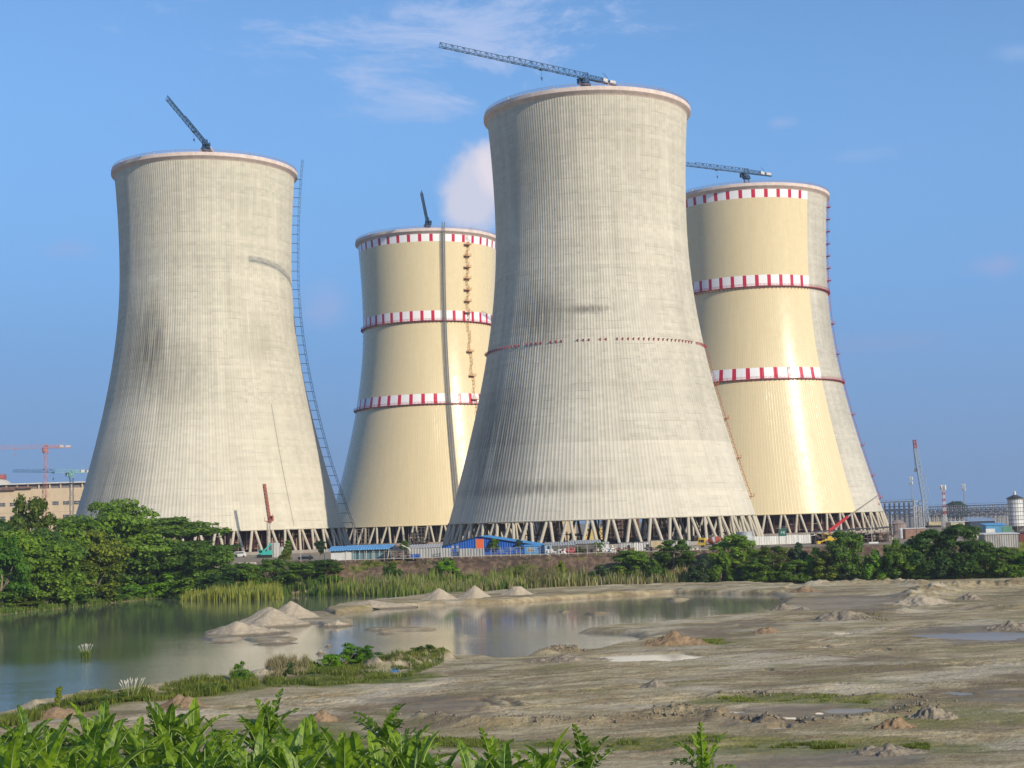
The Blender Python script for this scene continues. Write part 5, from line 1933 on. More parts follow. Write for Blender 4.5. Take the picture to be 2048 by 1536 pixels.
def box_hut(name, label, cat, px0, px1, top, d, depth, wall, roof, h=None, slope=0.5, ov=0.3, group=None, rz=0.0, zg=PLANT):
    """flat or lean-to roofed hut spanning px0..px1; top = pixel of the front eave"""
    a, b = at_ground(px0, d, zg), at_ground(px1, d, zg)
    w = (b - a).length
    h = h or max(1.0, atd((px0 + px1) / 2, top, d).z - zg)
    t = thing(name, label, cat, ((a.x + b.x) / 2, d + depth / 2, zg), rz, group)
    MB().box((0, 0, h / 2 - 0.05), (w, depth, h - 0.1)).build('wall', wall, t)
    mb = MB()
    y0, y1 = -depth / 2 - ov, depth / 2 + ov
    x0, x1 = -w / 2 - ov, w / 2 + ov
    z0, z1 = h - 0.05, h + slope
    i = len(mb.v)
    mb.v += [(x0, y0, z0), (x1, y0, z0), (x1, y1, z1), (x0, y1, z1), (x0, y0, z0 + .14), (x1, y0, z0 + .14), (x1, y1, z1 + .14), (x0, y1, z1 + .14)]
    mb.f += [(3, 2, 1, 0), (4, 5, 6, 7), (0, 1, 5, 4), (1, 2, 6, 5), (2, 3, 7, 6), (3, 0, 4, 7)]
    mb.build('roof', roof, t)
    return t, w, h


def win(t, x, z, w, h, y, m, name='window', bars=0):
    mb = MB().box((x, y, z), (w, 0.08, h))
    o = mb.build(name, m, t)
    if bars:
        f = MB()
        for k in range(bars + 1):
            f.box((x - w / 2 + w * k / bars, y - 0.07, z), (0.12, 0.06, h))
        f.box((x, y - 0.074, z), (w, 0.06, 0.12))
        f.box((x, y - 0.076, z + h / 2), (w + .1, 0.07, 0.12)).box((x, y - 0.076, z - h / 2), (w + .1, 0.07, 0.12))
        f.build('frame', MATS['frame_white'], o)
    return o


def hoarding(label, pts, h, mat, group=None, post=None, name='hoarding'):
    """sheet fence along ground points"""
    t = thing(name, label, 'fence', pts[0], 0, group)
    p0 = Vector(pts[0])
    mb, pm = MB(), MB()
    for a, b in zip(pts[:-1], pts[1:]):
        a, b = Vector(a) - p0, Vector(b) - p0
        L = (b - a).length
        n = max(1, int(L / 3.2))
        d = (b - a) / n
        for k in range(n):
            q = a + d * k
            hh = h * (1 + random.uniform(-.05, .05))
            mb.box(q + d / 2 + Vector((0, random.uniform(-.03, .03), hh / 2)), (d.length - 0.03, 0.06, hh), math.atan2(d.y, d.x))
            pm.bar(q + Vector((0, .15, 0)), q + Vector((0, .15, h)), 0.07)
    mb.build('panel', mat, t)
    pm.build('post', post or MATS['grey_steel'], t)
    return t


def pole(label, px, base, top, d, mat, r=0.1, cat='pole', name='light_pole', head=None, zg=PLANT, group=None):
    p = at_ground(px, d, zg)
    z = atd(px, top, d).z
    t = thing(name, label, cat, p, 0, group)
    MB().bar((0, 0, -0.2), (0, 0, z - zg), r, r * 0.6, 8).build('pole', mat, t)
    if head == 'globe':
        MB().lathe([(0.02, -0.35), (0.28, -0.2), (0.36, 0.0), (0.28, 0.2), (0.02, 0.36)], 10, (0, 0, z - zg + 0.3)).build('lamp_shade', MATS['globe'], t)
    elif head == 'arm':
        MB().bar((0, 0, z - zg - 0.1), (0.9, -0.3, z - zg + 0.1), 0.05).box((1.1, -0.35, z - zg + 0.08), (0.6, 0.25, 0.14)).build('lamp_head', mat, t)
    elif head == 'flood':
        MB().box((0, 0, z - zg + 0.05), (1.4, 0.12, 0.12)).box((-0.5, -0.15, z - zg + 0.3), (0.5, 0.25, 0.4)).box((0.5, -0.15, z - zg + 0.3), (0.5, 0.25, 0.4)).build('lamp_head', mat, t)
    return t


def make_site():
    grey_wall = corrug('sheet_grey', (0.42, 0.41, 0.38), 0.9)
    white_wall = corrug('sheet_white', (0.60, 0.58, 0.54), 0.9)
    blue_wall = corrug('sheet_blue_wall', (0.012, 0.10, 0.42), 0.8)
    blue_roof = corrug('sheet_blue_roof', (0.06, 0.30, 0.62), 0.8, 1)
    sky_roof = corrug('sheet_sky_roof', (0.12, 0.36, 0.66), 0.8, 0)
    pale_blue = paint('pale_blue', (0.28, 0.42, 0.52), 0.6, 0.2)
    grey_roof = corrug('sheet_grey_roof', (0.34, 0.35, 0.35), 0.8, 0)
    glass = MATS['dark_glass']
    steel = MATS['grey_steel']
    cream = paint('cream_render', (0.60, 0.46, 0.30), 0.85, 0.12, 0.2)
    white = paint('off_white', (0.62, 0.60, 0.56), 0.6, 0.15)
    dark = paint('dark_clutter', (0.07, 0.06, 0.05), 0.9, 0.4)
    rust = paint('rust', (0.20, 0.085, 0.045), 0.85, 0.4)
    yellow = paint('machine_yellow', (0.62, 0.40, 0.02), 0.45, 0.15)
    tealm = paint('machine_teal', (0.05, 0.42, 0.34), 0.45, 0.15)
    redp = paint('machine_red', (0.50, 0.025, 0.03), 0.45, 0.12)
    green = paint('cabin_green', (0.012, 0.12, 0.085), 0.5, 0.15)
    black = paint('rubber_black', (0.02, 0.02, 0.02), 0.8, 0.2)
    galv = paint('galvanised', (0.36, 0.38, 0.40), 0.5, 0.2, metal=0.3)
    rail = paint('fence_post', (0.50, 0.44, 0.38), 0.7, 0.25)

    # --- power hall, dome at far left
    d = 1000
    t = thing('power_hall', 'long cream power hall with rows of small windows behind the trees at far left', 'building', at_ground(60, d))
    ox = t.location.x
    zt = atd(60, 978, d).z - PLANT
    x0, x1 = atd(-260, 1000, d).x - ox, atd(262, 1000, d).x - ox
    MB().box(((x0 + x1) / 2, 30, zt / 2), (x1 - x0, 60, zt)).build('wall', cream, t)
    MB().box(((x0 + x1) / 2, 30, zt + 1.6), (x1 - x0 - 2, 56, 3.2)).build('clerestory', paint('band_grey', (0.20, 0.19, 0.19), 0.7, 0.2), t)
    rf = MB().box(((x0 + x1) / 2, 30, zt + 3.6), (x1 - x0 + 1, 61, 0.8))
    rf.build('roof', white, t)
    pil = MB()
    for k in range(24):
        pil.box((x0 + (x1 - x0) * (k + .5) / 24, 0.9, zt + 1.6), (0.9, 0.4, 3.1))
    pil.build('pilaster', cream, t)
    MB().box((atd(36, 985, d).x - ox, -1.2, zt + 1.2), (20, 2.2, 1.2)).box((atd(8, 985, d).x - ox, -1.2, zt + 0.2), (16, 2.2, 1.0)).build('roof_walkway', paint('walk_brown', (0.22, 0.12, 0.09), 0.8, 0.3), t)
    for k in range(-8, 12):
        px = 26 + 21.3 * k
        for row, yy in enumerate((1008.5, 1035.5)):
            z = atd(40, yy, d).z - PLANT
            if row and k in (3, 4):
                continue
            win(t, atd(px, yy, d).x - ox, z, 4.2, 2.5, -0.03, glass, bars=5)
    for z in (9, 16, 22.5, 27):
        MB().box(((x0 + x1) / 2, -0.02, z), (x1 - x0, 0.12, 0.16)).build('cladding_joint', paint('joint', (0.42, 0.32, 0.22), .8, .1), t)
    d = 1250
    p = at_ground(-20, d)
    t = thing('reactor_dome', 'pale reactor dome with a red ring on top at the far left edge', 'dome', p)
    zt = atd(-20, 948, d).z - PLANT
    R = 22.0
    prof = [(R, 0), (R, zt - 19)] + [(R * math.cos(a), zt - 19 + 17 * math.sin(a)) for a in np.linspace(0.12, 1.1, 8)]
    MB().lathe(prof + [(0.1, zt - 2)], 40).build('shell', paint('dome_grey', (0.50, 0.45, 0.38), 0.8, 0.15, 0.1), t, True)
    mb = MB().ringbox(10, zt - 4.5, 3.0, 2.6, 32)
    mb.ringbox(12, zt - 1.8, 1.0, 0.4, 32)
    for k in range(24):
        a = 2 * PI * k / 24
        mb.bar((12.6 * math.cos(a), 12.6 * math.sin(a), zt - 2), (12.6 * math.cos(a), 12.6 * math.sin(a), zt), 0.25)
    mb.build('top_ring', paint('ring_red', (0.36, 0.10, 0.08), 0.7, 0.2), t)

    # --- foot of the left tower
    p = at_ground(480, 585)
    t = thing('van', 'white van parked before the columns of the left tower', 'van', p)
    MB().box((0, 0, 1.15), (4.4, 1.9, 1.5)).box((-0.2, 0, 2.05), (3.6, 1.7, 0.5)).build('body', white, t)
    for x in (-1.4, 1.4):
        MB().lathe([(0.02, -.12), (0.38, -.12), (0.38, .12), (0.02, .12)], 14).build('wheel', black, t)
        w = [o for o in bpy.data.objects if o.parent == t][-1]
        w.rotation_euler = (PI / 2, 0, 0)
        w.location = (x, -0.95, 0.38)
    win(t, -0.2, 1.75, 3.2, 0.45, -0.97, glass)
    # teal drilling machine
    p = at_ground(528, 560)
    t = thing('drilling_machine', 'teal crawler machine with its arm raised at the foot of the left tower', 'machine', p)
    s = 1.0
    MB().box((0, -1.2, 0.5), (5.2, 0.7, 1.0)).box((0, 1.2, 0.5), (5.2, 0.7, 1.0)).box((0, 0, .9), (3, 2.2, .4)).build('tracks', black, t)
    MB().box((0.8, 0, 1.75), (3.6, 2.5, 1.3)).box((2.0, 0, 1.9), (1.6, 2.7, 1.7)).build('body', tealm, t)
    c = MB().box((-1.2, -0.5, 2.2), (1.5, 1.4, 1.7)).build('cab', tealm, t)
    win(c, -1.2, 2.35, 1.1, 0.9, -1.22, glass)
    MB().bar((-0.6, 0.5, 2.2), (2.6, 0.5, 5.2), 0.42, 0.36).bar((-2.6, 0.5, 0.9), (-0.4, .5, 2.2), 0.35).bar((-3.8, .5, .5), (-2.6, .5, 1.0), .2).build('arm', tealm, t)
    # grey tank
    p = at_ground(548, 565)
    t = thing('steel_tank', 'upright grey steel tank beside the teal machine', 'tank', p)
    MB().lathe([(2.1, 0), (2.1, 5.0), (1.9, 5.3), (0.02, 5.5)], 20).build('body', corrug('tank_grey', (0.40, 0.38, 0.35), 1.0), t)
    MB().box((3.4, 0.5, 1.9), (2.2, 2.4, 3.8)).build('annex', grey_wall, t)
    # red mast climber against the left tower
    d = 620
    p = at_ground(541, d)
    t = thing('mast_lift', 'thin red hoist mast leaning over the front of the left tower', 'hoist', p)
    zb = atd(540, 1042, d).z - PLANT
    e0, e1 = atd(540, 1046, d), atd(526, 968, d)
    MB().lattice((-0.8, 0, 0), (-0.8, 0, zb), 1.2, 1.2, 10, 0.1).build('mast', paint('mast_grey', (0.36, 0.30, 0.25), 0.7, 0.2), t)
    rm = paint('mast_red', (0.42, 0.12, 0.08), 0.6, 0.2)
    MB().lattice(e0 - p, e1 - p + Vector((0, 3, 0)), 0.9, 0.9, 22, 0.14, td=.09).build('boom', rm, t)
    MB().box((-0.6, 0, zb), (3.4, 2.2, 0.3)).box((0.6, 0, zb + 1.2), (1.3, 1.4, 2.0)).bar((-2.2, -1, zb), (-2.2, -1, zb + 1.6), .1).bar((1, -1, zb), (1, -1, zb + 3), .1).build('platform', rm, t)
    win(t, 0.6, zb + 1.4, 0.9, 1.1, -0.74, glass)
    # black car
    p = at_ground(610, 492)
    t = thing('pickup_car', 'black car parked behind the bushes left of the long blue-roofed shed', 'car', p)
    MB().box((0, 0, 0.75), (4.8, 1.9, 0.8)).box((0.3, 0, 1.4), (2.9, 1.7, 0.65)).build('body', paint('car_black', (0.02, 0.022, 0.026), 0.3, 0.1), t)
    win(t, 0.3, 1.42, 2.5, 0.42, -0.87, paint('car_window', (0.16, 0.18, 0.20), 0.15, 0.1))
    wl = None
    for x in (-1.5, 1.5):
        o = MB().lathe([(0.02, -.12), (0.36, -.12), (0.36, .12), (0.02, .12)], 14).build('wheel', black, t)
        o.rotation_euler = (PI / 2, 0, 0)
        o.location = (x, -0.95, 0.36)
    # kerb slabs on the bank
    p = Vector((*gp(494, 1126, PLANT - .2), PLANT - 0.35))
    t = thing('concrete_kerb', 'pale concrete slab edge on the grass below the left tower', 'kerb', p)
    MB().box((0, 0, 0.1), (5.6, 0.5, 0.5)).box((-2.6, -1.6, -0.2), (0.5, 3.2, 0.5), 0.3).build('slab', paint('kerb_conc', (0.46, 0.42, 0.36), .85, .2), t)
    MB().box((2.6, -1.0, -0.1), (0.5, 2.0, 0.5), -0.2).build('slab', MATS['kerb_conc'], t)

    gp_ = 'thin poles behind the bank fence'
    pole('pale pole between the black car and the long blue-roofed shed', 647.5, 1120, 1098, 478, white, 0.16, group=gp_)
    pole('thin light pole left of the long blue-roofed shed', 668, 1118, 1072, 480, galv, 0.10, group=gp_)
    pole('thin short pole near the black car', 600.5, 1122, 1101, 480, white, 0.09, group=gp_)
    pole('thin light pole behind the left part of the long blue-roofed shed, left of a pair', 707, 1095, 1052, 540, galv, 0.09, group=gp_)
    pole('thin light pole behind the left part of the long blue-roofed shed, right of a pair', 715.5, 1095, 1074, 530, white, 0.09, group=gp_)

    # --- long blue roofed shed
    d = 472
    a, b = at_ground(660, d), at_ground(778, d)
    w = b.x - a.x
    t = thing('long_shed', 'long low shed with a bright blue roof on top of the brown bank', 'shed', ((a.x + b.x) / 2, d + 3, PLANT))
    MB().box((-w / 2 + 3.3, 0, 1.45), (6.4, 6, 2.9)).build('wall', white, t)
    MB().box((w * 0.12, 0.3, 1.4), (w * 0.74, 5.4, 2.8)).build('screen_wall', paint('mesh_teal', (0.10, 0.19, 0.21), 0.8, 0.3, 0.4), t)
    mb = MB()
    for x0_, x1_, z in ((-w / 2 - 0.6, -w * 0.26, 2.95), (-w * 0.26, w / 2 + 1.0, 3.05)):
        i = len(mb.v)
        y0, y1 = -4.0, 4.2
        mb.v += [(x0_, y0, z), (x1_, y0, z), (x1_, y1, z + 1.15), (x0_, y1, z + 1.15), (x0_, y0, z + .3), (x1_, y0, z + .3), (x1_, y1, z + 1.4), (x0_, y1, z + 1.4)]
        mb.f += [tuple(i + k for k in f) for f in ((3, 2, 1, 0), (4, 5, 6, 7), (0, 1, 5, 4), (1, 2, 6, 5), (2, 3, 7, 6), (3, 0, 4, 7))]
    mb.build('roof', sky_roof, t)
    for k in range(7):
        MB().bar((-w / 2 + 5 + k * (w - 6) / 6, -3.4, 0), (-w / 2 + 5 + k * (w - 6) / 6, -3.4, 3.0), 0.09).build('post', white, t)
    # --- cream tarpaulin shelter
    t = thing('tarpaulin_shelter', 'bulging cream tarpaulin shelter with dark junk under it, right end of the blue-roofed shed', 'shelter', at_ground(797, 470))
    mb = MB()
    n, m = 12, 6
    g = random.Random(2)
    P = {}
    for i in range(n + 1):
        for j in range(m + 1):
            u = i / n
            x = -3.6 + 7.4 * u
            z = 0.6 + 3.6 * math.sin(PI * min(1, u * 0.72 + 0.16)) ** 0.8 + 0.12 * math.sin(i * 2 + j)
            y = -2.4 + 4.8 * j / m
            P[i, j] = (x, y, z if u > 0.02 else 0.1)
    for lay in (0, 0.06):
        for i in range(n):
            for j in range(m):
                q = [P[i, j], P[i + 1, j], P[i + 1, j + 1], P[i, j + 1]]
                q = [(a_, b_, c_ + lay) for a_, b_, c_ in q]
                mb.poly(q if lay else q[::-1])
    mb.build('tarpaulin', paint('tarp_cream', (0.66, 0.56, 0.44), 0.7, 0.2), t)
    mb = MB()
    for k in range(22):
        mb.box((g.uniform(-2.2, 3), g.uniform(-2.4, 0), g.uniform(.3, 2.2)), (g.uniform(.5, 1.4), g.uniform(.4, 1), g.uniform(.3, .9)), g.uniform(0, 3))
    mb.build('stored_goods', paint('junk', (0.14, 0.10, 0.085), 0.9, 0.5, 2.0), t)
    # --- hoarding strip and drums
    z = PLANT
    hoarding('grey sheet fence between the cream tarpaulin and the transformer pole', [at_ground(816, 474), at_ground(900, 472)], 2.9, grey_wall)
    hoarding('grey sheet fence under the blue warehouse, right of the transformer pole', [at_ground(912, 472), at_ground(967, 470)], 2.5, grey_wall)
    t, w, h = box_hut('flat_shed', 'low shed with a pale grey roof behind the grey sheet fence', 'shed', 818, 880, 1095, 482, 8, grey_wall, corrug('roof_pale', (0.46, 0.44, 0.42), 0.8, 0), slope=0.8)
    drum = MB().lathe([(0.02, 0), (0.31, 0), (0.31, 0.3), (0.33, 0.32), (0.31, 0.34), (0.31, 0.6), (0.33, 0.62), (0.31, 0.64), (0.31, 0.95), (0.02, 0.95)], 12)
    dm = None
    for k in range(5):
        o = drum.build('oil_drum', paint('drum_blue', (0.03, 0.11, 0.38), 0.45, 0.15), None) if dm is None else link('oil_drum', dm)
        dm = o.data
        o.location = at_ground(822 + 3.7 * k, 468)
        o.scale = (1.3, 1.3, 1.4)
        tag(o, 'blue drum in the row of drums before the grey sheet fence', 'drum', 'row of blue drums')
    # transformer pole
    t = thing('transformer_pole', 'twin dark poles carrying transformers in front of the blue warehouse', 'utility pole', at_ground(909, 466))
    mb = MB()
    for x in (-0.9, 0.9):
        mb.bar((x, 0, -0.2), (x, 0, 5.4), 0.16, 0.12, 6)
    for zz in (1.6, 2.6, 3.6, 4.5, 5.2):
        mb.box((0, 0, zz), (2.5, 0.16, 0.14))
    mb.build('pole', paint('pole_dark', (0.06, 0.06, 0.07), .7, .3), t)
    for x in (-0.7, 0.75):
        MB().box((x, -.3, 3.1), (0.7, 0.6, 0.8)).bar((x, -.3, 3.5), (x, -.3, 4.0), .06).build('transformer', galv, t)
    MB().box((0, 0.3, 1.0), (2.2, 0.6, 1.3)).build('switch_box', paint('switch_blue', (.05, .09, .2), .6, .2), t)
    # --- blue warehouse
    d = 490
    a, b = at_ground(872, d), at_ground(1090, d)
    t = thing('blue_warehouse', 'large royal blue gable warehouse with a lighter blue roof and an orange door panel', 'warehouse', ((a.x + b.x) / 2, d + 13, PLANT), math.radians(-7))
    w = b.x - a.x
    hr = atd(966, 1073, d).z - PLANT
    he = atd(885, 1098, d).z - PLANT
    rx = atd(966, 1073, d).x - (a.x + b.x) / 2
    mw, mr = MB(), MB()
    gable(mw, mr, w, 24, he, hr, 0.5, 0.22, rx)
    mw.build('wall', blue_wall, t)
    mr.build('roof', blue_roof, t)
    MB().box((rx + 0.3, -12.08, hr - 2.6), (2.1, 0.14, 3.6)).build('door', paint('door_orange', (0.72, 0.13, 0.035), 0.5, 0.1), t)
    MB().box((rx - 0.9, -12.06, hr - 2.6), (0.25, 0.16, 3.7)).box((rx + 1.5, -12.06, hr - 2.6), (0.25, 0.16, 3.7)).build('door_frame', paint('frame_pink', (0.5, 0.28, 0.2), .7, .1), t)
    for sx in (-1, 1):
        MB().bar((rx, -12.55, hr + 0.12), (sx * w / 2 + (sx * .4), -12.55, he + 0.1), 0.12).build('roof_edge', paint('edge_dark', (0.05, 0.06, 0.09), .6, .2), t)
    # blue tarp canopy
    t = thing('tarpaulin_canopy', 'sagging blue tarpaulin canopy in front of the blue warehouse', 'canopy', at_ground(1012, 474))
    mb = MB()
    for lay in (0, .07):
        for i in range(8):
            x0_, x1_ = -3.4 + .85 * i, -3.4 + .85 * (i + 1)
            zf = lambda x: 2.0 + 0.35 * x * 0.5 + 0.2 * math.sin(x * 2.1) + lay
            q = [(x0_, -1.6, zf(x0_) - .9), (x1_, -1.6, zf(x1_) - .9), (x1_, 1.6, zf(x1_)), (x0_, 1.6, zf(x0_))]
            mb.poly(q if lay else q[::-1])
    mb.build('tarpaulin', paint('tarp_blue', (0.10, 0.16, 0.36), .6, .3, 1.2), t)
    mb = MB()
    for x in (-3, 0, 3):
        mb.bar((x, 1.5, 0), (x, 1.5, 2.2 + .17 * x), .07).bar((x, -1.5, 0), (x, -1.5, 1.0 + .17 * x), .07)
    mb.build('post', rail, t)
    t, w, h = box_hut('blue_hut', 'light blue hut with a small white-framed window right of the blue warehouse', 'hut', 1048, 1088, 1092, 478, 5, paint('hut_blue', (0.10, 0.25, 0.46), .6, .2), blue_roof, slope=.3)
    win(t, -1.2, h - 1.2, 2.0, 1.1, -2.54, glass, bars=3)
    t, w, h = box_hut('pale_hut', 'pale blue-grey hut with a dark doorway between the blue hut and the grey sheds', 'hut', 1088, 1102, 1089, 476, 4, pale_blue, grey_roof, slope=.2)
    win(t, 0.2, h * .45, 0.9, h * .8, -2.04, glass, 'door')
    box_hut('grey_shed', 'low open shed with a light grey roof behind the red heap', 'shed', 1090, 1148, 1091, 486, 7, paint('wall_dim', (0.12, 0.11, 0.10), .9, .3), grey_roof, slope=.9)
    box_hut('grey_shed', 'long grey-roofed shed left of the palm', 'shed', 1138, 1200, 1087, 500, 8, paint('wall_dim', (0.12, 0.11, 0.10), .9, .3), grey_roof, slope=.9)
    box_hut('white_hut', 'small pale hut just right of the palm', 'hut', 1200, 1216, 1087, 492, 4, white, corrug('roof_pale', (0.46, 0.44, 0.42), .8, 0), slope=.4)
    # red heap
    x0_, y0_ = at_ground(1131, 468).xy
    v, f = crown_cards([(0, 0, .5, 1.6, 1.0), (1.2, .2, .6, 1.2, 1.3), (-1.2, 0, .3, 1.2, .8), (2.0, .1, .6, .8, 1.2)], 700, 0.38, 5)
    o = link('flowering_shrub', np_mesh('flowering_shrub', v, f, leaf_mat('petal', (0.40, 0.05, 0.06), (0.62, 0.22, 0.22), 0.25, 1.0)))
    o.location = (x0_, y0_, PLANT)
    tag(o, 'pinkish red heap like a flowering shrub behind the bank fence', 'shrub')
    # rubbish behind the fence
    g = random.Random(8)
    for px, lab in ((1110, 'heap of pale rubbish left of the red heap'), (1180, 'heap of brown rubbish under the grey-roofed shed'), (1208, 'pale sacks under the palm'), (1245, 'heap of reddish scrap right of the globe lamp'),
                    (1310, 'scrap heap before the beige container'), (1375, 'heap of broken timber left of the yellow truck')):
        mb = MB()
        for k in range(26):
            mb.box((g.uniform(-3, 3), g.uniform(-1, 1), g.uniform(.1, 1.3)), (g.uniform(.3, 1.5), g.uniform(.3, .8), g.uniform(.15, .7)), g.uniform(0, 3))
        cm = {1110: 'off_white', 1208: 'off_white', 1245: 'rust', 1180: 'junk', 1310: 'junk', 1375: 'fence_post'}[px]
        o = mb.build('rubbish_heap', MATS[cm])
        o.location = at_ground(px, 466)
        tag(o, lab, 'rubbish heap', 'rubbish behind the bank fence')
    # palm
    p = at_ground(1197, 474)
    t = thing('palm_tree', 'small palm in front of the central tower columns', 'palm', p)
    ht = atd(1197, 1090, 474).z - PLANT
    MB().tube([(0, 0, -.2), (.1, 0, ht * .5), (0, 0, ht)], [.2, .15, .13], 7).build('trunk', MATS['bark'], t)
    vv, ff = [], []
    mb = MB()
    for k in range(15):
        az = 2.399 * k
        el = 1.2 - 0.11 * k
        q = Vector((0, 0, ht))
        for i in range(7):
            dd = Vector((math.cos(az) * math.cos(el), math.sin(az) * math.cos(el), math.sin(el)))
            q2 = q + dd * 0.40
            s_ = Vector((-math.sin(az), math.cos(az), 0))
            ww = 0.42 * math.sin(PI * (i + 1) / 8.5)
            for sg in (-1, 1):
                mb.quad(q, q2, q2 + s_ * sg * ww - Vector((0, 0, ww * .6)) + dd * .2, q + s_ * sg * ww * .9 - Vector((0, 0, ww * .6)) + dd * .2)
            q = q2
            el -= 0.28
    mb.build('crown', MATS['leaf_mid'], t)
    pole('short lamp post with a pale globe right of the palm', 1223, 1104, 1095, 462, rail, .08, 'street lamp', 'street_lamp', 'globe')
    # containers
    for a, b, tp, lab, mt in ((1237, 1264, 1086, 'grey container left of the two white ones', grey_wall), (1267, 1275, 1085, 'left one of two white containers standing side by side', white_wall),
                              (1277, 1284, 1085, 'right one of two white containers standing side by side', white_wall), (1285, 1297, 1084, 'grey boarded container right of the white pair', grey_wall),
                              (1300, 1345, 1081, 'beige flat-roofed block right of the containers', paint('beige', (0.50, 0.38, 0.22), .8, .2)), (1330, 1380, 1082, 'long grey block under the columns left of the yellow truck', grey_wall)):
        t, w, h = box_hut('container', lab, 'container', a, b, tp, 478 if a < 1298 else 486, 3, mt, steel, slope=.02, ov=.05, group='containers by the central tower')
        if a in (1237, 1285):
            win(t, w * .2, h * .5, 0.9, 1.2, -1.53, glass)
        MB().box((-w * .25, -1.54, h * .45), (0.8, 0.06, h * .8)).build('door', mt, t)
    # --- bank fence
    A, Bp = Vector((*gp(672, 1121.5, PLANT), PLANT)), Vector((*gp(1100, 1109, PLANT), PLANT))
    Cp = Vector((*gp(1420, 1100, PLANT), PLANT))
    t = thing('bank_fence', 'long fence of thin pale posts and rails along the top of the brown bank', 'fence', A)
    cum = [(A, Bp, 22), (Bp, Cp, 17)]
    pm = None
    rl = MB()
    for P0, P1, n in cum:
        for k in range(n):
            q = P0.lerp(P1, k / n) - A
            o = MB().bar((0, 0, -.4), (0, 0, 2.7), 0.085, 0.075, 4).build('post', rail, t) if pm is None else link('post', pm, t)
            pm = o.data
            o.location = q
            o.rotation_euler = (random.uniform(-.03, .03), random.uniform(-.03, .03), 0)
        for zz, r_ in ((0.15, .10), (1.0, .02), (1.7, .02), (2.4, .025)):
            rl.bar(P0 - A + Vector((0, -.05, zz)), P1 - A + Vector((0, -.05, zz)), r_)
    rl.build('rail', rail, t)
    # --- yellow mixer truck
    p = at_ground(1418, 500)
    t = thing('mixer_truck', 'yellow-cabbed concrete mixer truck with a red and white drum', 'truck', p, math.radians(-22))
    MB().box((0.5, 0, 0.95), (7.6, 1.0, 0.35)).build('chassis', dark, t)
    mb = MB()
    mb.box((-2.6, 0, 1.15), (2.4, 2.5, 0.9)).box((-2.5, 0, 2.75), (2.2, 2.45, 0.5))
    for sx, sy in ((-3.6, -1.15), (-3.6, 1.15), (-1.5, -1.15), (-1.5, 1.15)):
        mb.box((sx, sy, 2.05), (0.22, 0.2, 1.0))
    mb.box((-1.45, 0, 2.05), (0.15, 2.3, 1.0)).box((-2.5, 0, 3.05), (1.9, 2.2, 0.15))
    cabo = mb.build('cab', yellow, t)
    MB().box((-2.55, 0, 2.05), (1.96, 2.26, 0.92)).build('windscreen', glass, cabo)
    MB().lathe([(0.4, -2.4), (0.8, -2.0), (1.1, -0.8), (1.1, 0.6), (0.65, 2.0), (0.5, 2.2), (0.02, 2.2)], 18, (0, 0, 0)).build('drum', paint('drum_red', (0.42, 0.09, 0.06), .5, .2), t)
    dr = [o for o in bpy.data.objects if o.parent == t and o.name.startswith('drum')][-1]
    dr.rotation_euler = (0, PI / 2 - .2, 0)
    dr.location = (1.6, 0, 2.35)
    st_ = MB().lathe([(1.12, -.3), (1.12, .5)], 18).build('stripe', white, dr)
    for x in (-2.6, 1.4, 2.8):
        for sy in (-1.05, 1.05):
            o = MB().lathe([(0.02, -.15), (0.5, -.15), (0.5, .15), (0.02, .15)], 14).build('wheel', black, t)
            o.rotation_euler = (PI / 2, 0, 0)
            o.location = (x, sy, 0.5)
    # grey tank by the truck
    p = at_ground(1488, 505)
    t = thing('water_tank', 'squat grey round tank standing over the bushes right of the mixer truck', 'tank', p)
    zt = atd(1488, 1064, 505).z - PLANT
    MB().lathe([(2.55, 0), (2.55, zt - .1), (2.65, zt - .1), (2.65, zt), (2.3, zt + .12), (.02, zt + .2)], 22).build('body', corrug('tank_light', (0.42, 0.44, 0.44), 2.0, 2), t)
    MB().lattice((2.9, -.4, 0), (2.9, -.4, zt + .9), .5, .3, 8, .05).build('ladder', galv, t)
    hoarding('white sheet hoarding below the right cream tower', [at_ground(1502, 512), at_ground(1632, 520)], 2.9, white_wall)
    # green cabin on stilts
    p = at_ground(1564, 498)
    t = thing('watch_cabin', 'dark green cabin on thin stilts with a wide flat roof and two white letters', 'cabin', p)
    zt = atd(1564, 1058, 498).z - PLANT
    zb = atd(1564, 1072, 498).z - PLANT
    MB().box((0, 0, (zt + zb) / 2), (2.3, 2.0, zt - zb)).build('wall', green, t)
    MB().box((0, 0, zb - .12), (2.5, 2.2, .2)).build('floor_edge', white, t)
    MB().box((0, 0, zt + .22), (4.3, 2.4, 0.14)).box((-.3, .1, zt + .72), (3.6, 2.0, 0.12)).bar((-1, -1, zt), (-1, -1, zt + .7), .06).bar((1, -1, zt), (1, -1, zt + .7), .06).build('roof', steel, t)
    mb = MB()
    for x in (-1.1, 1.1):
        for y in (-.9, .9):
            mb.bar((x, y, 0), (x, y, zb), .07)
    mb.bar((-1.1, -.9, .2), (-2.3, -.9, -.4), .07)
    mb.build('stilt', steel, t)
    mb = MB()
    zc = (zt + zb) / 2
    # two letter shapes as they can be made out
    mb.box((-0.55, -1.03, zc), (.14, .05, .75)).box((-0.33, -1.03, zc + .3), (.34, .05, .14)).box((-0.33, -1.032, zc - .02), (.30, .05, .13)).box((-.17, -1.03, zc + .14), (.13, .05, .3))
    mb.box((0.22, -1.03, zc), (.14, .05, .75)).box((0.46, -1.03, zc + .3), (.36, .05, .14)).box((0.44, -1.032, zc), (.30, .05, .13)).box((0.46, -1.03, zc - .3), (.36, .05, .14))
    mb.build('lettering', white, t)
    # red telescopic crane
    d = 530
    p = at_ground(1657, d)
    t = thing('telescopic_crane', 'red telescopic crane with its boom raised to the right against the last tower', 'mobile crane', p)
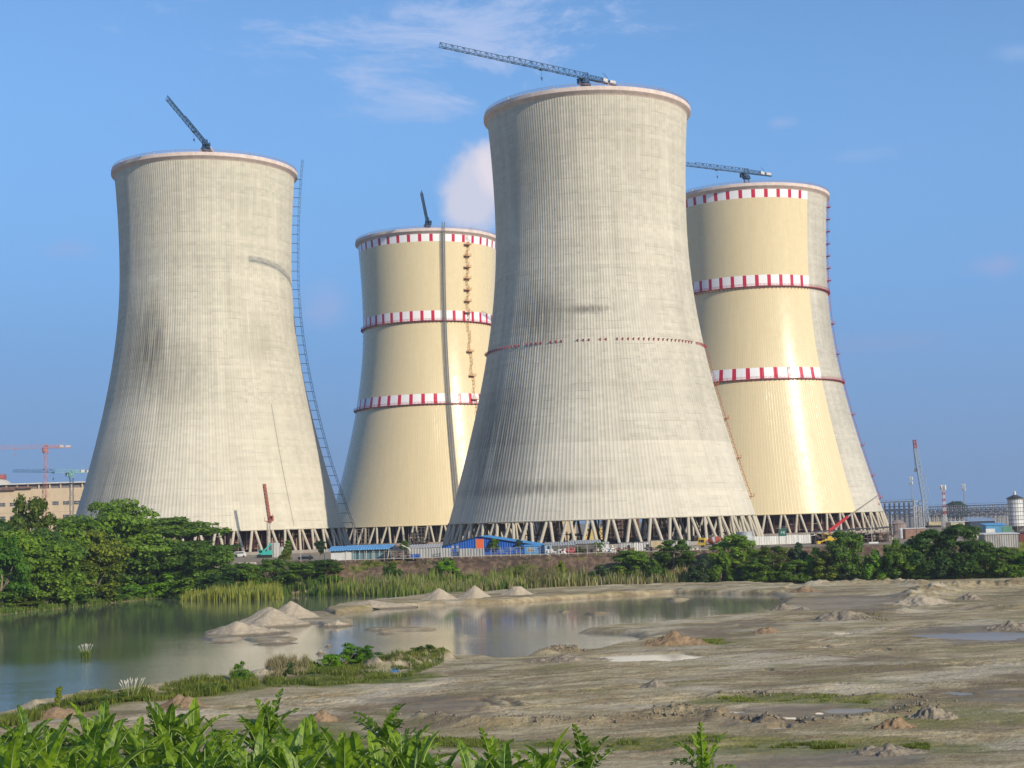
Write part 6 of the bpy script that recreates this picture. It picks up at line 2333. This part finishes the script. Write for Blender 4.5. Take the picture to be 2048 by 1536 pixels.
    e = [atd(x, y, d) - p for x, y in ((1657, 1063), (1696, 1033), (1727, 1011.5), (1757, 990))]
    MB().bar(e[0], e[1], 0.78, 0.62, 4).build('boom', redp, t)
    MB().bar(e[1], e[2], 0.42, 0.36, 4).bar(e[2], e[3], 0.30, 0.24, 4).build('boom_extension', paint('boom_grey', (0.34, 0.28, 0.25), .5, .2), t)
    MB().bar(e[0] + Vector((1.8, 0, -.6)), e[0].lerp(e[1], .55) + Vector((0, 0, -.5)), .22).build('lift_cylinder', galv, t)
    MB().box((0, 0, 2.3), (4.6, 2.5, 1.3)).build('turntable', yellow, t)
    MB().box((0.6, 0, 1.2), (9.5, 2.5, .7)).build('chassis', yellow, t)
    MB().box((-3.2, -.4, 2.2), (1.8, 1.6, 1.5)).build('cab', yellow, t)
    for x in (-3.2, -1.2, 1.6, 3.4):
        o = MB().lathe([(0.02, -.15), (0.6, -.15), (0.6, .15), (0.02, .15)], 12).build('wheel', black, t)
        o.rotation_euler = (PI / 2, 0, 0)
        o.location = (x, -1.1, .6)
    MB().bar(e[3], e[3] + Vector((.6, 0, .3)), .14).bar(e[3], e[3] + Vector((0, 0, -3)), .04).box(e[3] + Vector((0, 0, -3.2)), (.4, .3, .6)).build('hook', redp, t)
    # long dark open shed full of scrap
    d = 495
    a, b = at_ground(1630, d), at_ground(1786, d)
    t = thing('storage_shed', 'long open shed with a thin dark roof crammed with steel scrap before the last tower', 'shed', ((a.x + b.x) / 2, d + 4, PLANT))
    w = b.x - a.x
    za, zb_ = atd(1634, 1065, d).z - PLANT, atd(1782, 1055, d).z - PLANT
    mb = MB()
    n = 10
    for k in range(n):
        x0_, x1_ = -w / 2 + w * k / n, -w / 2 + w * (k + 1) / n
        z0_, z1_ = za + (zb_ - za) * k / n + .12 * math.sin(k * 1.3), za + (zb_ - za) * (k + 1) / n + .12 * math.sin((k + 1) * 1.3)
        i = len(mb.v)
        mb.v += [(x0_, -4.5, z0_), (x1_, -4.5, z1_), (x1_, 4.5, z1_ + .1), (x0_, 4.5, z0_ + .1), (x0_, -4.5, z0_ + .2), (x1_, -4.5, z1_ + .2), (x1_, 4.5, z1_ + .3), (x0_, 4.5, z0_ + .3)]
        mb.f += [tuple(i + q for q in f) for f in ((3, 2, 1, 0), (4, 5, 6, 7), (0, 1, 5, 4), (1, 2, 6, 5), (2, 3, 7, 6), (3, 0, 4, 7))]
    mb.build('roof', paint('roof_dark', (0.06, 0.055, 0.055), .8, .3), t)
    mb = MB()
    for k in range(13):
        x = -w / 2 + w * k / 12
        mb.bar((x, -4.2, 0), (x, -4.2, za), .09).bar((x, 4.2, 0), (x, 4.2, za), .09)
    mb.build('post', rust, t)
    MB().box((0, 3.2, 1.4), (w, 0.4, 2.8)).build('back_wall', dark, t)
    mb, mb2 = MB(), MB()
    for k in range(190):
        x, y, zz = g.uniform(-w / 2, w / 2), g.uniform(-4, 2), g.uniform(.2, za - .4)
        q = mb if k % 3 else mb2
        if g.random() < .6:
            q.bar((x, y, zz), (x + g.uniform(-2.5, 2.5), y, zz + g.uniform(-.4, .4)), g.uniform(.05, .14))
        else:
            q.box((x, y, zz), (g.uniform(.3, 1.6), g.uniform(.3, 1), g.uniform(.2, .8)), g.uniform(-.3, .3))
    mb.build('scrap', paint('scrap_brown', (0.13, 0.085, 0.07), .85, .5, 1.5), t)['kind'] = 'stuff'
    mb2.build('pale_scrap', paint('scrap_pale', (0.38, 0.33, 0.29), .8, .3, 1.5), t)['kind'] = 'stuff'
    # yellow loader
    p = at_ground(1662, 480)
    t = thing('loader', 'yellow loader half hidden by bushes in front of the long open shed', 'loader', p)
    MB().box((0, 0, 1.5), (4.6, 2.2, 0.9)).box((2.6, 0, 1.2), (1.6, 2.3, .9)).build('body', yellow, t)
    MB().box((-.6, 0, 2.2), (1.4, 1.6, 0.9)).build('cab', yellow, t)
    MB().bar((-2, -.8, 1.6), (-4.0, -.8, .9), .2).bar((-2, .8, 1.6), (-4, .8, .9), .2).box((-4.3, 0, .8), (.9, 2.4, .9)).build('bucket_arm', yellow, t)
    for x in (-1.5, 1.6):
        o = MB().lathe([(0.02, -.25), (0.75, -.25), (0.75, .25), (0.02, .25)], 14).build('wheel', black, t)
        o.rotation_euler = (PI / 2, 0, 0)
        o.location = (x, -1.1, .75)
    t = pole('thin pale mast on a white skid in front of the last tower columns', 1742.5, 1080, 1042, 474, white, .11, 'mast', 'signal_mast')
    MB().box((0.3, 0, .35), (3.0, 1.4, .5)).build('skid', white, t)
    pole('thin pale pole at the right foot of the last cooling tower', 1783.5, 1062, 1030, 520, white, .12, group=gp_)
    pole('black thin pole below the pipe racks', 1832, 1065, 1034, 520, paint('pole_black', (.03, .03, .03), .6, .1), .09, group=gp_)
    pole('thin short pole against the white hoarding', 1594.5, 1080, 1052, 506, galv, .08, group=gp_)

    # --- right background
    p = at_ground(1795, 640)
    t = thing('round_hut', 'brownish round hut under the pipe racks, right of the last tower', 'hut', p)
    zt = atd(1795, 1040, 640).z - PLANT
    MB().lathe([(3.6, 0), (3.6, zt - 1.6), (3.9, zt - 1.6), (1.0, zt), (.02, zt)], 18).build('wall', paint('hut_brown', (0.26, 0.20, 0.18), .85, .2), t)
    MB().box((0, -2, 1.5), (9.0, 3.0, .18)).build('roof', MATS['roof_dark'], t)
    p = at_ground(1802, 560)
    t = thing('plastic_tank', 'small white tank right of the round hut', 'tank', p)
    MB().lathe([(.02, 0), (.95, 0), (.95, 3.2), (.8, 3.5), (.3, 3.8), (.3, 4.0), (.02, 4.0)], 14).build('body', white, t)
    MB().lathe([(.02, 4.0), (.34, 4.0), (.34, 4.2), (.02, 4.2)], 10).build('lid', MATS['pole_black'], t)
    box_hut('brick_wall_store', 'low reddish brick store left of the lattice crane', 'store', 1810, 1851, 1057, 540, 4, paint('brick', (0.30, 0.17, 0.13), .9, .3, 1.0), white, slope=.1)
    # pipe racks
    rack = paint('rack_grey', (0.36, 0.36, 0.37), 0.6, 0.15)
    duct = paint('duct_grey', (0.38, 0.38, 0.39), 0.5, 0.15)

    def pipe_rack(label, px0, px1, top, d, bays, levels, skew=60, name='pipe_rack'):
        a, b = atd(px0, 1030, d), atd(px1, 1030, d - skew)
        a.z = b.z = PLANT
        H = atd((px0 + px1) / 2, top, d - skew / 2).z - PLANT
        t = thing(name, label, 'pipe rack', a)
        L = b - a
        s = Vector((-L.y, L.x, 0)).normalized() * 9
        mb, br = MB(), MB()
        for k in range(bays + 1):
            for o in (Vector(), s):
                q = L * k / bays + o
                mb.bar(q, q + Vector((0, 0, H)), .36)
            if k < bays:
                q0, q1 = L * k / bays, L * (k + 1) / bays
                for lv in levels:
                    mb.bar(q0 + Vector((0, 0, H * lv)), q1 + Vector((0, 0, H * lv)), .30)
                    mb.bar(q0 + s + Vector((0, 0, H * lv)), q1 + s + Vector((0, 0, H * lv)), .30)
                    mb.bar(q0 + Vector((0, 0, H * lv)), q0 + s + Vector((0, 0, H * lv)), .25)
                lo, hi = levels[0], levels[1]
                A_, B_ = (q0, q1) if k % 2 else (q1, q0)
                br.bar(A_ + Vector((0, 0, H * lo)), B_ + Vector((0, 0, H * hi)), .24)
                br.bar(B_ + s + Vector((0, 0, H * lo)), A_ + s + Vector((0, 0, H * hi)), .24)
                for lv in levels[-1:]:
                    br.bar(q0 + Vector((0, 0, H * lv + 1.1)), q1 + Vector((0, 0, H * lv + 1.1)), .1)
        mb.build('frame', rack, t)
        br.build('bracing', rack, t)
        for i, lv in enumerate(levels[1:-1:2]):
            for j in range(2):
                o = s * (0.2 + .3 * j) + Vector((0, 0, H * lv + 1.0))
                MB().bar(o, L + o, .55 - .12 * j, None, 10).build('pipe', duct, t)
        return t
    pipe_rack('taller grey steel pipe rack right behind the last cooling tower', 1752, 1830, 1002, 900, 8, (.42, .62, .8, .97), 20)
    pipe_rack('long grey steel pipe rack running to the white silo at the right', 1838, 2024, 1010, 960, 21, (.5, .68, .85, .97), 70)
    for k, (px, w) in enumerate(((1838, 1.6), (1828, 1.3))):
        p = at_ground(px + 3, 860)
        t = thing('rack_tower', ('pale grey steel column just left of the lattice crane foot', 'thinner grey steel column left of the lattice crane foot')[k], 'steel column', p)
        MB().lattice((0, 0, 0), (0, 0, atd(px, 1012, 860).z - PLANT), w, w, 8, .22).build('frame', rack, t)
    # lattice boom crane
    d = 900
    p = at_ground(1864, d)
    t = thing('lattice_crane', 'tall crawler crane with a pale blue lattice boom and red tip standing at right', 'crawler crane', p)
    e0, e1, e2 = atd(1857, 1052, d) - p, atd(1831, 897, d) - p, atd(1828.5, 880, d) - p
    pb = paint('boom_pale', (0.30, 0.37, 0.43), .5, .15)
    MB().lattice(e0 + Vector((0, 0, .5)), e0.lerp(e1, .08), 1.4, 1.4, 3, .16).lattice(e0.lerp(e1, .08), e1, 2.1, 2.1, 30, .17, td=.11).build('boom', pb, t)
    MB().lattice(e1, e2, 1.5, 1.5, 4, .22, td=.16).build('boom_tip', paint('tip_red', (0.34, 0.07, 0.06), .6, .2), t)
    MB().bar(e1 + Vector((-.9, 0, 0)), e1 + Vector((-1.1, 0, -12)), .09).bar(e1 + Vector((-.4, 0, 0)), e1 + Vector((-.6, 0, -12)), .09).box(e1 + Vector((-.8, 0, -13)), (1.2, .6, 2.2)).build('hook_block', steel, t)
    MB().bar(e2, Vector((3.0, 0, 6.5)), .07).bar(e1, Vector((3.4, .8, 6.5)), .07).build('pendant_line', pb, t)
    ylw = paint('crane_sand', (0.46, 0.38, 0.22), .6, .25)
    MB().bar((2.0, -1, 2.5), (3.2, 0, 6.8), .22).bar((3.8, 1, 2.5), (3.2, 0, 6.8), .22).build('gantry', ylw, t)
    MB().bar((-1.5, 0, 2.5), (-1.2, 0, 6.0), .25).build('back_mast', ylw, t)
    MB().box((1.4, 0, 2.3), (6.4, 3.2, 2.0)).box((4.2, 0, 2.2), (1.6, 3.4, 2.4)).build('body', ylw, t)
    MB().box((-1.6, -1.5, 2.6), (1.6, 1.4, 2.2)).build('cab', ylw, t)
    MB().box((.6, -2.2, .6), (8, 1.0, 1.2)).box((.6, 2.2, .6), (8, 1.0, 1.2)).build('tracks', black, t)
    # telecom masts
    gm = 'telecom masts on the horizon'
    for px, top, base, d, cols, lab in ((1827, 953, 1020, 1500, False, 'grey telecom mast left of the lattice crane boom'), (1890.5, 969, 1062, 900, True, 'red and white telecom mast right of the lattice crane'),
                                        (1931.5, 968, 1020, 1500, False, 'grey telecom mast farther right, left of the white silo')):
        p = at_ground(px, d)
        H = atd(px, top, d).z - PLANT
        t = thing('telecom_mast', lab, 'mast', p, 0, gm)
        wd = 1.5 if not cols else 2.0
        mg, mw_, mr_ = MB(), MB(), MB()
        n = 12
        for k in range(n):
            q = (mg if not cols else (mw_ if k % 2 else mr_)) if k > 3 or not cols else mw_
            ww = wd * (1 - .45 * k / n)
            q.lattice((0, 0, H * .9 * k / n), (0, 0, H * .9 * (k + 1) / n), ww, ww, 3, .12 if not cols else .09)
        if cols:
            mw_.build('mast', white, t)
            mr_.build('mast_band', paint('band_red', (0.40, .05, .05), .6, .2), t)
        else:
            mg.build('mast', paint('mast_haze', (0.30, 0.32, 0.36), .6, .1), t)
        an = MB()
        for k in range(6):
            a_ = 2 * PI * k / 6
            for lv in (.86, .96) if not cols else (.93,):
                an.box((1.5 * math.cos(a_), 1.5 * math.sin(a_), H * lv), (.5, .5, 3.0), a_)
                an.bar((0, 0, H * lv), (1.5 * math.cos(a_), 1.5 * math.sin(a_), H * lv), .08)
        an.bar((0, 0, H * .9), (0, 0, H), .1)
        an.build('antenna', white, t)
    # silo
    d = 600
    p = at_ground(2033, d)
    t = thing('white_silo', 'white round silo with a dark conical cap at the right frame edge', 'silo', p)
    z0, z1, z2 = atd(2033, 1052, d).z - PLANT, atd(2033, 996, d).z - PLANT, atd(2033, 990, d).z - PLANT
    R = 3.0
    MB().lathe([(R, z0), (R, z1)], 28).build('body', corrug('silo_white', (0.70, 0.68, 0.64), 3.0, 2, wear=.12), t, True)
    mb = MB()
    for k in range(7):
        mb.ringbox(R + .01, z0 + (z1 - z0) * (k + .5) / 7, .08, .22, 28)
    for k in range(9):
        a_ = -PI / 2 + (k - 4) * .33
        mb.bar(((R + .03) * math.cos(a_), (R + .03) * math.sin(a_), z0), ((R + .03) * math.cos(a_), (R + .03) * math.sin(a_), z1), .06)
    mb.build('hoop', paint('hoop_grey', (.2, .2, .2), .6, .2), t)
    MB().lathe([(R + .35, z1 - .3), (R + .35, z1), (.5, z2 + .1), (.02, z2 + .1)], 28).build('cap', paint('cap_dark', (.05, .05, .055), .6, .2), t)
    MB().lathe([(.55, z2), (.55, z2 + 1.5), (.02, z2 + 1.6)], 10).build('vent', white, t)
    mb = MB().lathe([(R, z0), (.6, z0 - 2.2), (.02, z0 - 2.2)], 20)
    mb.build('hopper', steel, t)
    for k in range(6):
        a_ = 2 * PI * k / 6 + .3
        q = Vector((R * math.cos(a_), R * math.sin(a_), 0))
        MB().bar(q, q + Vector((0, 0, z0)), .2).build('leg', steel, t)
    # sheds at right
    navy_w = paint('navy_wall', (0.035, 0.05, 0.085), .7, .3)
    box_hut('cream_block', 'long low cream block under the pipe rack', 'block', 1902, 1944, 1044, 640, 8, paint('cream_low', (0.50, 0.44, 0.32), .85, .2), white, slope=.2)
    box_hut('navy_shed', 'dark blue shed with a pale blue roof under the pipe rack', 'shed', 1940, 1990, 1042, 600, 7, navy_w, corrug('roof_bluegrey', (.26, .34, .46), .8, 0), slope=1.4)
    box_hut('blue_store', 'bright blue store with white shutters left of the silo', 'store', 1972, 2012, 1050, 560, 6, paint('store_blue', (0.08, 0.26, 0.44), .6, .2), sky_roof, slope=.6)
    bl = [o for o in bpy.data.objects if o.name.startswith('blue_store')][-1]
    MB().box((-2.2, -3.06, 1.3), (3.4, .1, 2.4)).build('shutter', white, bl)
    hoarding('green sheet fence at the foot of the silo', [at_ground(2004, 556), at_ground(2024, 556)], 3.3, paint('fence_green', (0.09, 0.22, 0.15), .7, .2))
    t = thing('dark_roofed_house', 'cream house with a dark hipped roof behind the biggest trees at right', 'house', at_ground(1950, 520))
    w = 40 * 520 / F
    zt = atd(1950, 1066, 520).z - PLANT
    MB().box((0, 3, zt / 2), (w * .86, 6, zt)).build('wall', paint('cream_house', (0.62, 0.56, 0.38), .85, .15), t)
    mb = MB()
    i = len(mb.v)
    hw = w / 2
    mb.v += [(-hw, -.6, zt), (hw, -.6, zt), (hw, 6.6, zt), (-hw, 6.6, zt), (-hw * .4, 3, zt + 1.7), (hw * .4, 3, zt + 1.7), (-hw, -.6, zt - .15), (hw, -.6, zt - .15), (hw, 6.6, zt - .15), (-hw, 6.6, zt - .15)]
    mb.f += [(0, 1, 5, 4), (1, 2, 5), (2, 3, 4, 5), (3, 0, 4), (6, 7, 1, 0), (7, 8, 2, 1), (8, 9, 3, 2), (9, 6, 0, 3), (9, 8, 7, 6)]
    mb.build('roof', MATS['roof_dark'], t)
    box_hut('corrugated_shed', 'weathered grey corrugated shed above the trees at the right edge', 'shed', 1968, 2036, 1068, 452, 6, corrug('sheet_old', (0.36, 0.34, 0.31), .7, wear=.35), white, slope=.25, zg=PLANT - 2.0)
    box_hut('red_kiosk', 'dark red-doored kiosk at the right frame edge', 'kiosk', 2037, 2062, 1066, 455, 5, paint('kiosk_red', (0.16, 0.035, 0.03), .7, .4), MATS['roof_dark'], slope=.3, zg=PLANT - 1.5)
    # between the towers, seen through the columns
    box_hut('cream_hall', 'cream hall seen through the columns of the central tower', 'hall', 1122, 1152, 1040, 720, 14, cream, white, slope=.2)
    t, w, h = box_hut('site_office', 'yellow site office with dark windows seen through the columns of the central tower', 'office', 1170, 1204, 1055, 700, 6, paint('office_yellow', (0.62, 0.46, 0.18), .8, .15), white, slope=.2)
    for x in (-2.4, 0, 2.4):
        win(t, x, h - 1.1, .9, 1.0, -3.05, glass)
    for px, d_, hh, lab in ((1225, 735, 13, 'brown formwork scaffold seen through the centre right columns of the central tower'), (1258, 745, 12, 'reddish formwork scaffold right of the brown one behind the columns'),
                            (1100, 740, 12, 'dark scaffold left of the cream hall behind the columns'), (1320, 720, 9, 'low scaffold behind the right columns of the central tower')):
        p = at_ground(px, d_)
        t = thing('scaffold', lab, 'scaffold', p, 0, 'scaffolds behind the central tower')
        mb = MB()
        for i in range(6):
            for j in range(3):
                mb.bar((-5 + 2 * i, j * 2, 0), (-5 + 2 * i, j * 2, hh), .14)
        for z_ in np.arange(1.8, hh, 2):
            mb.bar((-5, 0, z_), (5, 0, z_), .12).bar((-5, 4, z_), (5, 4, z_), .12)
            mb.box((0, 2, z_), (10, 3.6, .12))
        mb.build('frame', rust if 'red' in lab else MATS['fill_raw'], t)
        MB().box((0, 3, hh * .5), (9.5, .4, hh * .9)).build('panel', MATS['brick'] if 'red' in lab else MATS['fill_raw'], t)
    # towerless scaffolds at the foot of the far cream tower
    for px, lab in ((722, 'scaffold at the left columns of the farther cream tower'), (842, 'scaffold at the right columns of the farther cream tower')):
        p = at_ground(px, 812)
        t = thing('scaffold', lab, 'scaffold', p, 0, 'scaffolds at the farther cream tower')
        mb = MB()
        for i in range(5):
            for j in range(2):
                mb.bar((-4 + 2 * i, j * 2, 0), (-4 + 2 * i, j * 2, 9.5), .14)
        for z_ in (1.8, 3.8, 5.8, 7.8, 9.3):
            mb.bar((-4.4, 0, z_), (4.4, 0, z_), .14)
            mb.box((0, 1, z_), (8.8, 1.8, .15))
        mb.build('frame', paint('scaffold_grey', (.2, .17, .15), .8, .3), t)


def make_haze():
    m, nt, out = new_mat('haze')
    v = nt.n.new('ShaderNodeVolumePrincipled')
    v.inputs['Color'].default_value = (0.80, 0.86, 0.95, 1)
    v.inputs['Density'].default_value = HAZE
    v.inputs['Anisotropy'].default_value = 0.2
    nt.l.new(v.outputs[0], out.inputs['Volume'])
    mb = MB().box((0, 700, 110), (1800, 1900, 230))
    struct(mb.build('haze', m), 'stuff')


HAZE = 0.00010

# ------------------------------------------------------------------ build
paint('dark_glass', (0.025, 0.03, 0.035), 0.2, 0.1)
paint('frame_white', (0.60, 0.55, 0.48), 0.6, 0.1)
paint('globe', (0.80, 0.72, 0.45), 0.4, 0.05)
ground_material()
make_world()
make_ground()
make_water()
make_towers()
make_cranes()
make_trees()
make_reeds()
make_bananas()
make_heaps()
make_site()
if HAZE > 0:
    make_haze()
